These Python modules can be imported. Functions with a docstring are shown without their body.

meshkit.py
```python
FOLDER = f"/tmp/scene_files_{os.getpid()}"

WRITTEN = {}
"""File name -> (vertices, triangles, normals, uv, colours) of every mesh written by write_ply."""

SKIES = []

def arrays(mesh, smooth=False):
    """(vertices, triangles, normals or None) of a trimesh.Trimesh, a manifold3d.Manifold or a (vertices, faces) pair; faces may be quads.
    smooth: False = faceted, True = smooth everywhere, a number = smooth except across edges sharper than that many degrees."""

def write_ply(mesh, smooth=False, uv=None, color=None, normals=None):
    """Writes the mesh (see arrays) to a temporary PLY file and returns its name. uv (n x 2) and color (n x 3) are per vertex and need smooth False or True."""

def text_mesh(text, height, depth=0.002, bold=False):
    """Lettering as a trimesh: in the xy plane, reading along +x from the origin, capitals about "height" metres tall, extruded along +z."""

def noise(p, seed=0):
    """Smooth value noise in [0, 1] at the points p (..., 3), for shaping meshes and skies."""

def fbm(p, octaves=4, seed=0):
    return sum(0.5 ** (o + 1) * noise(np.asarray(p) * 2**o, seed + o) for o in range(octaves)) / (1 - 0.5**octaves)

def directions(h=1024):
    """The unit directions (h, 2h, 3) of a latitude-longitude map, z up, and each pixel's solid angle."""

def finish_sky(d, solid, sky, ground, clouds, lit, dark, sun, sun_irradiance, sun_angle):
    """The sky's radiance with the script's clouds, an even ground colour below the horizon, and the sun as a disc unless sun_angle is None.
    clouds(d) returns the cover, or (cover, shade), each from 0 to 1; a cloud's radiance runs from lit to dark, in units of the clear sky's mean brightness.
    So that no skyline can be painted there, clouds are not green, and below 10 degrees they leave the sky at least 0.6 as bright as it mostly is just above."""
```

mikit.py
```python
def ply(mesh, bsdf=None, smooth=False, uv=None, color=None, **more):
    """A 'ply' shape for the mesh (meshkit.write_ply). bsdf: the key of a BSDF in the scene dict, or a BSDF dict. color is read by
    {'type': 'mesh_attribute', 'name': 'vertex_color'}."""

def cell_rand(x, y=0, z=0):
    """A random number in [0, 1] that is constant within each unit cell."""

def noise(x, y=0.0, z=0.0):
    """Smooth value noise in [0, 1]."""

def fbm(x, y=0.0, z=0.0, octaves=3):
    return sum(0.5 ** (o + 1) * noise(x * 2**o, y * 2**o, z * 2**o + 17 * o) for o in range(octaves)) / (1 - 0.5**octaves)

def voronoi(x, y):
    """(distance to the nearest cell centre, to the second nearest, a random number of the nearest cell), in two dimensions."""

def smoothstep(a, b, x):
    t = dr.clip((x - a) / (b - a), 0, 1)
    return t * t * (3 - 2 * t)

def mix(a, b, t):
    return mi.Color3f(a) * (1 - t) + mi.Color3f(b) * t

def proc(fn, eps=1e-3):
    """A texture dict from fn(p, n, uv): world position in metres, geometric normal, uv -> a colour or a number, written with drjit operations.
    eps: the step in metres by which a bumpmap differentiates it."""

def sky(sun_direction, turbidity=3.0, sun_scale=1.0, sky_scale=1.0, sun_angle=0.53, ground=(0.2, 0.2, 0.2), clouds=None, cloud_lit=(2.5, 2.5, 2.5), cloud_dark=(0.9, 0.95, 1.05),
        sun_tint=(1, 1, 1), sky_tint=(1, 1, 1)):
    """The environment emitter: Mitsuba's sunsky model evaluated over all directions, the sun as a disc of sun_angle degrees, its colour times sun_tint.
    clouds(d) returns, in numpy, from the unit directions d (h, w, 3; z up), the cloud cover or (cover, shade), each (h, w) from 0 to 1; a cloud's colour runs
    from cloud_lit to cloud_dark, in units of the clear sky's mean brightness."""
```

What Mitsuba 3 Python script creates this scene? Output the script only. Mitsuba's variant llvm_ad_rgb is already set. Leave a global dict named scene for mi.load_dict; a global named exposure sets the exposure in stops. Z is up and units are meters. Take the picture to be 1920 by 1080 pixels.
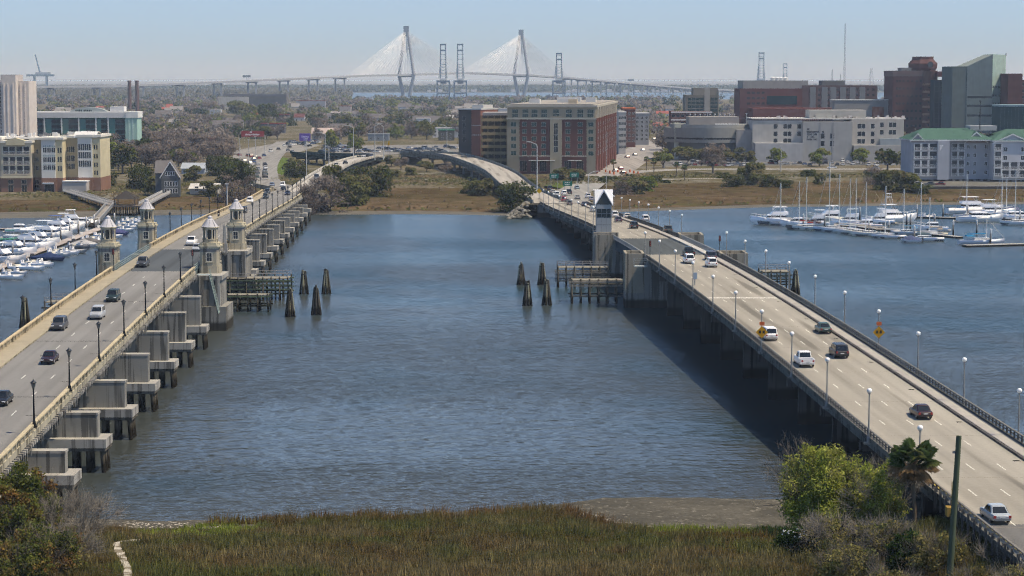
import math, random
import numpy as np, trimesh, drjit as dr, mitsuba as mi, mikit, meshkit
from mikit import noise, fbm, smoothstep, mix, cell_rand
random.seed(7)
rng = np.random.default_rng(11)
T = mi.ScalarTransform4f
scene, labels = {'type': 'scene'}, {}

# ---------------------------------------------------------------- camera, sky, exposure
F, HC, PITCH = 4000.0, 46.0, math.atan((540 - 147) / 4000.0)
cp, sp = math.cos(PITCH), math.sin(PITCH)
scene['haze_air'] = {'type': 'homogeneous', 'albedo': {'type': 'rgb', 'value': [0.91, 0.955, 0.995]}, 'sigma_t': {'type': 'rgb', 'value': [5.4e-5, 6.4e-5, 7.8e-5]}}
scene['camera'] = {'type': 'perspective', 'fov': 2 * math.degrees(math.atan(960 / F)), 'fov_axis': 'x', 'near_clip': 1.0, 'far_clip': 60000.0,
                   'to_world': T().look_at(origin=[0, 0, HC], target=[0, cp, HC - sp], up=[0, 0, 1]), 'medium': {'type': 'ref', 'id': 'haze_air'}}
SUN_EL, SUN_AZ = math.radians(61), math.radians(106)      # azimuth from the view direction (+Y) towards +X
sun = [math.cos(SUN_EL) * math.sin(SUN_AZ), math.cos(SUN_EL) * math.cos(SUN_AZ), math.sin(SUN_EL)]
scene['sky_light'] = mikit.sky(sun, turbidity=3.2, sky_tint=(1.06, 1.11, 1.18), sun_tint=(1.0, 1.0, 0.97), ground=(0.15, 0.15, 0.13))
exposure = 1.72

# ---------------------------------------------------------------- measuring: a pixel of the photograph -> a place on a level, or at a distance
def ray(u, v):
    t = (v - 540) / F
    return np.array([(u - 960) / F, cp - t * sp, -sp - t * cp])
def G(u, v, z=0.0):
    d = ray(u, v); return np.array([0, 0, HC]) + d * ((z - HC) / d[2])
def D(u, v, Y):
    d = ray(u, v); return np.array([0, 0, HC]) + d * (Y / d[1])

# ---------------------------------------------------------------- meshes with a colour per piece (packed into uv)
def enc(c):
    q = np.round(255 * np.sqrt(np.clip(np.asarray(c, float), 0, 1))); return (q[0] * 256 + q[1], q[2])
class M:
    def __init__(s): s.v, s.f, s.c, s.n = [], [], [], 0
    def add(s, v, f, col):
        v = np.asarray(v, float).reshape(-1, 3); f = np.asarray(f, int)
        if f.shape[1] == 4: f = np.vstack([f[:, [0, 1, 2]], f[:, [0, 2, 3]]])
        s.v.append(v); s.f.append(f + s.n); s.n += len(v)
        col = np.asarray(col, float)
        s.c.append(np.tile(enc(col), (len(v), 1)) if col.ndim == 1 else np.array([enc(x) for x in col])); return s
    def hexa(s, p, col):        # 8 corners: 0-3 bottom ring (counter-clockwise), 4-7 top ring
        p = np.asarray(p, float); q = [[3, 2, 1, 0], [4, 5, 6, 7], [0, 1, 5, 4], [1, 2, 6, 5], [2, 3, 7, 6], [3, 0, 4, 7]]
        return s.add(np.vstack([p[k] for k in q]), np.arange(24).reshape(6, 4), col)
    def box(s, x0, x1, y0, y1, z0, z1, col):
        return s.hexa([[x0, y0, z0], [x1, y0, z0], [x1, y1, z0], [x0, y1, z0], [x0, y0, z1], [x1, y0, z1], [x1, y1, z1], [x0, y1, z1]], col)
    def obox(s, p, q, w, z0, z1, col, z2=None, z3=None):    # a bar from p to q in plan, w wide; heights z0..z1 at p, z2..z3 at q
        p, q = np.asarray(p, float)[:2], np.asarray(q, float)[:2]; d = q - p; d /= np.linalg.norm(d) + 1e-9
        n = np.array([d[1], -d[0]]) * w / 2; z2 = z0 if z2 is None else z2; z3 = z1 if z3 is None else z3
        a, b, c, e = p + n, q + n, q - n, p - n
        return s.hexa([[*a, z0], [*b, z2], [*c, z2], [*e, z0], [*a, z1], [*b, z3], [*c, z3], [*e, z1]], col)
    def tube(s, p, q, r0, r1=None, n=6, col=(.5, .5, .5), cap=True):
        p, q = np.asarray(p, float), np.asarray(q, float); r1 = r0 if r1 is None else r1
        d = q - p; d = d / (np.linalg.norm(d) + 1e-9); a = np.cross(d, [0, 0, 1.0] if abs(d[2]) < .9 else [1.0, 0, 0]); a /= np.linalg.norm(a); b = np.cross(d, a)
        t = np.arange(n) * 2 * np.pi / n; ring = np.cos(t)[:, None] * a + np.sin(t)[:, None] * b
        i = np.arange(n); j = (i + 1) % n
        s.add(np.vstack([p + ring * r0, q + ring * r1]), np.stack([i, j, j + n, i + n], 1), col)
        if cap and r1 > 1e-4: s.add(q + ring * r1, np.stack([0 * i[1:-1], i[1:-1], i[1:-1] + 1], 1), col)
        return s
    def path(s, pts, r, n=5, col=(.5, .5, .5)):
        for a, b in zip(pts[:-1], pts[1:]): s.tube(a, b, r, r, n, col, False)
        return s
    def lathe(s, prof, o=(0, 0, 0), n=12, col=(.5, .5, .5), flat=False):    # profile of (radius, z)
        o = np.asarray(o, float); t = np.arange(n) * 2 * np.pi / n + np.pi / n
        for (r0, z0), (r1, z1) in zip(prof[:-1], prof[1:]):
            c0 = np.stack([np.cos(t) * r0, np.sin(t) * r0, 0 * t + z0], 1) + o; c1 = np.stack([np.cos(t) * r1, np.sin(t) * r1, 0 * t + z1], 1) + o
            i = np.arange(n); j = (i + 1) % n
            if flat:
                for k in range(n): s.add([c0[k], c0[j[k]], c1[j[k]], c1[k]], [[0, 1, 2, 3]], col)
            else: s.add(np.vstack([c0, c1]), np.stack([i, j, j + n, i + n], 1), col)
        return s
    def ball(s, o, r, col, n=8):
        a = np.linspace(-np.pi / 2, np.pi / 2, n); t = np.arange(2 * n) * np.pi / n; rr = np.broadcast_to(r, 3)
        v = np.array([[np.cos(x) * np.cos(y) * rr[0], np.cos(x) * np.sin(y) * rr[1], np.sin(x) * rr[2]] for x in a for y in t]) + np.asarray(o, float)
        i, j = np.meshgrid(np.arange(n - 1), np.arange(2 * n), indexing='ij'); k = (j + 1) % (2 * n)
        return s.add(v, np.stack([i * 2 * n + j, i * 2 * n + k, (i + 1) * 2 * n + k, (i + 1) * 2 * n + j], -1).reshape(-1, 4), col)
    def quad(s, a, b, c, d, col): return s.add([a, b, c, d], [[0, 1, 2, 3]], col)
    def tri(s, a, b, c, col): return s.add([a, b, c], [[0, 1, 2]], col)
    def prism(s, poly, z0, z1, col, top=True):       # plan polygon, counter-clockwise
        from shapely import Polygon
        poly = np.asarray(poly, float); n = len(poly)
        for k in range(n):
            a, b = poly[k], poly[(k + 1) % n]; s.add([[*a, z0], [*b, z0], [*b, z1], [*a, z1]], [[0, 1, 2, 3]], col)
        if top:
            v, f = trimesh.creation.triangulate_polygon(Polygon(poly), engine='earcut')
            s.add(np.column_stack([v, np.full(len(v), z1)]), f, col)
        return s
    def loft(s, rings, col, caps=True, closed=True):
        R = np.asarray(rings, float); m, n = R.shape[:2]; i, j = np.meshgrid(np.arange(m - 1), np.arange(n if closed else n - 1), indexing='ij'); k = (j + 1) % n
        s.add(R.reshape(-1, 3), np.stack([i * n + j, i * n + k, (i + 1) * n + k, (i + 1) * n + j], -1).reshape(-1, 4), col)
        if caps:
            for r, o in ((R[0], 1), (R[-1], -1)):
                c = r.mean(0); kk = np.arange(n); s.add(np.vstack([r, [c]]), np.stack([kk, (kk + 1) % n, 0 * kk + n], 1)[:, ::o], col)
        return s
    def join(s, m, A=None):
        if m.n:
            v = np.vstack(m.v)
            if A is not None: v = v @ np.asarray(A)[:3, :3].T + np.asarray(A)[:3, 3]
            s.v.append(v); s.f.append(np.vstack(m.f) + s.n); s.c.append(np.vstack(m.c)); s.n += len(v)
        return s
    def ply(s, bsdf, smooth=True):
        return mikit.ply((np.vstack(s.v), np.vstack(s.f)), bsdf, smooth=smooth, uv=np.vstack(s.c))
def mat(x=0, y=0, z=0, rot=0.0, sc=1.0):
    c, n = math.cos(rot), math.sin(rot); s = np.broadcast_to(sc, 3)
    return np.array([[c * s[0], -n * s[1], 0, x], [n * s[0], c * s[1], 0, y], [0, 0, s[2], z], [0, 0, 0, 1.0]])

# ---------------------------------------------------------------- names, labels
used = {}
def key_of(name):
    k = used.get(name, 0); used[name] = k + 1
    return name if k == 0 else f'{name}_{k:03d}'
def thing(name, label, cat, group=None, kind=None):
    k = key_of(name); labels[k] = {'label': label, 'category': cat}
    if group: labels[k]['group'] = group
    if kind: labels[k] = {'label': label, 'kind': kind}
    return k
def put(parent, name, d, A=None, label=None, kind=None):
    k = key_of(parent + '__' + name) if name else parent
    scene[k] = d if A is None else {**d, 'to_world': T(A)}
    if label or kind: labels[k] = {**({'label': label} if label else {}), **({'kind': kind} if kind else {})}
    return k
def place(proto, name, label, cat, A, group=None):         # proto: list of (part path, ply dict, matrix or None)
    k = thing(name, label, cat, group)
    if len(proto) == 1 and proto[0][0] is None: put(k, None, proto[0][1], A); return k
    last = k
    for path, d, B in proto:
        C = A if B is None else A @ B
        if path.startswith('>'): put(last, path[1:], d, C)
        else: last = put(k, path, d, C)
    return k
def structure(name, d, kind='structure', label=None):
    k = key_of(name); scene[k] = d; labels[k] = {'kind': kind}
    if label: labels[k]['label'] = label
    return k
def nth(i): return ('first,' + ','.join(ORD[1:])).split(',')[i]
ORD = 'nearest,second,third,fourth,fifth,sixth,seventh,eighth,ninth,tenth,eleventh,twelfth,thirteenth,fourteenth,fifteenth,sixteenth,seventeenth,eighteenth,nineteenth,twentieth,twenty-first,twenty-second,twenty-third,twenty-fourth,twenty-fifth,twenty-sixth,twenty-seventh,twenty-eighth,twenty-ninth,thirtieth'.split(',')

# ---------------------------------------------------------------- materials
def decode(uv):
    u = mi.Float(uv.x); r = dr.floor((u + 0.5) / 256.0); g = dr.round(u - 256.0 * r); b = dr.round(mi.Float(uv.y))
    return mi.Color3f(dr.square(r / 255.0), dr.square(g / 255.0), dr.square(b / 255.0))
def diffuse(fn): return {'type': 'twosided', 'bsdf': {'type': 'diffuse', 'reflectance': mikit.proc(fn)}}
def principled(fn, rough, spec=.5, **k):
    return {'type': 'twosided', 'bsdf': {'type': 'principled', 'base_color': mikit.proc(fn), 'roughness': rough, 'specular': spec, **k}}
def f_matte(p, n, uv):
    g = fbm(p.x * .35, p.y * .35, p.z * .35, 3); st = fbm(p.x * 1.3 + 40, p.y * 1.3, p.z * .12, 2)
    return decode(uv) * (0.80 + 0.24 * g + 0.14 * st)
def f_plain(p, n, uv): return decode(uv)
def f_leaf(p, n, uv):
    return decode(uv) * (0.85 + 1.25 * fbm(p.x * .9, p.y * .9, p.z * .9, 2))
def f_conc(p, n, uv):       # weathered concrete: drip streaks, blotches, dark tide band close above the water
    st = fbm(p.x * 2.2 + p.y * 1.7, p.z * .10 + p.y * .3, 3.0, 3); bl = fbm(p.x * .5, p.y * .5, p.z * .5, 3); fi = noise(p.x * 7, p.y * 7, p.z * 7)
    vert = smoothstep(0.7, 0.3, dr.abs(n.z))
    k = mi.Float(0.80) + 0.30 * bl + 0.10 * fi
    k = k * (1 - vert * 0.55 * smoothstep(0.50, 0.68, st))
    c = decode(uv) * k
    wet = smoothstep(2.3, 1.5, p.z + 0.5 * bl)
    return mix(c, mi.Color3f(0.03, 0.027, 0.02), wet * 0.9)
def f_timber(p, n, uv):
    g = fbm(p.x * 5, p.y * 5, p.z * .35, 2); wet = smoothstep(2.6, 1.5, p.z + 0.9 * fbm(p.x * .8, p.y * .8, 1.0, 2))
    c = decode(uv) * (0.55 + 0.9 * g)
    return mix(c, mi.Color3f(0.016, 0.014, 0.01), wet * 0.92)
def f_asphalt(p, n, uv):
    a = fbm(p.x * .25, p.y * .05, 0.0, 3); f = noise(p.x * 6, p.y * 6, 0.0); tr = fbm((p.x + p.y * .04) * 1.1, p.y * .012, 5.0, 2)
    return decode(uv) * (0.66 + 0.28 * a + 0.10 * f + 0.42 * tr)
def f_deck(p, n, uv):
    a = fbm(p.x * .18, p.y * .06, 0.0, 3); f = noise(p.x * 5, p.y * 5, 2.0); tr = fbm((p.x + p.y * .061) * .9, p.y * .010, 9.0, 2)
    oil = smoothstep(0.55, 0.8, fbm((p.x + p.y * .061) * .55, p.y * .03, 2.0, 2))
    return decode(uv) * (0.70 + 0.22 * a + 0.10 * f + 0.36 * tr) * (1 - 0.40 * oil)
def f_sea(p, n, uv):       # silt: browner over the shallows
    a = fbm(p.x * .012, p.y * .006, 0.0, 3); sh = smoothstep(275.0, 215.0, p.y + 30 * a)
    k = fbm(p.x * .05, p.y * .05, 4.0, 2)
    c = mix(mi.Color3f(0.018, 0.036, 0.042), mi.Color3f(0.038, 0.044, 0.040), smoothstep(.35, .65, a * .6 + k * .4))
    return mix(c, mi.Color3f(0.075, 0.07, 0.055), sh * .8)
def f_wave(p, n, uv):
    x, y = p.x + 0.22 * p.y, p.y - 0.18 * p.x
    g = 0.55 + 0.8 * smoothstep(.34, .66, fbm(p.x * .007, p.y * .022, 7.0, 3))
    return (0.30 * noise(x * .13, y * .34, 0.0) + 0.26 * noise(x * .5 + 3, y * 1.15, 5.0) + 0.13 * noise(x * 1.3, y * 2.6, 9.0) + .05 * noise(x * 3.1, y * 5.2, 3.0)) * g
scene['m_matte'] = diffuse(f_matte)
scene['m_gloss'] = principled(f_plain, .28, .5, clearcoat=.6, clearcoat_gloss=.9)
scene['m_glass'] = principled(f_plain, .10, .6)
scene['m_leaf'] = {'type': 'principledthin', 'base_color': mikit.proc(f_leaf), 'roughness': .8, 'spec_trans': 0.0, 'diff_trans': .75, 'eta': 1.3}
scene['m_concrete'] = diffuse(f_conc)
scene['m_timber'] = diffuse(f_timber)
scene['m_asphalt'] = diffuse(f_asphalt)
scene['m_deck'] = diffuse(f_deck)
scene['m_water'] = {'type': 'bumpmap', 'arbitrary': mikit.proc(f_wave, eps=.04), 'scale': .68, 'bsdf': {'type': 'principled', 'base_color': mikit.proc(f_sea), 'roughness': .13, 'specular': .45}}
# ---------------------------------------------------------------- water, air
w = M().quad([-30000, -300, 0], [30000, -300, 0], [30000, 55000, 0], [-30000, 55000, 0], (.05, .06, .06))
structure('water', w.ply('m_water', smooth=False))
scene['haze_edge'] = {'type': 'null'}
scene['haze'] = {'type': 'cube', 'to_world': T().translate([0, 16000, 96]).scale([15000, 17500, 98]), 'bsdf': {'type': 'ref', 'id': 'haze_edge'}, 'interior': {'type': 'ref', 'id': 'haze_air'}}
labels['haze'] = {'kind': 'stuff', 'label': 'pale blue haze lying over the river and the town'}

# ---------------------------------------------------------------- land
def f_ground(p, n, uv):
    a = fbm(p.x * .02, p.y * .02, 0.0, 3); b = fbm(p.x * .12, p.y * .12, 3.0, 3); c = noise(p.x * .9, p.y * .9, 1.0)
    g = mix(mi.Color3f(.095, .086, .044), mi.Color3f(.14, .12, .078), smoothstep(.35, .65, a))
    return mix(g, mi.Color3f(.17, .16, .13), smoothstep(.52, .75, b)) * (0.75 + 0.5 * c)
def f_marsh(p, n, uv):
    a = fbm(p.x * .012, p.y * .03, 0.0, 3); b = fbm(p.x * .25, p.y * .12, 3.0, 3); e = fbm(p.x * .05, p.y * .5, 8.0, 2)
    g = mix(mi.Color3f(.080, .056, .030), mi.Color3f(.115, .083, .048), smoothstep(.3, .7, a))
    g = mix(g, mi.Color3f(.060, .062, .022), smoothstep(.5, .72, e) * .8)
    return g * (0.55 + 0.9 * b)
def f_mud(p, n, uv):
    a = fbm(p.x * .05, p.y * .3, 0.0, 3); b = noise(p.x * 1.2, p.y * 1.2, 4.0)
    return mix(mi.Color3f(.105, .10, .085), mi.Color3f(.17, .16, .135), a) * (0.8 + .3 * b)
def f_bank(p, n, uv):      # near bank: silt by the water, shells and sand, grass roots further up
    a = fbm(p.x * .25, p.y * .4, 0.0, 3); b = noise(p.x * 4, p.y * 4, 1.0); s = smoothstep(.62, .8, fbm(p.x * 1.6, p.y * 1.6, 2.0, 2))
    soil = mix(mi.Color3f(.035, .033, .014), mi.Color3f(.060, .045, .020), a)
    left = smoothstep(-26.0, -33.0, p.x + 3 * a)
    sand = mix(mix(mi.Color3f(.062, .060, .050), mi.Color3f(.13, .122, .10), a), mi.Color3f(.40, .37, .30), s * b * (.35 + .65 * left))
    c = mix(soil, sand, dr.maximum(smoothstep(.95, .62, p.z + .25 * a), 0.0))
    return c * (0.8 + .35 * b)
scene['m_ground'] = diffuse(f_ground); scene['m_marsh'] = diffuse(f_marsh); scene['m_mud'] = diffuse(f_mud); scene['m_bank'] = diffuse(f_bank)
GZ = 2.2
# far shoreline from left to right (x, y); the land lies beyond it
shore = [G(u, v) [:2] for u, v in ((-700, 412), (-200, 411), (0, 409), (150, 407), (300, 404), (480, 399), (600, 403), (800, 402), (1000, 404), (1180, 397), (1420, 389), (1680, 385), (1920, 382), (2200, 380), (2700, 378))]
shore = np.array([[-2400, shore[0][1]], *shore, [2600, shore[-1][1] + 30]])
def strip(rows, bsdf, sub=14):       # rows: lists of (x, y, z) of equal length
    R = np.asarray(rows, float); m, n = R.shape[:2]; i, j = np.meshgrid(np.arange(m - 1), np.arange(n - 1), indexing='ij')
    return mikit.ply((R.reshape(-1, 3), np.stack([i * n + j, i * n + j + 1, (i + 1) * n + j + 1, (i + 1) * n + j], -1).reshape(-1, 4)), bsdf, smooth=True)
xs = np.linspace(-2400, 2600, 700)
sh = np.interp(xs, shore[:, 0], shore[:, 1]) + 5 * (meshkit.fbm(np.stack([xs * .02, xs * 0, xs * 0], -1), 3, 2) - .5) * 2
mudw = np.interp(xs, [-2400, -130, -60, 60, 130, 2600], [26, 24, 8, 7, 5, 5]) + 4 * meshkit.noise(np.stack([xs * .05, xs * 0, xs * 0], -1))
row = lambda dy, z: np.stack([xs, sh + dy, np.broadcast_to(z, xs.shape)], 1)
structure('mudflat', strip([row(-6, -.6), row(0, .03), row(mudw, .45), row(mudw + 3, .35)], 'm_mud'))
mr = []
for k in range(0, 11):
    d = mudw + 1 + k * np.interp(xs, [-2400, -140, -60, 80, 110, 400, 2600], [7, 6, 14, 15, 15, 13, 13])
    zz = .42 + .8 * min(1, k / 1.5) + (.5 * meshkit.noise(np.stack([xs * .15, sh * 0 + k * 3.3, xs * 0], -1)) if 0 < k < 10 else 0)
    mr.append(np.stack([xs, sh + d, zz + xs * 0], 1))
structure('marsh', strip(mr, 'm_marsh'))
land0 = sh + mudw + 10 * np.interp(xs, [-2400, -140, -60, 80, 110, 400, 2600], [7, 6, 14, 15, 15, 13, 13])
structure('ground', strip([np.stack([xs, land0 - 4, xs * 0 + .9], 1), np.stack([xs, land0 + 6, xs * 0 + GZ], 1), np.stack([xs * 1.0, xs * 0 + 1400, xs * 0 + GZ], 1), np.stack([xs * 1.6, xs * 0 + 2600, xs * 0 + 3.], 1), np.stack([xs * 2, xs * 0 + 4500, xs * 0 + 2.], 1), np.stack([xs * 2, xs * 0 + 4540, xs * 0 - 1.], 1)], 'm_ground'))
fx = np.linspace(-9000, 9000, 300)
structure('far_shore', strip([np.stack([fx, fx * 0 + 7050, fx * 0 - 1], 1), np.stack([fx, fx * 0 + 7120, fx * 0 + 2], 1), np.stack([fx * 3, fx * 0 + 30000, fx * 0 + 4], 1)], 'm_ground'))
# near bank
def bankz(x, y):
    e = np.interp(x, [-60, -38, -30, -10, 0, 6, 10, 15, 30, 60], [224, 219.5, 219.5, 222.5, 226, 229, 231.5, 232, 230.5, 230]) + 1.2 * (meshkit.fbm(np.stack([x * .3, x * 0, x * 0], -1), 3, 5) - .5)
    d = e - y
    z = np.where(d < 0, d * .12, np.where(d < 4, .12 * d, .48 + (d - 4) * .075)); rt = np.clip((x - 2) / 8, 0, 1) * np.clip((y - 206) / 6, 0, 1); z = z + rt * (np.where(d < 0, d * .12, np.where(d < 3, .1 * d, .3 + (d - 3) * .012)) - z); z = np.minimum(z, 1.9 + np.maximum(d - 25, 0) * .01)
    return z + np.where(d > 3, .25 * (meshkit.fbm(np.stack([x * .22, y * .22, x * 0], -1), 3, 9) - .5), 0)
bx, by = np.meshgrid(np.linspace(-75, 75, 260), np.linspace(120, 240, 220), indexing='ij')
R = np.stack([bx, by, bankz(bx, by)], -1)
structure('near_bank', strip(np.transpose(R, (1, 0, 2)), 'm_bank'))
# ================================================================ left bridge: concrete, with bascule houses
LX = lambda t: -42.1 - .04 * t              # outer face of its right-hand parapet
LW = 15.3
_pl = np.polyfit([170, 203, 228, 270, 340, 384, 440, 490, 561, 605, 690, 740], [6.9, 7.6, 8.2, 9.1, 10.6, 10.9, 11.05, 10.7, 9.4, 8.6, 7.1, 6.4], 4)
LZ = lambda t: float(np.polyval(_pl, t))
LP = lambda t, w, dz=0.0: np.array([LX(t) - w, t, LZ(t) + dz])     # w metres left of that face, dz above the roadway
CON, SANDY, PALE = (.265, .26, .235), (.36, .325, .24), (.37, .36, .33)
def ribbon(m, P, ts, w0, w1, dz0, dz1, col):      # a box section swept along the bridge
    R = []
    for t in ts: R.append([P(t, w0, dz0), P(t, w1, dz0), P(t, w1, dz1), P(t, w0, dz1)])
    R = np.array(R)
    for k in range(4):
        a, b = R[:, k], R[:, (k + 1) % 4]; n = len(ts); i = np.arange(n - 1)
        m.add(np.vstack([a, b]), np.stack([i, i + n, i + n + 1, i + 1], 1), col)
    for e in (0, -1): m.add(R[e], [[0, 1, 2, 3]], col)
    return m
def sheet(P, ts, w0, w1, dz, bsdf, col, nw=1):
    ws = np.linspace(w0, w1, nw + 1); m = M(); V = np.array([[P(t, w, dz) for w in ws] for t in ts]); a, b = len(ts), nw + 1
    i, j = np.meshgrid(np.arange(a - 1), np.arange(b - 1), indexing='ij')
    m.add(V.reshape(-1, 3), np.stack([i * b + j, i * b + j + 1, (i + 1) * b + j + 1, (i + 1) * b + j], -1).reshape(-1, 4), col)
    return m.ply(bsdf)
LB = thing('concrete_bridge', 'long pale concrete bridge on the left with blocky piers and a sidewalk', 'bridge')
LA0, LA1, LB0, LB1 = 170, 388, 437, 742      # two fixed stretches, the bascule between
tsA, tsM, tsB = np.linspace(LA0, LA1, 40), np.linspace(LA1 + .05, LB0 - .05, 12), np.linspace(LB0, LB1, 50)
for ts in (tsA, tsB):
    m = M(); ribbon(m, LP, ts, .05, LW - .05, -.55, -.02, CON)
    for w in (1.2, 4.4, 7.6, 10.8, 14.0): ribbon(m, LP, ts, w, w + .5, -1.5, -.56, CON)
    put(LB, 'deck', m.ply('m_concrete'))
    put(LB, 'roadway', sheet(LP, ts, .75, 12.3, 0.0, 'm_asphalt', (.205, .203, .198), 4))
    m = M(); ribbon(m, LP, ts, 12.31, 14.9, -.01, .2, SANDY); put(LB, 'sidewalk', m.ply('m_concrete'))
    m = M(); ribbon(m, LP, ts, .42, .74, -.01, .22, (.47, .38, .30)); put(LB, 'kerb', m.ply('m_concrete'))
m = M(); ribbon(m, LP, tsM, .4, LW - .4, -1.6, -.3, (.10, .13, .13)); put(LB, 'bascule_girder', m.ply('m_matte'))
put(LB, 'bascule_roadway', sheet(LP, tsM, .75, 12.2, .0, 'm_asphalt', (.085, .095, .105), 4))
m = M(); ribbon(m, LP, tsM, 12.3, 14.7, -.29, .2, (.30, .28, .22)); put(LB, 'sidewalk', m.ply('m_concrete'))
for w in (.35, LW - .35):
    m = M()
    for t in np.arange(LA1 + 1, LB0, 1.6): m.tube(LP(t, w, -.3), LP(t, w, 1.1), .05, .05, 4, (.20, .27, .27))
    for h in (.35, .7, 1.1):
        ribbon(m, LP, tsM, w - .04, w + .04, h - .04, h + .04, (.26, .33, .33))
    put(LB, 'railing', m.ply('m_matte'))
# parapets: near panels singly, the rest in one
def panel_mesh(t0, t1, side, col):
    w0, w1 = (0.0, .36) if side == 0 else (LW - .36, LW); m = M(); q = lambda a, b, u0, u1, z0, z1, c: ribbon(m, LP, [a, b], u0, u1, z0, z1, c)
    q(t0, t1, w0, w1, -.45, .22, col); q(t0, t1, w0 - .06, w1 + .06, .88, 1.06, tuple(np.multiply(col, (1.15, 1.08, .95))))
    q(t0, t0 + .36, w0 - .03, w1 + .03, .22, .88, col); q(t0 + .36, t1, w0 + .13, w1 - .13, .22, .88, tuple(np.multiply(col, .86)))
    return m
for side in (0, 1):
    rest = M()
    for ts0, ts1 in ((LA0 + 4, LA1 - 2), (LB0 + 3, LB1)):
        n = int((ts1 - ts0) / 2.28); e = np.linspace(ts0, ts1, n + 1)
        for a, b in zip(e[:-1], e[1:]):
            col = np.multiply((.42, .39, .30) if side == 0 else (.43, .38, .28), .96 + .08 * rng.random())
            pm = panel_mesh(a, b, side, col)
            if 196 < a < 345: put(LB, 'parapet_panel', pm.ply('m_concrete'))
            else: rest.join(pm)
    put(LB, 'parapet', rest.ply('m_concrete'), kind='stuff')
m = M()
for ts0, ts1 in ((LA0, LA1), (LB0, LB1)):
    for t in np.arange(ts0 + .5, ts1, 1.14):
        p = LP(t, 0, 0); m.box(p[0] + .0, p[0] + .42, t - .16, t + .16, p[2] - .85, p[2] - .46, np.multiply(PALE, .7 + .5 * rng.random()))
        if rng.random() < .5: m.tube([p[0] + .35, t, p[2] - .7], [p[0] + .3, t + .2, p[2] - 1.3 - .5 * rng.random()], .09, .05, 4, np.multiply(PALE, .8))
put(LB, 'corbels', m.ply('m_concrete'), kind='stuff')
m = M()
for t0 in np.arange(186, 742, 12.6):
    if LA1 - 4 < t0 < LB0: continue
    for w in (4.45, 8.1):
        m.add([LP(t0, w, .012), LP(t0, w + .13, .012), LP(t0 + 3.1, w + .13, .012), LP(t0 + 3.1, w, .012)], [[0, 1, 2, 3]], (.62, .62, .58))
put(LB, 'lane_marking', m.ply('m_matte'), kind='stuff')
m = M()
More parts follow.
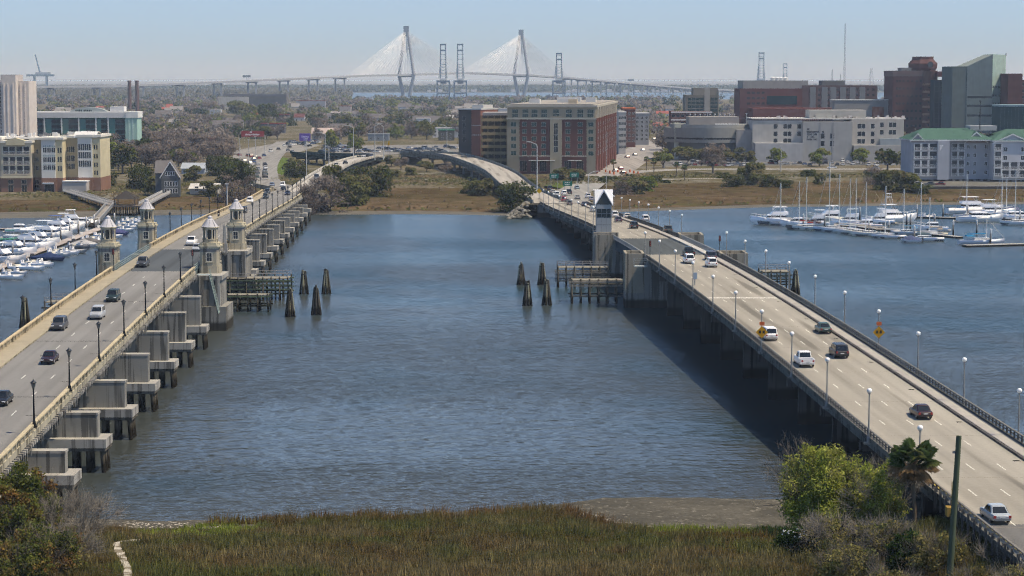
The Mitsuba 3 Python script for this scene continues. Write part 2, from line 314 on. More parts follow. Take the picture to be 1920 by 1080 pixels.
for t0 in [202.7 + 45.6 * k for k in range(4)] + [470 + 44 * k for k in range(6)]:
    m.add([LP(t0, .76, .01), LP(t0, 12.28, .01), LP(t0 + .3, 12.28, .01), LP(t0 + .3, .76, .01)], [[0, 1, 2, 3]], (.05, .05, .048))
put(LB, 'expansion_joint', m.ply('m_matte'), kind='stuff')
m = M()
for t0 in [213.5 + 22.8 * k for k in range(8)]:
    m.add([LP(t0, .76, .01), LP(t0, 2.9, .01), LP(t0 + .3, 2.9, .01), LP(t0 + .3, .76, .01)], [[0, 1, 2, 3]], (.05, .05, .048))
put(LB, 'drain_slot', m.ply('m_matte'), kind='stuff')
def pier(parent, x0, x1, y, ztop, near):
    k = put(parent, 'pier', M().box(x0 + 1.2, x1 - 1.2, y - .75, y + .75, 4.0, ztop, CON).box(x0 + 1.12, x1 - 1.12, y - .83, y + .83, ztop - .22, ztop + .05, PALE).ply('m_concrete'))
    m = M().box(x0, x1, y - 2.1, y + 2.1, 3.0, 4.05, PALE).box(x0 + .1, x1 - .1, y - 2.0, y + 2.0, 2.6, 2.999, (.15, .14, .115)); put(k, 'cap', m.ply('m_concrete'))
    for j, yy in enumerate((-1.4, 0, 1.4)):
        for xx in np.linspace(x0 + .6, x1 - .6, 15):
            if xx < x0 + (x1 - x0) * .6: continue
            put(k, 'pile', M().tube([xx + .25 * (xx > x1 - 1), y + yy, -1], [xx, y + yy, 2.65], .27, .27, 6, (.10, .09, .07)).ply('m_timber'))
for t in [202.7 + 22.8 * k for k in range(8)] + [470 + 22 * k for k in range(11)]:
    pier(LB, LX(t) - LW - 4.2, LX(t) + 4.6, t, LZ(t) - 1.75, t < 380)
put(LB, 'abutment', M().box(LX(742) - LW - 1, LX(742) + 1, 739, 746, -1, LZ(742) - .6, CON).ply('m_concrete'))
# massive bascule piers below the houses
for t in (393, 449):
    z = LZ(t); xr = LX(t); m = M().box(xr - LW - 5, xr + 5.5, t - 5, t + 5, -2, 4.4, CON).box(xr - LW - 4.2, xr + 4.4, t - 4.4, t + 4.4, 4.4, z - 1.7, CON)
    for dx in (.6, 3.6): m.box(xr + dx, xr + dx + .8, t - 4.8, t - 4.41, 4.4, z - 1.0, PALE)
    m.box(xr - .2, xr + 4.8, t - 4.7, t + 4.7, z - 1.69, z - .9, PALE)
    put(LB, 'bascule_pier', m.ply('m_concrete'))
# the four bridge houses
def house_proto():
    S, H0 = 1.8, 4.6; C, CL = (.40, .365, .275), (.50, .46, .34); out = []
    m = M(); c = .45                      # chamfered square body
    oct_ = lambda s, c: [[s, -s + c], [s, s - c], [s - c, s], [-s + c, s], [-s, s - c], [-s, -s + c], [-s + c, -s], [s - c, -s]]
    m.prism(oct_(S + .12, c), -1.0, .5, C).prism(oct_(S, c), .5, H0 - .9, C).prism(oct_(S + .02, c), H0 - 1.5, H0 - .899, (.22, .215, .20))
    out.append(('body', m.ply('m_concrete', smooth=False), None))
    m = M().prism(oct_(S + .10, .48), H0 - .9, H0 - .62, CL).prism(oct_(S + .26, .5), H0 - .62, H0 - .3, CL).prism(oct_(S + .02, .5), H0 - .3, H0 + .12, CL)
    out.append(('cornice', m.ply('m_concrete', smooth=False), None))
    for rot in (0, 90, -90):
        w = M().box(-.62, .62, -S - .07, -S + .01, 1.25, 3.0, (.55, .52, .44)).box(-.45, .45, -S - .10, -S - .071, 1.42, 2.85, (.035, .045, .055)).box(-.03, .03, -S - .13, -S - .101, 1.42, 2.85, (.4, .4, .36)).box(-.45, -.031, -S - .13, -S - .101, 2.1, 2.16, (.4, .4, .36)).box(.031, .45, -S - .13, -S - .101, 2.1, 2.16, (.4, .4, .36)).box(-.75, .75, -S - .16, -S - .0, 1.12, 1.249, CL)
        out.append(('window', w.ply('m_matte'), mat(rot=math.radians(rot))))
    m = M().lathe([(1.42, H0 + .12), (1.42, H0 + .65), (1.5, H0 + .66), (1.5, H0 + .8), (0, H0 + .8)], n=16, col=C).lathe([(.7, H0 + .8), (.7, H0 + 2.7)], n=12, col=(.10, .095, .085))
    m.lathe([(.7, H0 + 2.55), (1.42, H0 + 2.56), (1.42, H0 + 2.85), (1.62, H0 + 2.88), (1.62, H0 + 3.05), (1.4, H0 + 3.06)], n=16, col=CL)
    for k in range(16):                  # arch heads between the columns
        a = (k + .5) * math.pi / 8
    out.append(('cupola', m.ply('m_concrete'), None))
    for k in range(8):
        a = k * math.pi / 4 + math.pi / 8; x, y = 1.24 * math.cos(a), 1.24 * math.sin(a)
        mm = M().lathe([(.2, H0 + .8), (.2, H0 + .95), (.14, H0 + .96), (.125, H0 + 2.25), (.19, H0 + 2.27), (.22, H0 + 2.56)], o=(x, y, 0), n=8, col=(.48, .44, .34))
        out.append(('column', mm.ply('m_concrete'), None))
    m = M().lathe([(1.6, H0 + 3.05), (1.5, H0 + 3.15), (1.22, H0 + 3.5), (.92, H0 + 3.95), (.62, H0 + 4.35), (.42, H0 + 4.52), (.42, H0 + 4.6), (.46, H0 + 4.62), (.44, H0 + 4.85), (.26, H0 + 5.0), (.0, H0 + 5.15)], n=16, col=(.50, .50, .52))
    for k in range(8):
        a = k * math.pi / 4; p = [(1.53, 3.16), (1.25, 3.52), (.95, 3.97), (.64, 4.37)]
        m.path([[r * math.cos(a), r * math.sin(a), H0 + z] for r, z in p], .045, 4, (.30, .31, .33))
    out.append(('dome', m.ply('m_matte'), None))
    return out
HP = house_proto()
for t, side, lab in ((395, 0, 'nearer bridge house on the river side of the left bridge, beside the fender'), (450, 0, 'farther bridge house on the river side of the left bridge, above the tall pier'), (395, 1, 'nearer bridge house on the marina side of the left bridge'), (450, 1, 'farther bridge house on the marina side of the left bridge, before the wooden pavilion')):
    x = LX(t) + 1.9 if side == 0 else LX(t) - LW - 1.7
    place(HP, 'bridge_house', lab, 'tower', mat(x, t, LZ(t)), 'domed bridge houses')
for t, w, lab in ((441, -.2, 'stone obelisk beside the farther river-side bridge house'),):
    p = LP(t, w, 0); m = M().prism([[.55, -.55], [.55, .55], [-.55, .55], [-.55, -.55]], -1, 1.0, PALE)
    m.hexa([[-.4, -.4, 1], [.4, -.4, 1], [.4, .4, 1], [-.4, .4, 1], [-.26, -.26, 4.6], [.26, -.26, 4.6], [.26, .26, 4.6], [-.26, .26, 4.6]], PALE).lathe([(.37, 4.6), (.0, 5.3)], n=4, col=PALE)
    place([(None, m.ply('m_concrete', smooth=False), None)], 'obelisk', lab, 'obelisk', mat(*p))
# bascule road barriers and signals on the left bridge
def signal_proto():
    m = M().tube([0, 0, -.3], [0, 0, 4.2], .09, .07, 6, (.06, .07, .07)); h = M().box(-.2, .2, -.35, -.12, 3.0, 4.1, (.03, .03, .03))
    l = M().lathe([(.13, 0), (.0, .06)], n=8, col=(.25, .05, .04))
    out = [('pole', m.ply('m_matte'), None), ('signal_head', h.ply('m_matte'), None)]
    for z in (3.22, 3.55, 3.88): out.append(('>lens', l.ply('m_gloss'), np.array([[1, 0, 0, 0], [0, 0, -1, -.351], [0, 1, 0, z], [0, 0, 0, 1.0]])))
    return out
SIG = signal_proto()
# ---- lampposts of the left bridge
def lantern_proto():
    k = (.018, .02, .022); m = M().lathe([(.30, 0), (.30, .18), (.2, .22), (.17, .6), (.2, .62), (.11, .75), (.085, 2.6), (.07, 4.1), (.12, 4.14), (.12, 4.2), (.08, 4.25)], n=8, col=k)
    h = M().lathe([(.08, 4.2), (.16, 4.3), (.27, 4.78)], n=6, col=(.10, .11, .11)).lathe([(.36, 4.78), (.36, 4.84), (.2, 5.0), (.05, 5.1), (.03, 5.25)], n=6, col=k)
    return [('post', m.ply('m_matte'), None), ('lantern', h.ply('m_gloss'), None)]
LAN = lantern_proto()
st = [202.7 + 22.8 * k for k in range(8)] + [470 + 22 * k for k in range(13)]
for i, t in enumerate(st):
    p = LP(t, -.05, 1.05); place(LAN, 'lamppost', f'{ORD[i]} black lamppost along the river-side parapet of the left bridge', 'lamppost', mat(p[0], p[1], p[2] - .35), 'black lampposts on the left bridge')
j = 0
for i, t in enumerate(np.array(st) + 9):
    if 380 < t < 445: continue
    p = LP(t, LW + .35, .2); place(LAN, 'lamppost', f'{ORD[j]} black lamppost along the marina-side parapet of the left bridge', 'lamppost', mat(p[0], p[1], p[2]), 'black lampposts on the left bridge'); j += 1
for t, w, lab in ((384, .2, 'black traffic signal on the left bridge beside the river-side bridge house'), (386, LW - .5, 'black traffic signal on the left bridge beside the marina-side bridge house')):
    place(SIG, 'traffic_signal', lab, 'traffic signal', mat(*LP(t, w, .2)))

# ================================================================ right bridge: wide girder bridge
RX = lambda t: 52.73 - .06125 * t           # outer face of its left-hand rail
RW = 15.9
_pr = np.polyfit([140, 177, 205, 228, 250, 272, 291, 330, 354, 394, 422, 470, 534, 620, 715], [5.6, 6.5, 7.0, 7.35, 7.65, 8.1, 8.45, 9.1, 9.5, 10.2, 10.5, 10.1, 8.5, 6.4, 4.4], 4)
RZ = lambda t: float(np.polyval(_pr, t))
RP = lambda t, w, dz=0.0: np.array([RX(t) + w, t, RZ(t) + dz])
RB = thing('girder_bridge', 'wide four lane girder bridge on the right with dark railings', 'bridge')
RA0, RA1, RB0, RB1 = 140, 435, 486, 712
tA, tM, tB = np.linspace(RA0, RA1, 50), np.linspace(RA1 + .05, RB0 - .05, 10), np.linspace(RB0, RB1, 40)
STEEL, DARKC = (.075, .085, .09), (.25, .245, .22)
for ts in (tA, tB):
    m = M(); ribbon(m, RP, ts, .1, RW - .1, -.45, -.02, DARKC)
    put(RB, 'deck', m.ply('m_concrete'))
    m = M()
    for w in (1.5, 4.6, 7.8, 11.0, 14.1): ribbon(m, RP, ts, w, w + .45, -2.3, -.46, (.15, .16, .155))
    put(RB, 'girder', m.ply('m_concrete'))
    put(RB, 'roadway', sheet(RP, ts, .45, 13.0, .0, 'm_deck', (.315, .295, .25), 5))
    m = M(); ribbon(m, RP, ts, 13.25, 14.5, -.01, .3, (.38, .36, .32)); put(RB, 'sidewalk', m.ply('m_concrete'))
    m = M(); ribbon(m, RP, ts, 13.01, 13.2, -.01, .22, (.13, .12, .11)); put(RB, 'kerb', m.ply('m_concrete'))
m = M(); ribbon(m, RP, tM, .6, RW - .6, -2.6, -.3, (.085, .10, .11)); put(RB, 'bascule_girder', m.ply('m_matte'))
put(RB, 'bascule_roadway', sheet(RP, tM, .5, 13.0, .0, 'm_asphalt', (.085, .095, .10), 5))
m = M(); ribbon(m, RP, tM, 13.2, 14.6, -.29, .3, (.45, .44, .41)); put(RB, 'sidewalk', m.ply('m_concrete'))
for side, w in ((0, .14), (1, RW - .2)):
    far = M(); i = 0
    for ts0, ts1 in ((RA0 + 3, RA1), (RA1 + .3, RB0 - .3), (RB0 + .3, RB1)):
        n = int((ts1 - ts0) / 5.45); e = np.linspace(ts0, ts1, n + 1)
        for a, b in zip(e[:-1], e[1:]):
            m = M(); col = (.12, .12, .115) if RA1 - 1 > a or a > RB0 else (.32, .33, .33)
            for t in np.linspace(a, b, 5)[:-1]: m.obox(RP(t, w), RP(t + .16, w), .18, RZ(t) - .1, RZ(t) + .82, col)
            ribbon(m, RP, [a, b], w - .1, w + .1, .72, .86, (.20, .195, .18) if a < RA1 else col); ribbon(m, RP, [a, b], w - .05, w + .05, .38, .48, col)
            if a < 430: put(RB, 'railing', m.ply('m_matte'))
            else: far.join(m)
    put(RB, 'railing', far.ply('m_matte'), kind='stuff')
    m = M(); 
    for ts in (tA, tB): ribbon(m, RP, ts, w - .14 if side == 0 else w - .3, w + .3 if side == 0 else w + .14, -.44, .04, (.15, .15, .14) if side == 0 else (.10, .098, .09))
    put(RB, 'edge_beam', m.ply('m_concrete'))
m = M()
for t0 in np.arange(150, 712, 12.3):
    if RA1 - 4 < t0 < RB0: continue
    for w in (3.45, 6.6, 9.75):
        m.add([RP(t0, w, .012), RP(t0, w + .13, .012), RP(t0 + 3.1, w + .13, .012), RP(t0 + 3.1, w, .012)], [[0, 1, 2, 3]], (.66, .64, .58))
m.add([RP(352, .6, .012), RP(352, 12.9, .012), RP(353.1, 12.9, .012), RP(353.1, .6, .012)], [[0, 1, 2, 3]], (.66, .64, .58))
put(RB, 'lane_marking', m.ply('m_matte'), kind='stuff')
m = M()
for t0 in np.arange(186, 712, 21.8):
    if RA1 - 2 < t0 < RB0: continue
    m.add([RP(t0, .5, .009), RP(t0, 12.98, .009), RP(t0 + .12, 12.98, .009), RP(t0 + .12, .5, .009)], [[0, 1, 2, 3]], (.24, .215, .18))
    m.add([RP(t0 + 8, 11.9, .011), RP(t0 + 8, 12.6, .011), RP(t0 + 8.6, 12.6, .011), RP(t0 + 8.6, 11.9, .011)], [[0, 1, 2, 3]], (.05, .05, .045))
put(RB, 'expansion_joint', m.ply('m_matte'), kind='stuff')
for t in list(np.arange(217, 425, 21.8)) + list(np.arange(506, 700, 21.8)):
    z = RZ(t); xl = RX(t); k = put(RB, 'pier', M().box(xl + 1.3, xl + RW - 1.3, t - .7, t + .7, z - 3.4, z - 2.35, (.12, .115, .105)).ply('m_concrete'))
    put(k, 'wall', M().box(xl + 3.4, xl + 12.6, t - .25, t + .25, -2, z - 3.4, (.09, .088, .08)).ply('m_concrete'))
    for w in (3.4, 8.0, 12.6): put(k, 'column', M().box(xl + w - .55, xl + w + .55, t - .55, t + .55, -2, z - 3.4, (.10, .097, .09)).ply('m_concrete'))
for nm, y0, y1 in (('near', 427, 435), ('far', 486, 494)):
    z = RZ((y0 + y1) / 2); xl = RX((y0 + y1) / 2); m = M().box(xl + .3, xl + RW - .3, y0, y1, -2, z - 1.0, CON)
    for a, b in ((xl - 3.6, xl + .29), (xl + RW - .29, xl + RW + 5.2)):
        for x0, x1, q0, q1 in ((a, b, y0, y0 + .5), (a, b, y1 - .5, y1), (a, a + .5, y0 + .501, y1 - .501), (b - .5, b, y0 + .501, y1 - .501)): m.box(x0, x1, q0, q1, 3, z + .9, (.33, .30, .24))
        m.box(a + .05, b - .05, y0 + .05, y1 - .05, -2, 2.99, CON); m.box(a + .51, b - .51, y0 + .51, y1 - .51, 3, z - .6, (.36, .31, .22))
    put(RB, 'bascule_pier', m.ply('m_concrete'))
# guard rail and asphalt where the bridge meets the bank
m = M()
for t in np.arange(141, 200, 1.9): p = RP(t, -.25); m.box(p[0] - .09, p[0] + .09, t - .09, t + .09, p[2] - 1.3, p[2] + .72, (.12, .11, .10))
R = [[RP(t, -.1, .45), RP(t, -.02, .55), RP(t, -.1, .62), RP(t, -.02, .72), RP(t, -.1, .8)] for t in np.linspace(141, 199, 30)]
g = thing('guard_rail', 'rusty steel guard rail on posts at the near end of the right bridge', 'guard rail')
put(g, 'posts', m.ply('m_matte'), kind='stuff'); put(g, 'rail', M().loft(R, (.33, .31, .28), caps=False, closed=False).ply('m_gloss'))
put(RB, 'roadway', sheet(RP, np.linspace(140, 187.4, 10), .5, 13.0, .006, 'm_asphalt', (.15, .15, .145), 5), label='grey asphalt patch at the near end')
m = M(); m.add([RP(141, .75, .014), RP(141, .92, .014), RP(205, .92, .014), RP(205, .75, .014)], [[0, 1, 2, 3]], (.45, .32, .06)); put(RB, 'edge_line', m.ply('m_matte'), label='yellow edge line beside the guard rail')
put(RB, 'abutment', M().box(RX(712) - .6, RX(712) + RW + 1, 708, 716, -1, RZ(712) - .5, (.22, .21, .19)).ply('m_concrete'))
# globe lamps
def globe_proto():
    c = (.30, .30, .29); m = M().lathe([(.2, -.5), (.2, 0), (.11, .1), (.085, 2.5), (.07, 4.75), (.16, 4.8), (.16, 4.9)], n=7, col=c)
    return [('post', m.ply('m_matte'), None), ('globe', M().ball([0, 0, 5.12], .29, (.85, .85, .82)).ply('m_gloss'), None), ('bracket', M().box(-.5, .2, -.25, .25, -.75, -.5, (.33, .32, .29)).ply('m_concrete'), None)]
GLO = globe_proto()
rst = [206.4 + 21.8 * k for k in range(11)] + [488 + 20.4 * k for k in range(11)]
for i, t in enumerate(rst):
    if t > 470 and t < 495: t = 496
    place(GLO, 'globe_lamp', f'{ORD[i]} white globe lamp along the inner railing of the right bridge', 'street lamp', mat(*RP(t, -.15, .1)), 'globe lamps on the right bridge')
for i, t in enumerate(rst):
    place(GLO, 'globe_lamp', f'{ORD[i]} white globe lamp along the outer railing of the right bridge', 'street lamp', mat(*RP(t, RW + .15, .1), rot=math.pi), 'globe lamps on the right bridge')
# control tower
tw = thing('control_tower', 'slim metal clad bridge control tower with windows below a white gabled roof', 'tower')
x, y, zb = RX(489) - 1.75, 489.0, 11.0; S = 1.75
m = M().box(x - S, x + S, y - S, y + S, zb, 17.6, (.33, .35, .36))
for k in (-1.75, -.58, .58, 1.69): m.box(x + k, x + k + .06, y - S - .04, y - S, zb, 14.2, (.22, .235, .245))
m.box(x - S + .01, x + S - .01, y - S - .05, y - S - .001, 12.6, 12.72, (.22, .235, .245))
put(tw, 'wall', m.ply('m_matte'))
put(tw, 'base', M().box(x - 2.4, x + 3.3, y - 2.7, y + 3.4, -2, zb - .01, (.31, .29, .245)).ply('m_concrete'))
for q in range(3):
    for h in (14.3, 15.35):
        xx = x - 1.6 + q * 1.08; d = M().box(xx, xx + 1.0, y - S - .06, y - S - .001, h, h + .95, (.02, .035, .045)).ply('m_glass'); put(tw, 'window', d)
for q in range(3):
    for h in (14.3, 15.35):
        yy = y - 1.6 + q * 1.08; put(tw, 'window', M().box(x + S + .001, x + S + .06, yy, yy + 1.0, h, h + .95, (.02, .035, .045)).ply('m_glass')); put(tw, 'window', M().box(x - S - .06, x - S - .001, yy, yy + 1.0, h, h + .95, (.02, .035, .045)).ply('m_glass'))
e, zt, zr = S + .22, 20.7, 17.4; WR = (.74, .76, .78); m = M(); a3 = [0, 0, zt]; off = np.array([x, y, 0])
for q in range(4):
    A4 = np.array([[math.cos(q * math.pi / 2), -math.sin(q * math.pi / 2), 0], [math.sin(q * math.pi / 2), math.cos(q * math.pi / 2), 0], [0, 0, 1]]); w = lambda *p: A4 @ np.array(p, float) + off
    m.tri(w(e, -e, zr), w(0, 0, zt), w(0, -e, zt), WR).tri(w(-e, -e, zr), w(0, -e, zt), w(0, 0, zt), WR)
    for sg in (-1, 1): m.hexa([w(sg * e, -e - .12, zr - .35), w(0, -e - .12, zt - .35), w(0, -e, zt - .35), w(sg * e, -e, zr - .35), w(sg * e, -e - .12, zr), w(0, -e - .12, zt), w(0, -e, zt), w(sg * e, -e, zr)], WR)
    put(tw, 'gable', M().tri(w(-e + .1, -e + .15, zr - .1), w(e - .1, -e + .15, zr - .1), w(0, -e + .15, zt - .3), (.07, .08, .08)).ply('m_matte', smooth=False))
put(tw, 'roof', m.ply('m_matte', smooth=False))
put(tw, 'antenna', M().tube([x + .6, y + 1, 20], [x + .6, y + 1, 34], .06, .04, 5, (.6, .6, .58)).ply('m_matte'))
# ================================================================ vehicles (forward is +y)
def wheel_mesh():
    m = M(); m.lathe([(.0, -.1), (.33, -.1), (.335, .1), (0, .1)], n=14, col=(.015, .015, .016)); m.lathe([(.2, .105), (0, .115)], n=10, col=(.35, .35, .36)); m.lathe([(.2, -.105), (0, -.115)], n=10, col=(.35, .35, .36)); return m
WHEEL = wheel_mesh().ply('m_gloss'); ROLL = np.array([[0, 0, 1, 0], [0, 1, 0, 0], [-1, 0, 0, 0], [0, 0, 0, 1.0]])
CARS = {   # L, W, belt z, roof z, nose hood z, windscreen base/top y, rear top/base y, tail deck z, kind
    'sedan': (4.7, 1.80, .88, 1.44, .82, .95, .25, -.95, -1.65, .92), 'hatch': (4.2, 1.76, .92, 1.50, .86, 1.0, .35, -1.35, -1.95, .95),
    'suv': (4.7, 1.88, 1.05, 1.78, 1.02, .95, .45, -2.0, -2.28, 1.05), 'van': (4.9, 1.92, 1.05, 1.80, .98, 1.45, .65, -2.15, -2.40, 1.05), 'pickup': (5.5, 1.95, 1.10, 1.82, 1.08, .95, .45, -.75, -1.0, 1.08)}
_pc = {}
def car_proto(kind, col):
    if (kind, col) in _pc: return _pc[kind, col]
    L, W, zb, zr, zn, y1, y2, y3, y4, zt = CARS[kind]; h = L / 2; w = W / 2; out = []
    body = M(); rings = []
    for y, ws, z0, z1 in ((h, .70, .42, zn - .26), (h - .08, .86, .30, zn - .12), (h - .45, .96, .24, zn - .03), (y1, 1.0, .24, zb), (0, 1.0, .22, zb), (y4 + .1, 1.0, .24, zb + .01), (-h + .35, .97, .28, zt), (-h + .06, .92, .34, zt - .06), (-h, .84, .45, zt - .2)):
        W2 = w * ws; zm = z0 + (z1 - z0) * .62
        rings.append([[-W2 * .9, y, z0], [-W2, y, z0 + .12], [-W2 * 1.0, y, zm], [-W2 * .955, y, z1 - .05], [-W2 * .86, y, z1], [0, y, z1 + .03], [W2 * .86, y, z1], [W2 * .955, y, z1 - .05], [W2, y, zm], [W2, y, z0 + .12], [W2 * .9, y, z0]])
    if kind == 'pickup':
        rings = rings[:6] + [[[x, y, min(z, zb)] for x, _, z in rings[5]] for y in (-1.05,)]
    body.loft(rings, col)
    if kind == 'pickup':
        body.box(-w * .95, w * .95, -h + .05, -1.05, .5, .62, np.multiply(col, .3))
        for x in (-w * .97, w * .87): body.box(x, x + w * .1, -h + .02, -1.04, .42, zb, col)
        body.box(-w * .9, w * .9, -h, -h + .1, .42, zb - .02, col)
    out_r = lambda y, ww, z: [[-w * ww, y, z], [w * ww, y, z]]
    def ring(wb, wt):
        P = []
        for k in range(6):
            f = k / 5; z = zb - .02 + (zr - zb + .02) * (1 - (1 - f) ** 1.0); W2 = w * (wb + (wt - wb) * f ** .8); s = .0
            ya, yb = y1 + (y2 - y1) * f, y4 + (y3 - y4) * f; r = .16
            P.append([[-W2 + r, ya, z], [W2 - r, ya, z], [W2, ya - r, z], [W2, yb + r, z], [W2 - r, yb, z], [-W2 + r, yb, z], [-W2, yb + r, z], [-W2, ya - r, z]])
        ya, yb, W2 = y2 - .12, y3 + .10, w * wt - .1; P.append([[-W2 + .1, ya, zr + .05], [W2 - .1, ya, zr + .05], [W2, ya - .1, zr + .05], [W2, yb + .1, zr + .05], [W2 - .1, yb, zr + .05], [-W2 + .1, yb, zr + .05], [-W2, yb + .1, zr + .05], [-W2, ya - .1, zr + .05]])
        return P[::-1]
    wb, wt = .93, .74 if kind in ('sedan', 'hatch') else .80
    body.loft(ring(wb, wt), col); out.append(('body', body.ply('m_gloss'), None))
    gl = (.012, .016, .02); zi = lambda f: zb - .02 + (zr - zb + .02) * f; wd = lambda f: w * (wb + (wt - wb) * f ** .8)
    yy1, yy4 = (lambda f: y1 + (y2 - y1) * f), (lambda f: y4 + (y3 - y4) * f); e = .015
    q = lambda a, b, c, d: M().add([a, b, c, d], [[0, 1, 2, 3]], gl).ply('m_glass')
    n0, n1 = .10, .90
    out.append(('windscreen', q([-wd(n0) + .14, yy1(n0) + e, zi(n0)], [wd(n0) - .14, yy1(n0) + e, zi(n0)], [wd(n1) - .14, yy1(n1) + e, zi(n1)], [-wd(n1) + .14, yy1(n1) + e, zi(n1)]), None))
    out.append(('rear_window', q([-wd(n0) + .14, yy4(n0) - e, zi(n0)], [-wd(n1) + .14, yy4(n1) - e, zi(n1)], [wd(n1) - .14, yy4(n1) - e, zi(n1)], [wd(n0) - .14, yy4(n0) - e, zi(n0)]), None))
    for s in (-1, 1):
        ym = (y1 + y4) / 2 + .1
        for ya0, ya1, yb0, yb1 in ((yy1(n0) - .2, yy1(n1) - .14, ym + .04, ym + .04), (ym - .04, ym - .04, yy4(n0) + .2, yy4(n1) + .16)):
            out.append(('side_window', q([s * (wd(n0) + e), ya0, zi(n0)], [s * (wd(n1) + e), ya1, zi(n1)], [s * (wd(n1) + e), yb1, zi(n1)], [s * (wd(n0) + e), yb0, zi(n0)]), None))
    for s in (-1, 1):
        out.append(('headlight', M().box(-.19, .19, -.03, .1, -.08, .08, (.75, .76, .74)).ply('m_gloss'), mat(s * w * .62, h - .1, zn - .26)))
        out.append(('tail_light', M().box(-.12, .12, -.05, .05, -.12, .12, (.30, .02, .015)).ply('m_gloss'), mat(s * w * .76, -h + .03, zt - .22)))
        for y in (h - .92, -h + .95): out.append(('wheel', WHEEL, mat(s * (w - .12), y, .335) @ ROLL))
        out.append(('mirror', M().ball([s * (w + .08), y1 - .28, zb + .06], (.09, .06, .07), col, 4).ply('m_gloss'), None))
    dk = tuple(np.multiply(col, .45))
    out.append(('bumper', M().box(-w * .72, w * .72, h - .05, h + .04, .34, .52, dk).ply('m_gloss'), None)); out.append(('bumper', M().box(-w * .8, w * .8, -h - .04, -h + .05, .38, .56, dk).ply('m_gloss'), None))
    out.append(('number_plate', M().box(-.26, .26, -h - .06, -h - .045, .62, .76, (.55, .56, .55)).ply('m_matte'), None))
    _pc[kind, col] = out; return out
def on(Z, u, v, z0=8.0):
    z = z0
    for _ in range(8): p = G(u, v, z); z = Z(p[1])
    return G(u, v, z)
BLACK, WHITE, SILVER, DGREY, GREEN, MAROON, NAVY, BLUE, RED, OLIVE, TAN = (.012, .012, .014), (.72, .72, .71), (.34, .36, .38), (.05, .052, .057), (.045, .085, .075), (.022, .008, .010), (.02, .028, .06), (.10, .15, .24), (.22, .025, .03), (.055, .06, .045), (.34, .30, .23)
LB_CARS = [(87, 684, 'sedan', MAROON, 'dark maroon sedan in the middle lane at the near end of the left bridge'), (106, 621, 'suv', DGREY, 'dark grey station wagon in the sidewalk lane, third from the frame edge'), (178, 600, 'suv', SILVER, 'silver off-roader on the left bridge just behind the dark grey wagon'), (208, 567, 'suv', (.015, .03, .028), 'very dark green off-roader on the left bridge ahead of the silver one'), (-3, 763, 'sedan', BLACK, 'dark car cut by the left edge of the picture'),
    (264, 502, 'pickup', (.045, .047, .05), 'dark grey pickup leaving the bascule span of the left bridge'), (356, 461, 'pickup', WHITE, 'white pickup entering the bascule span of the left bridge'), (367, 472, 'sedan', SILVER, 'silver car half hidden behind the traffic signal by the bridge house'), (455, 400, 'suv', DGREY, 'dark car half hidden behind the farther river-side bridge house'), (467, 381, 'van', WHITE, 'white van on the left bridge past the bridge houses'),
    (497, 373, 'suv', (.03, .04, .045), 'first of two dark off-roaders close together past the bridge houses'), (500, 364, 'suv', (.02, .025, .03), 'second of two dark off-roaders close together past the bridge houses'), (509, 350, 'sedan', (.16, .19, .25), 'blue grey sedan at the far end of the left bridge'), (529, 351, 'suv', WHITE, 'white off-roader with dark windscreen at the far end of the left bridge'), (530, 358, 'sedan', BLACK, 'black car in front of the white off-roader at the far end of the left bridge'), (538, 366, 'sedan', NAVY, 'dark blue sedan by the river-side parapet at the far end of the left bridge')]
for u, v, k, c, lab in LB_CARS:
    p = on(LZ, u, v); place(car_proto(k, c), 'car' if k != 'pickup' else 'pickup_truck', lab, 'car' if k != 'pickup' else 'pickup truck', mat(p[0], p[1] + CARS[k][0] / 2 - .3, LZ(p[1] + 2) + .02, math.pi + .04))
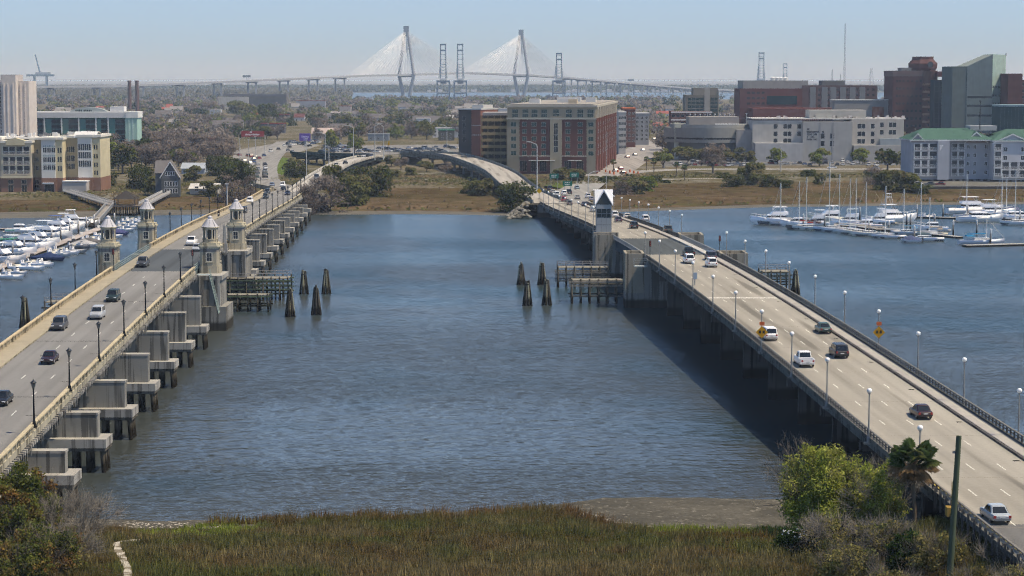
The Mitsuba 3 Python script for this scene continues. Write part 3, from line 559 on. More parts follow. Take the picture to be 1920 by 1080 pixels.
RB_CARS = [(1733, 788, 'sedan', (.03, .012, .014), 'dark maroon sedan alone in the outer lanes at the near end of the right bridge'), (1512, 690, 'pickup', WHITE, 'white pickup with an open bed in the inner lane of the right bridge'), (1577, 673, 'van', (.02, .02, .024), 'black minivan on the right bridge beside the white pickup'), (1547, 627, 'sedan', GREEN, 'dark green sedan by the outer kerb of the right bridge'), (1445, 640, 'suv', WHITE, 'white hatchback seen through the yellow sign on the inner rail'), (1335, 502, 'suv', (.66, .68, .68), 'white off-roader at the outer edge of the bascule span, nearer of a pair'), (1334, 489, 'suv', (.045, .05, .07), 'dark off-roader hidden behind the white one at the bascule span'), (1293, 495, 'suv', (.70, .72, .73), 'white off-roader in the second lane just before the bascule span'), (1293, 482, 'pickup', (.02, .03, .03), 'dark pickup on the dark bascule deck of the right bridge'), (1189, 429, 'suv', (.02, .025, .025), 'black off-roader beside the control tower'), (1253, 437, 'suv', OLIVE, 'olive green off-roader by the outer kerb past the bascule span'), (1211, 416, 'suv', WHITE, 'white off-roader by the outer kerb past the control tower'), (1160, 417, 'sedan', (.05, .035, .06), 'dark purple sedan just past the control tower'), (1176, 410, 'sedan', (.6, .58, .52), 'cream sedan just past the control tower'), (1153, 408, 'suv', WHITE, 'white car peeping out to the right of the control tower'),
    (1113, 398, 'van', (.38, .42, .42), 'grey green van just left of the control tower'), (1096, 387, 'sedan', (.03, .035, .06), 'navy sedan in the jam left of the control tower'), (1057, 379, 'suv', RED, 'red off-roader in the jam at the far end of the right bridge'), (1068, 385, 'hatch', (.07, .06, .055), 'dark grey hatchback by the inner rail in the jam'), (1083, 374, 'sedan', (.30, .31, .30), 'silver sedan in the middle of the jam'), (1103, 372, 'suv', WHITE, 'white off-roader right of the silver sedan in the jam'), (1110, 377, 'sedan', (.26, .24, .28), 'grey sedan just behind the white off-roader in the jam'), (1058, 367, 'van', (.74, .74, .72), 'white van behind the red off-roader in the jam'), (1044, 369, 'suv', (.6, .62, .6), 'pale off-roader by the inner rail at the far end of the jam'), (1067, 365, 'van', (.02, .024, .022), 'black van at the far end of the jam'), (1037, 363, 'sedan', (.42, .42, .40), 'silver car by the inner rail where the flyover joins'), (1031, 358, 'suv', (.04, .045, .05), 'dark off-roader where the flyover joins the right bridge'), (1082, 356, 'sedan', (.22, .30, .34), 'pale blue sedan leading away from the jam'), (1118, 385, 'suv', (.05, .05, .05), 'dark grey off-roader hidden behind the control tower roof'), (1876, 985, 'sedan', (.33, .37, .40), 'silver blue sedan behind twigs at the lower right corner')]
for u, v, k, c, lab in RB_CARS:
    p = on(RZ, u, v); place(car_proto(k, c), 'car' if k != 'pickup' else 'pickup_truck', lab, 'car' if k != 'pickup' else 'pickup truck', mat(p[0], p[1] + CARS[k][0] / 2 - .1, RZ(p[1] + 2) + .02, .061))
# motorcyclist on the left bridge
p = on(LZ, 410, 407); bk = thing('motorcycle', 'dark motorcycle riding beside the sidewalk of the left bridge', 'motorcycle'); A = mat(p[0], p[1], LZ(p[1]), math.pi + .04)
for y in (-.72, .74): put(bk, 'wheel', M().lathe([(0, -.07), (.3, -.07), (.31, .07), (0, .07)], n=12, col=(.015, .015, .015)).ply('m_gloss'), A @ mat(0, y, .31) @ ROLL)
put(bk, 'frame', M().tube([0, -.7, .35], [0, .1, .75], .12, .14, 6, (.03, .03, .03)).tube([0, .74, .32], [0, .45, 1.05], .04, .04, 5, (.3, .3, .3)).ball([0, .15, .78], (.15, .34, .15), (.05, .02, .02), 6).box(-.13, .13, -.75, -.1, .72, .84, (.02, .02, .02)).tube([-.36, .42, 1.05], [.36, .42, 1.05], .025, .025, 5, (.2, .2, .2)).ball([0, .58, .95], .12, (.6, .6, .55), 5).ply('m_gloss'), A)
import manifold3d as mf
def bones(joints, links, edge=.05):
    s = lambda j: mf.Manifold.sphere(joints[j][1], 14).translate(list(map(float, joints[j][0])))
    b = mf.Manifold.batch_boolean([mf.Manifold.batch_hull([s(a), s(c)]) for a, c in links], mf.OpType.Add).refine_to_length(edge).to_mesh()
    t = trimesh.Trimesh(b.vert_properties[:, :3], b.tri_verts, process=False); trimesh.smoothing.filter_taubin(t, iterations=6); return t
J = {'hip': ((0, -.35, .92), .16), 'chest': ((0, -.18, 1.32), .18), 'neck': ((0, -.12, 1.5), .07), 'sl': ((-.2, -.16, 1.42), .08), 'sr': ((.2, -.16, 1.42), .08), 'el': ((-.34, .1, 1.2), .055), 'er': ((.34, .1, 1.2), .055), 'hl': ((-.33, .38, 1.08), .045), 'hr': ((.33, .38, 1.08), .045), 'kl': ((-.22, .12, .8), .08), 'kr': ((.22, .12, .8), .08), 'fl': ((-.2, -.2, .4), .06), 'fr': ((.2, -.2, .4), .06), 'tl': ((-.2, 0.0, .34), .05), 'tr': ((.2, 0.0, .34), .05), 'wl': ((-.1, -.33, .9), .13), 'wr': ((.1, -.33, .9), .13)}
t = bones(J, [('hip', 'chest'), ('chest', 'neck'), ('chest', 'sl'), ('chest', 'sr'), ('sl', 'el'), ('sr', 'er'), ('el', 'hl'), ('er', 'hr'), ('wl', 'kl'), ('wr', 'kr'), ('wl', 'hip'), ('wr', 'hip'), ('kl', 'fl'), ('kr', 'fr'), ('fl', 'tl'), ('fr', 'tr')])
rd = thing('person', 'rider in dark clothes and helmet sitting on the motorcycle', 'person')
put(rd, 'body', M().add(t.vertices, t.faces, (.03, .03, .035)).ply('m_matte'), A); put(rd, 'helmet', M().ball([0, -.1, 1.68], (.14, .16, .16), (.02, .02, .02), 8).ply('m_gloss'), A)
put(rd, 'face', M().ball([0, 0.0, 1.66], (.09, .07, .1), (.30, .19, .14), 6).ply('m_matte'), A)
# ================================================================ dolphins, fenders, docks
WOOD, WGREEN = (.13, .115, .085), (.10, .13, .085)
def dolphin_proto(seed, h=5.0):
    r = np.random.default_rng(seed); out = []
    for k in range(8):
        a = k * 2 * math.pi / 7; R0, R1 = (1.02, .32) if k < 7 else (0, 0); hh = h + r.uniform(-.35, .25) + (.35 if k == 7 else 0)
        c = np.multiply((.075, .068, .052) if r.random() < .65 else (.27, .26, .18), r.uniform(.7, 1.3))
        out.append(('pile', M().tube([R0 * math.cos(a), R0 * math.sin(a), -1], [R1 * math.cos(a), R1 * math.sin(a), hh], .21, .17, 7, c).ply('m_timber'), None))
    out.append(('binding', M().lathe([(.60, h - .75), (.57, h - .55)], n=10, col=(.05, .05, .045)).ply('m_matte'), None)); return out
for i, (u, v, h, lab) in enumerate(((570, 551, 4.9, 'timber dolphin just right of the fender of the left bridge, farther left one'), (612, 551, 5.2, 'timber dolphin farthest out from the left bridge in the back row'), (544, 594, 5.4, 'timber dolphin in the front row nearest the fender of the left bridge'), (593, 590, 5.3, 'timber dolphin in the front row farther out from the left bridge'),
        (977, 534, 4.6, 'timber dolphin farthest left before the right bridge, back row'), (1016, 534, 4.8, 'timber dolphin in the back row nearer the fender of the right bridge'), (989, 573, 5.0, 'timber dolphin farthest left before the right bridge, front row'), (1025, 572, 5.2, 'timber dolphin in the front row nearer the fender of the right bridge'), (47, 614, 5.6, 'timber dolphin on the marina side of the left bridge'), (1491, 552, 5.0, 'timber dolphin on the far side of the right bridge'))):
    p = G(u, v, 0); place(dolphin_proto(i, h), 'mooring_dolphin', lab, 'dolphin', mat(p[0], p[1], 0, i * 1.3), 'timber dolphins in the river')
def fender(label, P0, P1, back, hts, ztop, rail=True, col=WGREEN, step=1.7):
    k = thing('fender', label, 'fender'); P0, P1, back = (np.asarray(x, float)[:2] for x in (P0, P1, back)); L = np.linalg.norm(P1 - P0); n = max(2, int(L / step)); d = (P1 - P0) / L
    for row in (0, 1):
        o = back * row
        for i in range(n + 1):
            p = P0 + o + (P1 - P0) * i / n; m = M().tube([*(p + .12), -1], [*p, ztop + .3], .2, .17, 7, np.multiply(WOOD, rng.uniform(.7, 1.2)))
            if i % 2 == 0: q = p + back * (.30 if row == 0 else .0); m.tube([*(p - back / np.linalg.norm(back) * .9), -1], [*p, ztop - .6], .18, .17, 6, WOOD)
            put(k, 'pile', m.ply('m_timber'))
        for h in hts:
            a, b = P0 + o - d * .6, P1 + o + d * .6
            put(k, 'beam', M().obox(a, b, .5, h - .13, h + .13, np.multiply(col, rng.uniform(.8, 1.5))).ply('m_timber'))
    c = (P0 + P1) / 2 + back / 2
    put(k, 'walkway', M().obox(P0 + back / 2, P1 + back / 2, np.linalg.norm(back) * .8, ztop - .1, ztop + .02, (.25, .24, .20)).ply('m_timber'))
    if rail:
        m = M()
        for row in (0, 1):
            m = M()
            for hh in (.55, 1.05): m.obox(P0 + back * row, P1 + back * row, .07, ztop + hh - .05, ztop + hh + .05, (.40, .38, .36))
            for i in range(n + 1): p = P0 + back * row + (P1 - P0) * i / n; m.box(p[0] - .05, p[0] + .05, p[1] - .05, p[1] + .05, ztop, ztop + 1.1, (.40, .38, .36))
            put(k, 'handrail', m.ply('m_matte'))
    return k
a, b = G(412, 575)[:2], G(505, 575)[:2]
fender('green timber fender with handrail at the foot of the river-side bridge houses', D(400, 560, 442), D(540, 560, 442), (0, 7), (1.4, 2.3, 3.2, 4.1), 4.5)
fender('low green timber fender in front of the handrailed one, left bridge', D(408, 590, 420), D(502, 590, 420), (0, 4), (1.2, 3.0), 3.3, False)
fender('grey timber fender with handrail running out from the control tower', D(1046, 533, 470), D(1140, 533, 470), (0, 5), (1.4, 2.3, 3.2), 4.3, True, (.19, .18, .15))
fender('lower grey timber fender in front of the concrete box of the right bridge', D(1072, 570, 436), D(1172, 570, 436), (0, 5), (1.5, 3.6, 4.4), 4.7, False, (.19, .18, .15))
fender('dark timber fender on the marina side of the left bridge', D(84, 590, 405), D(150, 590, 405), (0, 6), (1.4, 2.4), 3.4, True, (.06, .06, .05))
fender('dark timber fender on the far side of the right bridge', D(1428, 550, 462), D(1480, 550, 462), (0, 6), (1.4, 2.5, 3.4), 4.1, True, (.06, .07, .06))
# steel stair down to the fender at the left bridge
s = thing('stair', 'pale green steel stair down the bascule pier of the left bridge', 'stair'); a, b = D(392, 515, 386), D(410, 588, 386)
for dy in (0, 1.1): put(s, 'stringer', M().tube(a + [0, dy, 0], b + [0, dy, 0], .09, .09, 5, (.36, .45, .42)).tube(a + [0, dy, 1], b + [0, dy, 1], .05, .05, 5, (.36, .45, .42)).ply('m_matte'))
for i in range(14):
    q = a + (b - a) * (i + .5) / 14; put(s, 'step', M().box(q[0] - .18, q[0] + .18, q[1], q[1] + 1.1, q[2] - .03, q[2] + .03, (.30, .36, .34)).ply('m_matte'))
put(s, 'landing', M().box(a[0] - 2.2, a[0] + .2, a[1] - .3, a[1] + 1.6, a[2] - .1, a[2], (.34, .40, .40)).ply('m_matte'))

# ================================================================ boats (bow is +y)
HULLW = (.90, .90, .89)
def hull(m, L, B, fb, col, sheer=.35, stern=.85, deck=(.62, .62, .60), keel=(.04, .05, .07)):
    rings, top = [], []
    for f in np.linspace(0, 1, 9):
        y = -L / 2 + L * f; wf = (stern + (1 - stern) * min(1, f / .4)) if f < .4 else max(.02, (1 - ((f - .4) / .6) ** 2.2)); w = B / 2 * wf; z = fb + sheer * max(0, f - .25) ** 1.6 * 1.6
        yb = y - (f > .7) * (f - .7) * L * .25
        rings.append([[-w, y, z], [-w * .93, y, z * .5], [-w * .72, yb, 0.05], [-w * .3, yb, -.35], [w * .3, yb, -.35], [w * .72, yb, .05], [w * .93, y, z * .5], [w, y, z]]); top.append([[-w * .98, y, z - .02], [w * .98, y, z - .02]])
    m.loft(rings, col); P = np.array(top); n = len(P); i = np.arange(n - 1)
    m.add(P.reshape(-1, 3), np.stack([2 * i, 2 * i + 1, 2 * i + 3, 2 * i + 2], 1), deck); m.loft([[r[1], r[2], [r[2][0] * 1.0, r[2][1], r[2][2] + .1]] for r in [np.array(x) for x in rings]], keel, False, False)
    return m
def cabin(x, y0, y1, z0, z1, rake0=.4, rake1=.6, taper=.82):      # rake0: stern, rake1: bow
    return [[-x, y0, z0], [x, y0, z0], [x, y1, z0], [-x, y1, z0], [-x * taper, y0 + rake0, z1], [x * taper, y0 + rake0, z1], [x * taper, y1 - rake1, z1], [-x * taper, y1 - rake1, z1]]
def band(x, y0, y1, z0, z1, rake0, rake1, taper, f0, f1, e=.03):     # a window band round a cabin
    a = np.array(cabin(x, y0, y1, z0, z1, rake0, rake1, taper)); lo, hi = a[:4], a[4:]; p, q = lo + (hi - lo) * f0, lo + (hi - lo) * f1; c = (p + q).mean(0) * [1, 1, 0]; gr = lambda v: v + np.sign(v - c) * [e, e, 0]
    return np.vstack([gr(p), gr(q)])
GLZ = (.012, .016, .022)
def cruiser(L, B, col=HULLW, fly=True, tower=False, canvas=None):
    out = []; fb = .11 * L + .1; m = hull(M(), L, B, fb, col, sheer=.5 + .03 * L); out.append(('hull', m.ply('m_gloss'), None))
    c = M(); a = (B * .40, -L * .22, L * .24, fb, fb + 1.25, .1, 1.5, .84); c.hexa(cabin(*a), (.86, .86, .86)); out.append(('cabin', c.ply('m_gloss', smooth=False), None)); out.append(('cabin_window', M().hexa(band(*a, .38, .80), GLZ).ply('m_glass', smooth=False), None))
    z = fb + 1.25
    if fly:
        f = M().hexa(cabin(B * .36, -L * .26, L * .10, z + .001, z + .75, .05, .6, .92), (.86, .86, .86)); out.append(('flybridge', f.ply('m_gloss', smooth=False), None)); out.append(('flybridge_screen', M().quad([-B * .28, L * .06, z + .76], [B * .28, L * .06, z + .76], [B * .26, L * .0, z + 1.25], [-B * .26, L * .0, z + 1.25], GLZ).ply('m_glass'), None))
        r = M()
        for x in (-B * .3, B * .3): r.tube([x, -L * .2, z + .7], [x * .95, -L * .16, z + 1.95], .05, .05, 5, (.7, .7, .7)).tube([x, L * .03, z + .7], [x * .95, -L * .02, z + 1.95], .05, .05, 5, (.7, .7, .7))
        r.box(-B * .36, B * .36, -L * .24, L * .04, z + 1.95, z + 2.05, (.75, .75, .74) if canvas is None else canvas); out.append(('hardtop', r.ply('m_gloss'), None))
    if tower:
        r = M(); z2 = z + 2.05
        for x in (-1, 1):
            for y in (-1, 1): r.tube([x * B * .26, -L * .1 + y * 1.0, z2], [x * .5, -L * .1 + y * .5, z2 + 3.0], .05, .05, 5, (.66, .66, .66))
        r.box(-.8, .8, -L * .1 - .7, -L * .1 + .7, z2 + 2.0, z2 + 2.1, (.7, .7, .7)).box(-.7, .7, -L * .1 - .7, -L * .1 + .7, z2 + 3.0, z2 + 3.1, (.75, .75, .75)); out.append(('tuna_tower', r.ply('m_gloss'), None))
        g = M()
        for x in (-1, 1): g.tube([x * B * .4, -L * .02, fb + .4], [x * B * 1.1, -L * .25, fb + 6.5], .03, .015, 4, (.6, .58, .5))
        out.append(('outrigger', g.ply('m_gloss'), None))
    k = M()
    for s in (-1, 1):
        pts = [[s * B / 2 * .95 * max(.03, 1 - max(0, (f - .4) / .6) ** 2.2), -L / 2 + L * f, fb + (.5 + .03 * L) * max(0, f - .25) ** 1.6 * 1.6 + .6] for f in np.linspace(.5, .98, 6)]; k.path(pts, .025, 4, (.65, .65, .65))
        for p in pts: k.tube([p[0], p[1], p[2] - .6], p, .02, .02, 4, (.65, .65, .65), False)
    out.append(('bow_rail', k.ply('m_gloss'), None)); out.append(('swim_platform', M().box(-B * .4, B * .4, -L / 2 - .8, -L / 2 + .02, .25, .35, (.5, .45, .36)).ply('m_matte'), None)); return out
def sailboat(L, B, mast, col=HULLW, cover=(.7, .7, .68), boom=True, aft=False):
    out = []; fb = .085 * L + .15; out.append(('hull', hull(M(), L, B, fb, col, .35, .6).ply('m_gloss'), None)); a = (B * .28, -L * .18, L * .22, fb, fb + .55, .1, .8, .85)
    out.append(('cabin', M().hexa(cabin(*a), (.72, .72, .70)).ply('m_gloss', smooth=False), None)); out.append(('cabin_window', M().hexa(band(*a, .35, .75), GLZ).ply('m_glass', smooth=False), None))
    y = L * .1; out.append(('mast', M().tube([0, y, fb], [0, y, mast], .15, .11, 6, (.82, .81, .78)).tube([-B * .3, y, mast * .55], [B * .3, y, mast * .55], .03, .03, 4, (.7, .69, .66)).ply('m_gloss'), None))
    if boom: out.append(('boom', M().tube([0, y - .1, fb + 1.5], [0, -L * .34, fb + 1.55], .07, .06, 5, (.6, .6, .58)).ply('m_gloss'), None)); out.append(('sail_cover', M().tube([0, y - .2, fb + 1.72], [0, -L * .32, fb + 1.66], .19, .12, 6, cover).ply('m_matte'), None))
    g = M(); g.tube([0, y, mast * .98], [0, L * .49, fb + .5], .05, .05, 4, (.55, .54, .5), False)
    for s in (-1, 1): g.tube([0, y, mast * .97], [s * B * .45, y - .2, fb], .018, .018, 3, (.3, .3, .3), False)
    g.tube([0, y, mast * .99], [0, -L * .49, fb + .1], .018, .018, 3, (.3, .3, .3), False); out.append(('rigging', g.ply('m_matte'), None))
    b = M().hexa(cabin(B * .33, -L * .34, -L * .14, fb + 1.0, fb + 1.3, .1, .5, .9), cover); out.append(('bimini', b.ply('m_matte', smooth=False), None))
    if aft: out.append(('mizzen_mast', M().tube([0, -L * .3, fb], [0, -L * .3, mast * .62], .07, .05, 5, (.70, .69, .66)).ply('m_gloss'), None))
    return out
def runabout(L, B, col=HULLW, cover=None, motor=True, top=None):
    out = []; fb = .75; out.append(('hull', hull(M(), L, B, fb, col, .3, .9, deck=(.5, .5, .48) if cover is None else cover).ply('m_gloss'), None))
    if cover is not None:
        P = [[[-B * .5 * s, y, fb + .0], [-B * .2 * s, y, fb + h * .8], [0, y, fb + h], [B * .2 * s, y, fb + h * .8], [B * .5 * s, y, fb]] for y, s, h in ((-L * .48, .9, .1), (-L * .2, 1, .7), (L * .02, 1, 1.1), (L * .15, .95, .8), (L * .44, .3, .35))]; out.append(('boat_cover', M().loft(P, cover, False, False).ply('m_matte'), None))
    else:
        out.append(('console', M().box(-.45, .45, -.3, .5, fb - .1, fb + .75, (.7, .7, .7)).ply('m_gloss'), None)); out.append(('windscreen', M().quad([-.6, .52, fb + .4], [.6, .52, fb + .4], [.55, .3, fb + .95], [-.55, .3, fb + .95], GLZ).ply('m_glass'), None)); out.append(('seat', M().box(-B * .35, B * .35, -L * .38, -L * .28, fb - .1, fb + .3, (.6, .58, .5)).ply('m_matte'), None))
    if top is not None:
        r = M().box(-B * .4, B * .4, -1.2, 1.0, fb + 1.9, fb + 2.0, top)
        for x in (-1, 1):
            for yy in (-1.0, .8): r.tube([x * B * .36, yy, fb], [x * B * .36, yy, fb + 1.9], .03, .03, 4, (.6, .6, .6))
        out.append(('t_top', r.ply('m_matte'), None))
    if motor:
        for x in ((-.35, .35) if L > 6.5 else (0,)): out.append(('outboard', M().hexa(cabin(.22, -L / 2 - .55, -L / 2 - .02, fb - .2, fb + .6, .1, .1, .8), (.62, .62, .64) if cover is None else (.05, .05, .055)).box(x * 0 - .1, .1, -L / 2 - .4, -L / 2 - .2, -.2, fb - .2, (.05, .05, .05)).ply('m_gloss', smooth=False), mat(x, 0, 0)))
    return out
def boat(proto, u, v, head, label, cat, z=0.0, grp=None):          # head: compass on the plan, degrees from +y to the left
    p = G(u, v, 0); return place(proto, {'motor yacht': 'motor_yacht', 'sailboat': 'sailboat', 'motorboat': 'motorboat'}[cat], label, cat, mat(p[0], p[1], z, math.radians(head), 1.0 if cat == 'sailboat' else 1.15), grp)
# ---- left marina
PIER_C = (.40, .36, .33)
def dock(label, pts, w, col=PIER_C, z=.55):
    k = thing('dock', label, 'dock')
    for a, b in zip(pts[:-1], pts[1:]):
        put(k, 'float', M().obox(a, b, w, -.2, z - .12, (.12, .11, .10)).ply('m_timber')); d = np.asarray(b[:2]) - a[:2]; n = max(1, int(np.linalg.norm(d) / 6))
        for i in range(n): put(k, 'deck_panel', M().obox(a[:2] + d * (i + .01) / n, a[:2] + d * (i + .99) / n, w + .1, z - .119, z, np.multiply(col, rng.uniform(.85, 1.15))).ply('m_matte'))
    return k
dk = dock('long floating dock of the marina left of the left bridge', [G(-60, 530), G(60, 478), G(150, 445), G(205, 424)], 3.0)
dock('second floating dock at the far left edge of the marina', [G(-80, 432), G(52, 431)], 2.6)
pil = [('pile', M().tube([0, 0, -1], [0, 0, 3.9], .24, .22, 8, (.30, .28, .25)).ply('m_timber'), None), ('cap', M().lathe([(.23, 2.9), (.235, 3.9), (.24, 3.95), (.0, 4.45)], n=8, col=(.75, .75, .74)).ply('m_matte'), None)]
for i, (u, v) in enumerate(((24, 484), (46, 475), (67, 469), (97, 457), (114, 450), (131, 444), (147, 438), (162, 432), (177, 428), (215, 425), (5, 490))):
    p = G(u, v); place(pil, 'dock_piling', f'white capped mooring pile at the long left dock, {ORD[(i + 1) % 11]} along it', 'mooring pile', mat(p[0], p[1], 0), 'mooring piles of the left marina')
r = np.random.default_rng(3); m = M()
for i in range(60):
    t = i / 60; p = G(-60 + 265 * t, 530 - 106 * t ** .93); x, y = p[0] + r.uniform(-1.2, 1.2), p[1]; s = r.uniform(.3, .6)
    if i % 4 == 0: place([(None, M().box(-.45, .45, -.35, .35, .56, 1.3, (.72, .72, .70)).box(-.48, .48, -.38, .38, 1.3, 1.36, (.6, .6, .6)).ply('m_matte'), None)], 'dock_box', f'white locker box on the long left dock, {nth(i // 4)} from its lower end', 'dock box', mat(x, y, 0, .5), 'locker boxes on the left dock')
LM = 'boats of the left marina'
boat(cruiser(11.5, 3.8, tower=False), 60, 468, -100, 'white cabin cruiser with a radar arch, nearest large one behind the piles', 'motor yacht')
boat(cruiser(12.5, 4.0, (.62, .64, .64)), 92, 449, -100, 'long white cruiser with a dark windscreen, second behind the piles', 'motor yacht')
boat(cruiser(11, 3.9, canvas=(.06, .09, .25)), 112, 437, -95, 'white cruiser with a blue canvas top in the left marina', 'motor yacht')
boat(cruiser(10, 4.2, (.70, .69, .66)), 140, 424, -80, 'tall white trawler with a flat roof at the far end of the left dock', 'motor yacht')
boat(cruiser(12, 4.0, (.72, .70, .68)), 4, 495, -110, 'white boat cut by the left edge of the picture', 'motor yacht')
boat(runabout(6.5, 2.3, (.05, .22, .15), None, False, (.03, .2, .14)), 20, 452, -80, 'small boat with a green canvas behind the cruisers', 'motorboat')
boat(runabout(8.5, 2.7, HULLW), 52, 506, -112, 'white open runabout nearest the camera in the left marina', 'motorboat')
boat(runabout(8.2, 2.7, (.05, .07, .15), (.035, .055, .13)), 92, 488, -112, 'runabout under a navy blue cover', 'motorboat')
boat(runabout(8.4, 2.7, (.38, .38, .38), None), 134, 474, -112, 'grey open boat with white outboards beside the navy covered one', 'motorboat')
boat(runabout(8.4, 2.6, (.10, .10, .10), (.16, .155, .15)), 168, 459, -110, 'boat under a dark grey cover left of the nearer marina-side bridge house', 'motorboat')
boat(runabout(7.6, 2.5, (.6, .62, .62), None), 190, 452, -110, 'white boat half hidden by the nearer marina-side bridge house', 'motorboat')
boat(runabout(7.4, 2.5, (.09, .10, .22), (.08, .09, .20)), 217, 441, -108, 'boat under a purple blue cover right of the nearer marina-side bridge house', 'motorboat')
for i, (u, v, l) in enumerate(((228, 434, 'white runabout between the two marina-side bridge houses, nearest'), (238, 429, 'white runabout between the two marina-side bridge houses, middle one'), (246, 424, 'white runabout between the two marina-side bridge houses, farther one'), (252, 419, 'white runabout tucked left of the farther marina-side bridge house'))):
    boat(runabout(7.4 - .2 * i, 2.4, (.70, .71, .72)), u, v, -106, l, 'motorboat')
for i, (u, v, c, l) in enumerate(((75, 497, (.68, .68, .68), 'small white skiff squeezed beside the navy covered runabout'), (112, 481, (.62, .63, .63), 'small pale skiff squeezed beside the grey open boat'), (150, 466, (.20, .20, .20), 'small dark skiff between the grey open boat and the dark covered one'), (30, 516, (.7, .7, .7), 'white skiff at the lower end of the left dock'))):
    boat(runabout(5.6, 2.0, c), u, v, -112, l, 'motorboat')
for u, v, L, B, hd, c, l in ((30, 478, 10.5, 3.6, -104, (.88, .88, .87), 'white cruiser between the first two piles of the left marina'), (76, 459, 10, 3.5, -100, (.80, .81, .80), 'pale cruiser squeezed between the two long white ones'), (104, 443, 9, 3.4, -96, (.90, .90, .88), 'small white cruiser below the blue canvas one'), (126, 431, 9.5, 3.5, -90, (.88, .88, .86), 'white cruiser next to the flat roofed trawler'), (158, 424, 8.5, 3.2, -84, (.88, .88, .88), 'white cruiser at the foot of the gangway'), (40, 436, 8, 3, -90, (.85, .86, .86), 'white cruiser moored beyond the green canvas boat')): boat(cruiser(L, B, c, fly=L > 9.4), u, v, hd, l, 'motor yacht')
for u, v, c, cv, l in ((72, 500, (.88, .88, .88), None, 'second white open runabout from the camera in the left marina'), (14, 523, (.86, .86, .86), None, 'white open boat at the lowest end of the left dock'), (122, 477, (.9, .9, .9), None, 'bright white runabout above the grey open boat'), (158, 463, (.7, .7, .7), (.45, .45, .44), 'boat under a pale grey cover above the dark covered one'), (182, 455, (.88, .88, .87), None, 'white runabout left of the nearer marina-side bridge house'), (205, 446, (.85, .85, .85), None, 'white runabout just behind the dome of the nearer marina-side bridge house'), (262, 416, (.85, .85, .85), None, 'white skiff behind the farther marina-side bridge house')): boat(runabout(7.6, 2.5, c, cv), u, v, -110, l, 'motorboat')
# pavilion, gangway, boardwalks
pv = thing('pavilion', 'open wooden pavilion with a dark shingle roof on piles over the marsh edge', 'pavilion'); C0 = D(237, 385, 720); zf = 3.4; px, py = C0[0], C0[1]
put(pv, 'platform', M().box(px - 5.5, px + 5.5, py - 5, py + 5, zf - .3, zf, (.16, .14, .12)).ply('m_timber'))
for x in np.linspace(-5.5, 5.5, 6):
    for y in (-4.5, 0, 4.5): put(pv, 'pile', M().tube([px + x, py + y, -1], [px + x, py + y, zf - .3], .22, .2, 6, (.09, .08, .07)).ply('m_timber'))
for x in (-3.4, 3.4):
    for y in (-3.2, 3.2): put(pv, 'post', M().box(px + x - .12, px + x + .12, py + y - .12, py + y + .12, zf, zf + 2.9, (.10, .09, .08)).ply('m_matte'))
m = M(); e, zt = 4.1, zf + 5.0; zr = zf + 2.2
for a, b in (((-e, -e), (e, -e)), ((e, -e), (e, e)), ((e, e), (-e, e)), ((-e, e), (-e, -e))): m.tri([px + a[0], py + a[1], zr], [px + b[0], py + b[1], zr], [px, py, zt], (.055, .05, .045))
m.quad([px - e, py - e, zr], [px - e, py + e, zr], [px + e, py + e, zr], [px + e, py - e, zr], (.06, .05, .05)); put(pv, 'roof', m.ply('m_matte', smooth=False))
def walk(label, pts, w, zs, railc=(.50, .50, .48), name='boardwalk'):
    k = thing(name, label, 'boardwalk' if name == 'boardwalk' else 'gangway')
    for (a, b), (z0, z1) in zip(zip(pts[:-1], pts[1:]), zip(zs[:-1], zs[1:])):
        a, b = np.asarray(a[:2]), np.asarray(b[:2]); d = b - a; L = np.linalg.norm(d); d /= L; nn = np.array([d[1], -d[0]])
        put(k, 'walkway', M().obox(a, b, w, z0 - .3, z0, (.27, .25, .22), z1 - .3, z1).ply('m_timber')); m = M(); n = int(L / 2)
        for s in (-1, 1):
            for i in range(n + 1):
                p = a + d * L * i / n + nn * s * w / 2; z = z0 + (z1 - z0) * i / n; m.box(p[0] - .07, p[0] + .07, p[1] - .07, p[1] + .07, z - .3, z + 1.15, railc)
                if i < n: q = a + d * L * (i + 1) / n + nn * s * w / 2; m.tube([*p, z], [*q, z0 + (z1 - z0) * (i + 1) / n + 1.0], .06, .06, 4, railc, False)
            p, q = a + nn * s * w / 2, b + nn * s * w / 2; m.tube([*p, z0 + 1.1], [*q, z1 + 1.1], .08, .08, 4, railc)
        put(k, 'railing', m.ply('m_matte'))
        if name == 'boardwalk':
            for i in range(0, n + 1, 3):
                for s in (-1, 1): p = a + d * L * i / n + nn * s * w * .4; put(k, 'pile', M().tube([*p, -1], [*p, z0 + (z1 - z0) * i / n - .3], .15, .14, 6, (.10, .09, .08)).ply('m_timber'))
    return k
walk('white railed gangway from the pavilion down to the long left dock', [[px - 5, py - 4], G(172, 428)], 2.4, [zf, .7], name='gangway')
walk('boardwalk with crossed white rails running left from the pavilion to the apartments', [[px - 5.5, py + 3], D(125, 360, 815)], 2.6, [zf, 3.2])
walk('boardwalk running right from the pavilion to the gabled house', [[px + 5.5, py + 1], D(312, 365, 800)], 3.0, [zf, 3.2])
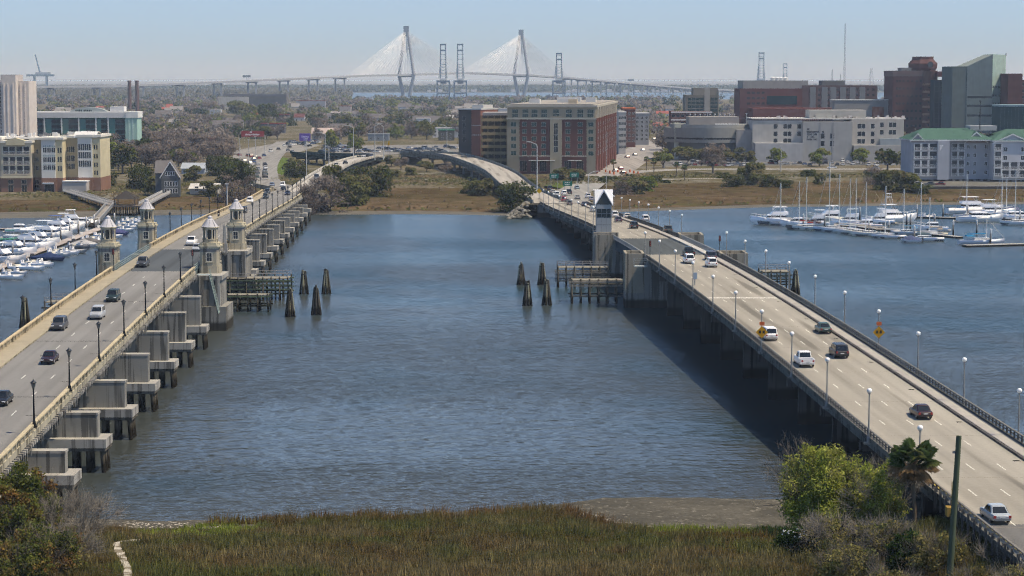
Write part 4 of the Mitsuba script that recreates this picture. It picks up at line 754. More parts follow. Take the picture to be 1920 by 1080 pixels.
# ---- right marina
for lab, pts, w in (('floating dock along the front row of the right marina', [G(1490, 416), G(1800, 447)], 2.2), ('floating dock finger at the far right edge of the marina', [G(1808, 463), G(2000, 458)], 2.6), ('floating dock in the second row of the right marina', [G(1690, 408), G(1990, 416)], 2.4)): dock(lab, pts, w, (.40, .39, .36))
for i, (u, v) in enumerate(sorted(((1449, 416), (1471, 417), (1506, 428), (1561, 412), (1588, 418), (1612, 414), (1629, 441), (1666, 441), (1700, 424), (1707, 428), (1719, 409), (1768, 408), (1787, 441), (1752, 428), (1814, 410), (1831, 440), (1853, 405), (1857, 459), (1866, 410), (1912, 420), (1714, 452), (1546, 428)))):
    p = G(u, v); place(pil, 'dock_piling', f'white capped mooring pile among the boats of the right marina, {nth(i)} from the left', 'mooring pile', mat(p[0], p[1], 0, 0, (1.1, 1.1, 1.05)), 'mooring piles of the right marina')
boat(cruiser(13.5, 4.2), 1453, 421, 90, 'sleek white motor yacht at the left end of the right marina', 'motor yacht')
boat(cruiser(12, 4.2, (.62, .60, .46)), 1552, 417, 92, 'cream coloured cruiser behind the masts of the right marina', 'motor yacht')
boat(cruiser(14, 4.6, tower=True), 1674, 416, -80, 'white sport fishing boat with a tall tuna tower', 'motor yacht')
boat(cruiser(17, 4.8, (.72, .72, .72)), 1828, 402, -85, 'large white two deck yacht behind the right marina', 'motor yacht')
boat(cruiser(13, 4.2, (.70, .71, .72), fly=False), 1838, 416, -88, 'low white cruiser in front of the large two deck yacht', 'motor yacht')
mv = lambda u, vtop, vb: D(u, vtop, G(u, vb)[1])[2]
for u, vt, vb, L, hd, col, cov, lab in ((1468, 343, 423, 8, 80, (.45, .46, .48), (.5, .5, .5), 'small grey sailboat in front of the sleek white yacht'), (1504, 340, 430, 10, 84, (.12, .11, .10), (.28, .04, .03), 'dark hulled sailboat with red sail covers'), (1518, 332, 431, 10.5, 82, (.68, .67, .62), (.05, .02, .02), 'white sailboat with a tall pale mast behind a red covered one'), (1562, 303, 434, 12, 82, (.5, .58, .66), (.10, .25, .48), 'sailboat with the tallest mast and light blue canvas'), (1580, 326, 436, 11, 82, (.68, .69, .70), (.65, .65, .62), 'white sailboat just right of the tallest mast'), (1600, 335, 438, 10.5, 83, (.70, .70, .68), (.6, .6, .58), 'white sailboat fifth along the front row of the right marina'), (1611, 334, 440, 10.5, 83, (.62, .61, .54), (.55, .5, .4), 'cream sailboat in the middle of the front row'), (1630, 341, 443, 11, 84, (.66, .64, .58), (.4, .36, .3), 'sailboat with two pale masts left of the sport fishing boat'), (1666, 349, 447, 10, 84, (.70, .70, .70), (.62, .62, .6), 'white sailboat in front of the sport fishing boat'), (1700, 354, 440, 9.5, 86, (.5, .54, .58), (.16, .32, .45), 'sailboat under teal canvas right of the sport fishing boat'), (1733, 342, 452, 11, 84, (.72, .72, .71), (.6, .6, .6), 'white pilothouse sailboat at the right end of the front row'), (1748, 370, 442, 9, 82, (.66, .6, .45), (.5, .4, .28), 'low sailboat with a wooden deck behind the pilothouse one'), (1884, 325, 411, 11, 88, (.70, .70, .70), (.12, .28, .45), 'sailboat with blue canvas right of the low white cruiser'), (1910, 318, 422, 12, 88, (.72, .72, .7), (.6, .6, .58), 'white sailboat at the right edge of the picture'), (1892, 332, 404, 10, 88, (.10, .11, .18), (.2, .2, .3), 'navy sailboat moored behind the blue canvas one'), (1818, 326, 410, 11, 88, (.66, .66, .66), (.6, .6, .6), 'sailboat whose thin mast stands before the two deck yacht')):
    boat(sailboat(L, L * .3, mv(u, vt, vb), col, cov, aft=(u in (1630,))), u, vb, hd, lab, 'sailboat')
for u, v, L, hd, c, fl, l in ((1492, 424, 8.5, 84, (.88, .88, .86), False, 'low white cruiser behind the red covered sailboat'), (1530, 424, 9.5, 86, (.86, .85, .80), True, 'white cruiser with a canopy left of the cream one'), (1592, 422, 10, 84, (.9, .9, .88), True, 'white flybridge cruiser in the thick of the masts'), (1622, 428, 9, 86, (.82, .72, .68), False, 'pinkish cruiser left of the sport fishing boat'), (1646, 420, 9, 88, (.9, .9, .9), True, 'white cruiser whose flybridge shows left of the sport fishing boat'), (1745, 433, 9, 82, (.88, .88, .87), False, 'white cruiser in the gap right of the front row'), (1862, 405, 13, -88, (.9, .9, .9), True, 'white cruiser behind the blue canvas sailboat'), (1902, 413, 11, 88, (.88, .88, .88), False, 'white cruiser at the right edge of the marina')): boat(cruiser(L, L * .34, c, fly=fl), u, v, hd, l, 'motor yacht')
boat(sailboat(13, 4.0, 7.5, (.56, .60, .66), (.05, .25, .45)), 1840, 458, -88, 'old style blue white ketch with a bright blue deckhouse cover', 'sailboat')
boat(runabout(4.2, 1.7, (.7, .7, .7), None), 1733, 409, 90, 'white dinghy on the second row dock', 'motorboat')
boat(runabout(5.0, 1.9, (.6, .6, .6), (.09, .11, .2)), 1708, 455, 84, 'small boat under a purple grey cover at the front row', 'motorboat')
# ================================================================ buildings of the far bank
foot = []                                  # plan discs kept free of trees
GLASS, GLASSG = (.020, .026, .032), (.022, .06, .06)
class B:
    def __init__(s, name, label, u0, u1, Y, rot=0.0, cat='building', zg=GZ, depth=20):
        s.k = thing(name, label, cat); s.Y, s.rot, s.u0 = Y, rot, u0; p = D(u0, 300, Y); s.x0 = p[0]; s.A = mat(p[0], Y, 0, rot); s.zg = zg - .5; s.W = s.x(u1); s.pc = {}
        s.sites(depth)
    def sites(s, depth):
        n = max(2, int(s.W / 12))
        for i in range(n + 1):
            for d in np.arange(0, depth + 1, 12): q = s.A @ np.array([s.W * i / n, d, 0, 1]); foot.append((q[0], q[1], 10))
    def x(s, u, y=0.0):                    # local x of a column of the photograph on the plane at local depth y (fixed point)
        c, n = math.cos(s.rot), math.sin(s.rot); a = (u - 960) / F * 1.004
        return (a * (s.Y + y * c) - s.x0 + y * n) / (c - a * n)
    def z(s, v, y=0.0): return D(960, v, s.Y + y)[2]
    def part(s, name, m, bsdf='m_matte', smooth=False, **k): return put(s.k, name, m.ply(bsdf, smooth=smooth), s.A, **k)
    def wall(s, x0, x1, y0, y1, z0, z1, col, name='wall'): return s.part(name, M().box(x0, x1, y0, y1, z0, z1, col))
    def win(s, pts, w, h, face=0, fr=(.5, .48, .44), gl=GLASS, mull=1, par=None, name='window', off=0.0):
        key = (w, h, fr, gl, mull)
        if key not in s.pc:
            m = M().box(-w / 2 - .12, w / 2 + .12, -.10, 0, -h / 2 - .12, -h / 2, fr).box(-w / 2 - .12, w / 2 + .12, -.08, 0, h / 2, h / 2 + .12, fr)
            for q in (-1, 1): m.box(q * (w / 2 + .06) - .06, q * (w / 2 + .06) + .06, -.08, 0, -h / 2, h / 2, fr)
            for q in range(mull): xx = -w / 2 + w * (q + 1) / (mull + 1); m.box(xx - .05, xx + .05, -.06, -.041, -h / 2, h / 2, fr)
            m.box(-w / 2, w / 2, -.04, 0, -h / 2, h / 2, gl); s.pc[key] = m.ply('m_glass', smooth=False)
        R = {0: mat(), 1: mat(rot=math.pi / 2), -1: mat(rot=-math.pi / 2)}[face]
        for (a, z) in pts:
            t = mat(a, off, z) if face == 0 else mat(off, a, z)
            put(par or s.k, name, s.pc[key], s.A @ t @ R)
grid = lambda xs_, zs_: [(x, z) for z in zs_ for x in xs_]
lin = lambda a, b, n: [a + (b - a) * (i + .5) / n for i in range(n)]
# --- white tower at the left edge
b = B('apartment_tower', 'tall pinkish white tower with vertical ribs at the left edge of the picture', -40, 57, 1230, 0, depth=24); c = (.66, .60, .55); zt = b.z
b.wall(b.x(-40), b.x(57), 6, 26, b.zg, zt(152), c); b.wall(b.x(11), b.x(37), 0, 5.99, b.zg, zt(141), c, 'bay'); b.wall(b.x(-40), b.x(11) - .01, 3, 5.99, b.zg, zt(154), np.multiply(c, .97), 'bay')
b.wall(b.x(4), b.x(36), 7, 20, zt(152) + .01, zt(140), (.45, .42, .40), 'plant_room')
for u in (-22, -8, 4, 15, 22, 32, 42, 50): y = 0 if 11 < u < 37 else (6 if u > 37 else 3); b.wall(b.x(u) - .35, b.x(u) + .35, y - .5, y - .001, b.zg, zt(156), np.multiply(c, 1.12), 'rib')
for u, y in ((8, 3), (-2, 3), (39.5, 6), (46, 6), (54, 6)): b.win(grid([b.x(u, y)], lin(zt(250), zt(160), 13)), .8, 1.5, 0, (.5, .44, .4), (.10, .09, .085), 0, off=y)
# --- teal hotel
b = B('hotel', 'teal glass hotel with white parapet and arched roof sign behind the yellow apartments', 60, 240, 1290, 0, depth=16); zt = b.z; W = b.W; teal = (.025, .10, .10)
b.wall(0, W, .6, 16, b.zg, zt(221), (.06, .13, .125)); b.wall(-.5, W + .5, -.6, 16.5, zt(221), zt(211), (.62, .63, .62), 'parapet'); b.wall(0, W, 1, 16, zt(211) + .001, zt(209), (.6, .6, .58), 'roof')
cols_ = [60, 89, 121, 153, 185, 208, 240]
for u in cols_[:-1]: b.wall(b.x(u) - .35, b.x(u) + .35, -.3, .59, b.zg, zt(221) - .01, (.62, .64, .63), 'column')
for u0, u1 in zip(cols_[:-1], cols_[1:]):
    x0, x1 = b.x(u0) + .4, b.x(u1) - .4; xm = x0 + (x1 - x0) * .38
    zs_ = lin(zt(300), zt(223), 8); h = zs_[1] - zs_[0]
    b.win([((x0 + xm) / 2, z) for z in zs_], xm - x0 - .3, h - .4, 0, (.06, .19, .19), (.045, .17, .165), 0, off=.6, name='glass_panel'); b.win([((x1 + xm) / 2, z) for z in zs_], x1 - xm - .3, h - .5, 0, (.06, .15, .15), (.012, .02, .025), 1, off=.6)
b.wall(W + .01, b.x(262), -.6, 15, b.zg, zt(221), (.36, .55, .49), 'end_wing'); b.wall(W + .51, b.x(264), -1.2, 15.5, zt(221), zt(209), (.74, .76, .73), 'end_parapet')
for u in (247, 254): b.wall(b.x(u) - .3, b.x(u) + .3, -.9, -.601, b.zg, zt(221), (.5, .66, .60), 'rib')
m = M(); xa, xb = b.x(135), b.x(207); P = [[xa + (xb - xa) * i / 24, zt(211) + .01 + (zt(201) - zt(211)) * math.sin(math.pi * min(1, max(0, i / 24))) ** .55 + (0)] for i in range(25)]
for p, q in zip(P[:-1], P[1:]): m.hexa([[p[0], 1, P[0][1]], [q[0], 1, P[0][1]], [q[0], 5, P[0][1]], [p[0], 5, P[0][1]], [p[0], 1, p[1]], [q[0], 1, q[1]], [q[0], 5, q[1]], [p[0], 5, p[1]]], (.42, .47, .46))
b.part('arched_sign_board', m); b.wall(b.x(210), b.x(236), 3, 12, zt(211) + .01, zt(200), (.66, .66, .65), 'plant_room')
m = M()
for i in range(9): x = b.x(147) + i * 1.05 + (.6 if i > 3 else 0); m.box(x, x + .75, .85, .99, zt(211) + .7, zt(211) + 1.7, (.03, .05, .05))
b.part('sign_letters', m, label='dark lettering too small to read', kind='stuff')
# --- yellow apartments
b = B('apartment_block', 'cream and yellow apartments on a red brick base with cluttered white roof', -30, 193, 826, 0, depth=30); zt = b.z; cr, ye, wh, bk = (.56, .51, .39), (.58, .52, .35), (.66, .65, .61), (.25, .15, .11)
zb = zt(334)
def bay(u0, u1, y, vtop, col, base=bk, rooff=True):
    x0, x1 = b.x(u0, y), b.x(u1, y); b.wall(x0, x1, y, 26, zb, zt(vtop, y), col, 'wall'); b.wall(x0 - .1, x1 + .1, y - .25, 26.2, b.zg, zb - .01, base, 'brick_base')
    if rooff: b.wall(x0 - .5, x1 + .5, y - .6, 26.4, zt(vtop, y) + .01, zt(vtop, y) + .9, (.70, .68, .60), 'cornice')
    return x0, x1
bay(-30, 7, 4, 262, cr); bay(7, 63, 0, 268, cr); bay(63, 82, 5, 262, (.36, .31, .20)); bay(82, 108, .5, 262, wh); bay(108, 121.5, 1.2, 262, ye)
bay(122, 150, 8, 259, (.40, .35, .24)); bay(150, 177, 5, 257, wh); bay(177, 192, 5.5, 257, ye)
m = M(); xa, xb = b.x(17), b.x(52); xm = (xa + xb) / 2
for p, q in ((xa, xm), (xm, xb)):
    z0, z1 = (zt(268) + .9, zt(258)) if p == xa else (zt(258), zt(268) + .9); m.hexa([[p, -.8, zt(272)], [q, -.8, zt(272)], [q, 3, zt(272)], [p, 3, zt(272)], [p, -.8, z0], [q, -.8, z1], [q, 3, z1], [p, 3, z0]], ye)
b.part('gable', m)
for u0, u1 in ((11, 33), (36.5, 60)):
    for v0, v1 in ((275, 289), (294.5, 309), (311, 326)):
        x0, x1 = b.x(u0), b.x(u1); k = b.part('balcony', M().box(x0, x1, -.05, -.001, zt(v1), zt(v0), (.03, .03, .032)), 'm_glass'); r = M()
        for i in range(13): x = x0 + (x1 - x0) * i / 12; r.box(x - .04, x + .04, -.3, -.2, zt(v1), zt(v1) + 1.1, (.7, .7, .68))
        r.box(x0, x1, -.32, -.18, zt(v1) + 1.1, zt(v1) + 1.22, (.72, .72, .70)).box(x0 - .1, x1 + .1, -.4, -.051, zt(v1) - .2, zt(v1), (.6, .56, .48)); put(k, 'railing', r.ply('m_matte', smooth=False), b.A)
        put(k, 'post', M().box((x0 + x1) / 2 - .15, (x0 + x1) / 2 + .15, -.32, -.052, zt(v1), zt(v0), wh).ply('m_matte', smooth=False), b.A)
b.win(grid([b.x(u) for u in (86.5, 90, 94.5, 98, 102.5, 106)], [zt(v) for v in (281.5, 285.5 + 14, 314)]), .62, 1.9, 0, (.66, .66, .62), GLASS, 0, off=.5); b.win(grid([b.x(u) for u in (86.5, 90, 94.5, 98, 102.5, 106)], [zt(v) for v in (275, 292, 309)]), .62, .8, 0, (.66, .66, .62), (.25, .32, .32), 0, off=.5)
b.win(grid([b.x(u, 1.2) for u in (114, 118.5)], [zt(v) for v in (282, 299, 316)]), .65, 2.0, 0, (.62, .58, .4), GLASS, 0, off=1.2)
b.win(grid([b.x(u, 5) for u in (153, 157, 161, 165, 169, 173)], [zt(v, 5) for v in (276, 291, 307)]), .65, 2.4, 0, (.66, .66, .62), GLASS, 0, off=5); b.win(grid([b.x(u, 5.5) for u in (181.5, 186)], [zt(v, 5.5) for v in (276, 293, 309, 324)]), .6, 1.7, 0, (.6, .5, .25), GLASS, 0, off=5.5)
b.win(grid([b.x(u, 5) for u in (67, 74)], [zt(v, 5) for v in (284, 299, 315)]), 1.0, 1.5, 0, (.4, .36, .28), GLASS, 1, off=5); b.win(grid([b.x(u, 4) for u in (-6, 2)], [zt(v, 4) for v in (284, 300, 316)]), 1.1, 1.7, 0, (.45, .4, .3), GLASS, 1, off=4)
b.win(grid([b.x(u, 8) for u in (126, 133, 141)], [zt(v, 8) for v in (280, 297, 312)]), 1.4, 2.2, 0, (.55, .5, .4), GLASS, 1, off=8)
for u, y in ((24, -.25), (49, -.25), (72, 4.75), (-4, 3.75)): b.win([(b.x(u, y), zt(354, y))], 2.0, 2.9, 0, (.5, .42, .3), GLASS, 1, off=y); b.win([(b.x(u, y), zt(341, y))], 1.9, 1.5, 0, (.5, .42, .3), GLASS, 1, off=y)
b.win([(b.x(96, .25), zt(353))], 3.6, 3.0, 0, (.2, .2, .22), GLASS, 2, off=.25, name='shop_window'); b.part('canopy', M().box(b.x(84), b.x(104), -1.2, .24, zt(345), zt(342.5), (.5, .55, .6)))
b.part('cornice', M().box(b.x(6), b.x(65), -.9, -.301, zt(334), zt(330), (.62, .56, .40))); b.part('terrace_wall', M().box(b.x(121), b.x(166), -1, 7.5, b.zg, zt(341), (.44, .42, .40)).box(b.x(121), b.x(167), -1.3, 7.6, zt(341) + .001, zt(339), (.66, .66, .66)))
r = np.random.default_rng(5)
for i in range(34):
    x = r.uniform(b.x(0), b.x(180)); y = r.uniform(9, 24); h = r.uniform(.5, 1.8); zz = zt(262 if x < b.x(121) else 257, 8) + .85; w = r.uniform(.5, 2.2); b.part('roof_unit', M().box(x, x + w, y, y + r.uniform(.5, 2), zz, zz + h, (.68, .67, .64) if r.random() < .6 else (.2, .2, .2)))
b.part('roof', M().box(b.x(-30, 8) + .5, b.x(190, 8), 9, 25.5, zt(262), zt(258.5), (.66, .65, .62)))
m = M().loft([[[b.x(138) + 9 * f, 10 + 5 * math.cos(a), zt(255, 10) - .6 + 2.4 * max(0, math.sin(a))] for a in np.linspace(0, math.pi, 9)] for f in (0, .5, 1)], (.66, .66, .64), False, False); b.part('roof_vault', m)
# --- gabled house
b = B('house', 'dark house with steep shingle roof and white trimmed gable', 292, 342, 800, .10, depth=10); zt = b.z; W = b.W; xm = b.x(322); w2 = b.x(341) - xm
b.wall(xm - w2 * .9, xm + w2 * .9, 0, 10, b.zg, zt(335), (.10, .11, .115)); m = M()
for s in (-1, 1): m.hexa([[xm + s * w2, -.5, zt(334)], [xm, -.5, zt(303)], [xm, 10.5, zt(303)], [xm + s * w2, 10.5, zt(334)], [xm + s * w2, -.5, zt(332)], [xm, -.5, zt(301)], [xm, 10.5, zt(301)], [xm + s * w2, 10.5, zt(332)]], (.16, .15, .145))
b.part('roof', m); m = M()
for s in (-1, 1): m.hexa([[xm + s * (w2 + .1), -.75, zt(335.5)], [xm, -.75, zt(305)], [xm, -.5, zt(305)], [xm + s * (w2 + .1), -.5, zt(335.5)], [xm + s * (w2 + .1), -.75, zt(332.5)], [xm, -.75, zt(302)], [xm, -.5, zt(302)], [xm + s * (w2 + .1), -.5, zt(332.5)]], (.72, .72, .72))
b.part('gable_trim', m); b.part('gable', M().tri([xm - w2 * .9, -.01, zt(335)], [xm + w2 * .9, -.01, zt(335)], [xm, -.01, zt(306)], (.13, .14, .15)))
m = M(); x0 = b.x(292); m.hexa([[x0, 1, zt(325)], [xm, 1, zt(325)], [xm, 9, zt(325)], [x0, 9, zt(325)], [x0 + .3, 4, zt(302)], [xm, 4, zt(302)], [xm, 6, zt(302)], [x0 + .3, 6, zt(302)]], (.19, .18, .175)); b.part('side_roof', m); b.wall(x0 + .3, xm - w2 * .91, 1.5, 8.5, b.zg, zt(325), (.12, .13, .14), 'side_wall')
for u in (315, 319.5, 324, 328.5): b.win([(b.x(u), zt(326))], .6, 1.4, 0, (.7, .7, .7), GLASS, 0)
for u in (313, 318, 323, 328, 333): b.win([(b.x(u), zt(345))], .7, 1.5, 0, (.7, .7, .7), GLASS, 0); b.win([(b.x(u), zt(358))], .7, 1.5, 0, (.7, .7, .7), GLASS, 0)
# --- big brick mid-rise
b = B('apartment_block', 'eight storey brick and beige building with a street running along its sunny side', 952, 1115, 984, -.10, depth=190); zt = b.z; W = b.W; br, be = (.14, .068, .055), (.36, .315, .23); Dp = 190
ztop, zbe = zt(197), zt(222)
b.wall(0, W, 0, Dp, b.zg, zbe, br); b.wall(-.2, W + .2, -.2, Dp, zbe + .001, ztop - 1, be, 'upper_wall'); b.wall(-.9, W + .9, -.9, Dp, ztop - .99, ztop, (.42, .40, .34), 'cornice'); b.wall(1, W - 1, 1, Dp - 1, ztop + .001, ztop + .5, (.33, .31, .28), 'roof')
xb = [b.x(u) for u in (952, 974, 1031, 1053, 1099, 1115)]
b.wall(xb[0] - .25, xb[1], -.25, -.001, b.zg, zbe, (.29, .255, .19), 'pilaster'); b.wall(xb[2], xb[3], -.6, -.001, b.zg, zbe + 1, be, 'pilaster'); b.wall(xb[4], xb[5] + .25, -.25, -.001, b.zg, zbe, (.29, .255, .19), 'pilaster')
b.wall(xb[0] - .5, xb[5] + .5, -.7, -.251, zbe - .4, zbe + .3, (.45, .43, .36), 'string_course'); b.wall(xb[1], xb[4], -.5, -.001, zt(293), zt(291.5), (.45, .43, .36), 'string_course')
zf = [zt(v) for v in (233, 246.5, 260, 273.5, 287)]
for u, w in ((983, 1.9), (1001, 2.0), (1019, 1.9), (1064, 1.9), (1087, 1.9)): b.win(grid([b.x(u)], zf), w, 1.9, 0, (.42, .38, .33), GLASSG, 1)
for u, o in ((963, -.25), (1107, -.25)): b.win(grid([b.x(u)], zf), 2.3, 1.9, 0, (.36, .35, .3), GLASSG, 1, off=o)
b.win(grid([b.x(1042)], [zt(v) for v in (236, 247, 258, 269, 280)]), 1.8, 2.4, 0, (.42, .40, .34), GLASS, 1, off=-.6)
for u in (966, 985, 1002, 1020, 1042, 1066, 1087, 1106): b.win(grid([b.x(u)], [zt(208.5), zt(216.5)]), 2.6, 1.6, 0, (.38, .37, .31), GLASSG, 2, off=-.2)
for u in (981, 1002, 1018, 1042, 1064, 1087): b.win([(b.x(u), zt(311))], 3.0, 4.6, 0, (.3, .24, .2), (.02, .02, .022), 2, name='shop_window')
for u, w in ((992, 12), (1065, 6)): b.part('canopy', M().box(b.x(u), b.x(u) + w, -2.2, -.001, zt(301), zt(299.8), (.55, .55, .52)))
for q in range(9):
    y = 6 + q * 20; b.wall(W + .001, W + .9, y - 2.4, y + 2.4, b.zg, zbe + .1, (.23, .10, .075), 'bay'); b.wall(W + .201, W + 1.0, y - 2.5, y + 2.5, zbe + .11, ztop - 1, (.46, .43, .36), 'bay')
    b.win([(y, z) for z in zf] + [(y, zt(208)), (y, zt(216))], 2.4, 1.8, 1, (.55, .52, .46), GLASS, 1, off=W + 1.0)
for x, y, w in ((8, 20, 5), (18, 60, 9), (27, 12, 4), (14, 110, 12), (30, 90, 5)): b.wall(x, x + w, y, y + 6, ztop + .51, ztop + 2.6, (.6, .6, .58) if w > 4 else (.5, .42, .3), 'plant_room')
# --- parking garage and brick tower beside it
b = B('parking_garage', 'tan open sided parking garage left of the brick building', 903, 951, 1010, -.03, depth=40); zt = b.z; b.wall(.3, b.W - .3, .5, 40, b.zg, zt(217), (.035, .03, .025), 'core'); tan_ = (.30, .235, .13)
for v in (222, 236, 248, 260, 272, 284, 297): b.wall(0, b.W, -.1, .49, zt(v + 5.5), zt(v), tan_, 'spandrel')
for u in (903, 915, 927, 939, 950): b.wall(b.x(u) - .25, b.x(u) + .25, .1, .48, b.zg, zt(217), (.2, .15, .09), 'column')
b.wall(0, b.W, 10, 40, zt(217) + .001, zt(212), (.34, .33, .32), 'upper_wall')
b = B('office_building', 'dark sided brick stair tower left of the parking garage', 860, 902, 1080, -.35, depth=30); zt = b.z; b.wall(0, b.x(885), 0, 24, b.zg, zt(206), (.085, .085, .085), 'side_wall'); b.wall(b.x(885) + .01, b.W, -.4, 24, b.zg, zt(206), (.26, .12, .09)); b.wall(-.3, b.W + .3, -.6, 24.4, zt(206) + .001, zt(203), (.5, .5, .48), 'cornice'); b.wall(5, b.W - 1, 6, 20, zt(203) + .001, zt(197), (.52, .52, .5), 'plant_room')
for v in (234, 252): b.wall(b.x(885) + .02, b.W + .1, -.5, -.401, zt(v + 1.5), zt(v), (.5, .45, .4), 'string_course')
b.win(grid([b.x(871)], [zt(v) for v in (222, 235, 248, 261)]), 1.6, 2.2, 0, (.2, .2, .2), GLASS, 0)
# --- office with tall glass
b = B('office_building', 'beige and green glass office block standing alone above the round building', 1284, 1344, 1620, 0, depth=24); zt = b.z; g = (.20, .185, .155)
b.wall(0, b.W, 0, 24, b.zg, zt(178), g); b.wall(b.x(1298), b.W, 4, 22, zt(178) + .001, zt(165), (.26, .24, .20), 'upper_wall'); b.wall(b.x(1318), b.x(1328), -.5, -.001, b.zg, zt(165), (.42, .40, .35), 'pilaster')
for a, c_ in ((1287, 1317), (1329, 1343)):
    n = 4 if a < 1300 else 2; b.win(grid(lin(b.x(a), b.x(c_), n), [zt(v) for v in (186, 193, 200, 207, 214)]), (b.x(c_) - b.x(a)) / n - .4, 2.0, 0, (.10, .11, .1), (.02, .05, .05), 0)
b.wall(b.W + .001, b.W + .5, 2, 20, b.zg, zt(168), (.5, .49, .45), 'side_wall')
b = B('office_building', 'low brick building with white bands behind the round building', 1258, 1332, 1300, 0, depth=20); zt = b.z; b.wall(0, b.W, 0, 20, b.zg, zt(209), (.14, .07, .06))
for v in (209, 223): b.wall(-.2, b.W + .2, -.3, -.001, zt(v + 3), zt(v), (.6, .58, .55), 'string_course')
b.win(grid(lin(0, b.W, 9), [zt(v) for v in (217, 231)]), 1.8, 1.5, 0, (.3, .25, .22), GLASS, 0)
# --- round grey building
rb = thing('round_building', 'low round grey building with a dark window band behind the parked cars', 'building'); C0 = D(1338, 290, 1165); R0 = 26; zt = lambda v: D(960, v, 1140)[2]
for q in range(3): foot.append((C0[0] + (q - 1) * 18, 1165, 30))
def drum(nm, r, v0, v1, col, n=40, bs='m_matte'): put(rb, nm, M().lathe([(r, zt(v0)), (r, zt(v1)), (r - .8, zt(v1)), (r - .8, zt(v1) - .4), (0, zt(v1) - .4)], o=(C0[0] - 1, 1165, 0), n=n, col=col).ply(bs))
drum('lower_wall', 24.5, 300, 268, (.13, .14, .14)); drum('wall', R0, 268, 262, (.27, .275, .26)); drum('window_band', R0 - .5, 262, 258.5, (.03, .035, .04), 40, 'm_glass'); drum('upper_wall', R0, 258.5, 240, (.27, .275, .26)); drum('roof', R0 - 3, 240, 234, (.30, .31, .30))
put(rb, 'plant_room', M().box(C0[0] - 14, C0[0] + 13, 1158, 1180, zt(240), zt(220), (.30, .28, .26)).box(C0[0] + 0, C0[0] + 13, 1157.5, 1158, zt(236), zt(233), (.7, .7, .68)).ply('m_matte', smooth=False)); put(rb, 'annex', M().box(D(1382, 0, 1142)[0], D(1412, 0, 1142)[0], 1138, 1165, GZ, zt(243), (.34, .33, .31)).box(D(1264, 0, 1160)[0], D(1276, 0, 1160)[0], 1150, 1165, GZ, zt(232), (.42, .43, .36)).ply('m_matte', smooth=False))
for i in range(10): x = C0[0] - 13 + 2.7 * i; put(rb, 'roof_vent', M().tube([x, 1165, zt(221)], [x, 1165, zt(216)], .12, .12, 5, (.6, .6, .6)).ball([x, 1165, zt(216)], .4, (.6, .6, .6), 4).ply('m_matte'))
# --- grey hospital
b = B('hospital', 'pale grey hospital with square dark windows and lettering on its windowless wing', 1412, 1695, 1130, 0, depth=30); zt = b.z; W = b.W; gr = (.44, .43, .40)
xx = b.x; b.wall(0, xx(1502), 4, 30, b.zg, zt(226), gr); b.wall(xx(1502) + .01, xx(1594), 0, 30, b.zg, zt(228), (.37, .37, .355), 'front_wing'); b.wall(xx(1594) + .01, xx(1692), 3, 30, b.zg, zt(224), (.47, .44, .39), 'right_wing')
b.wall(-.3, W + .3, 3.5, 30.5, zt(224) + .05, zt(222), (.58, .57, .54), 'parapet'); b.wall(xx(1518), xx(1624), 8, 24, zt(222) + .06, zt(207), (.42, .41, .37), 'plant_room'); b.wall(xx(1528), xx(1560), 6, 7.9, zt(222) + .06, zt(216), (.46, .45, .4), 'plant_room')
for u in (1451, 1469, 1477, 1495): b.win(grid([xx(u, 4)], [zt(v, 4) for v in (237, 251)] + ([zt(264, 4)] if u < 1480 else [])), 2.0, 2.4, 0, (.5, .49, .46), GLASS, 0, off=4)
for u in (1538.5, 1556.5): b.win(grid([xx(u)], [zt(255), zt(269)]), 2.1, 2.6, 0, (.3, .32, .34), GLASS, 0)
for u in (1607, 1614.5, 1632, 1649, 1665.5, 1672): b.win(grid([xx(u, 3)], [zt(v, 3) for v in (236.5, 251, 265)] if u < 1640 else [zt(v, 3) for v in (234, 248)]), 1.9, 2.4, 0, (.55, .52, .47), GLASS, 0, off=3)
for u in (1534, 1558): b.wall(xx(u) - .4, xx(u) + .4, -.25, -.001, b.zg, zt(229), (.31, .31, .31), 'pilaster')
b.wall(xx(1412), xx(1502) - .2, -4, 3.99, b.zg, zt(268), (.42, .42, .415), 'podium'); b.wall(xx(1596), xx(1703), -3, 2.99, b.zg, zt(272), (.40, .39, .36), 'podium'); b.wall(xx(1646), xx(1700), -1, 2.99, zt(272) + .001, zt(260), (.30, .34, .36), 'glazed_link')
lt = M().box(xx(1509.5), xx(1514), -.14, -.001, zt(243.5), zt(240.5), (.05, .055, .07))
for i, (us, h) in enumerate((((1509, 1511, 1513, 1515.5, 1518, 1520.5, 1523, 1525.5, 1528, 1530.5, 1537.5, 1539.5), 1.0), ((1510, 1512.5, 1515, 1517.5, 1522, 1524.5, 1526.5), 1.0), ((1510, 1516.5, 1519, 1521.5), 1.0), ((1509.5, 1512, 1514.5, 1517, 1522, 1524.5, 1527), .8))):
    for u in us: lt.box(xx(u), xx(u) + .5, -.14, -.001, zt(249 + 4.6 * i), zt(249 + 4.6 * i) + h, (.05, .055, .07))
b.part('sign_lettering', lt, label='dark lettering too far away to read', kind='stuff')
for i in range(26): x = r.uniform(xx(1440), xx(1690)); b.part('roof_unit', M().box(x, x + r.uniform(.4, 1.6), 6, 7.5, zt(222) + .06, zt(222) + r.uniform(.5, 1.6), (.62, .58, .55) if r.random() < .7 else (.15, .14, .13)))
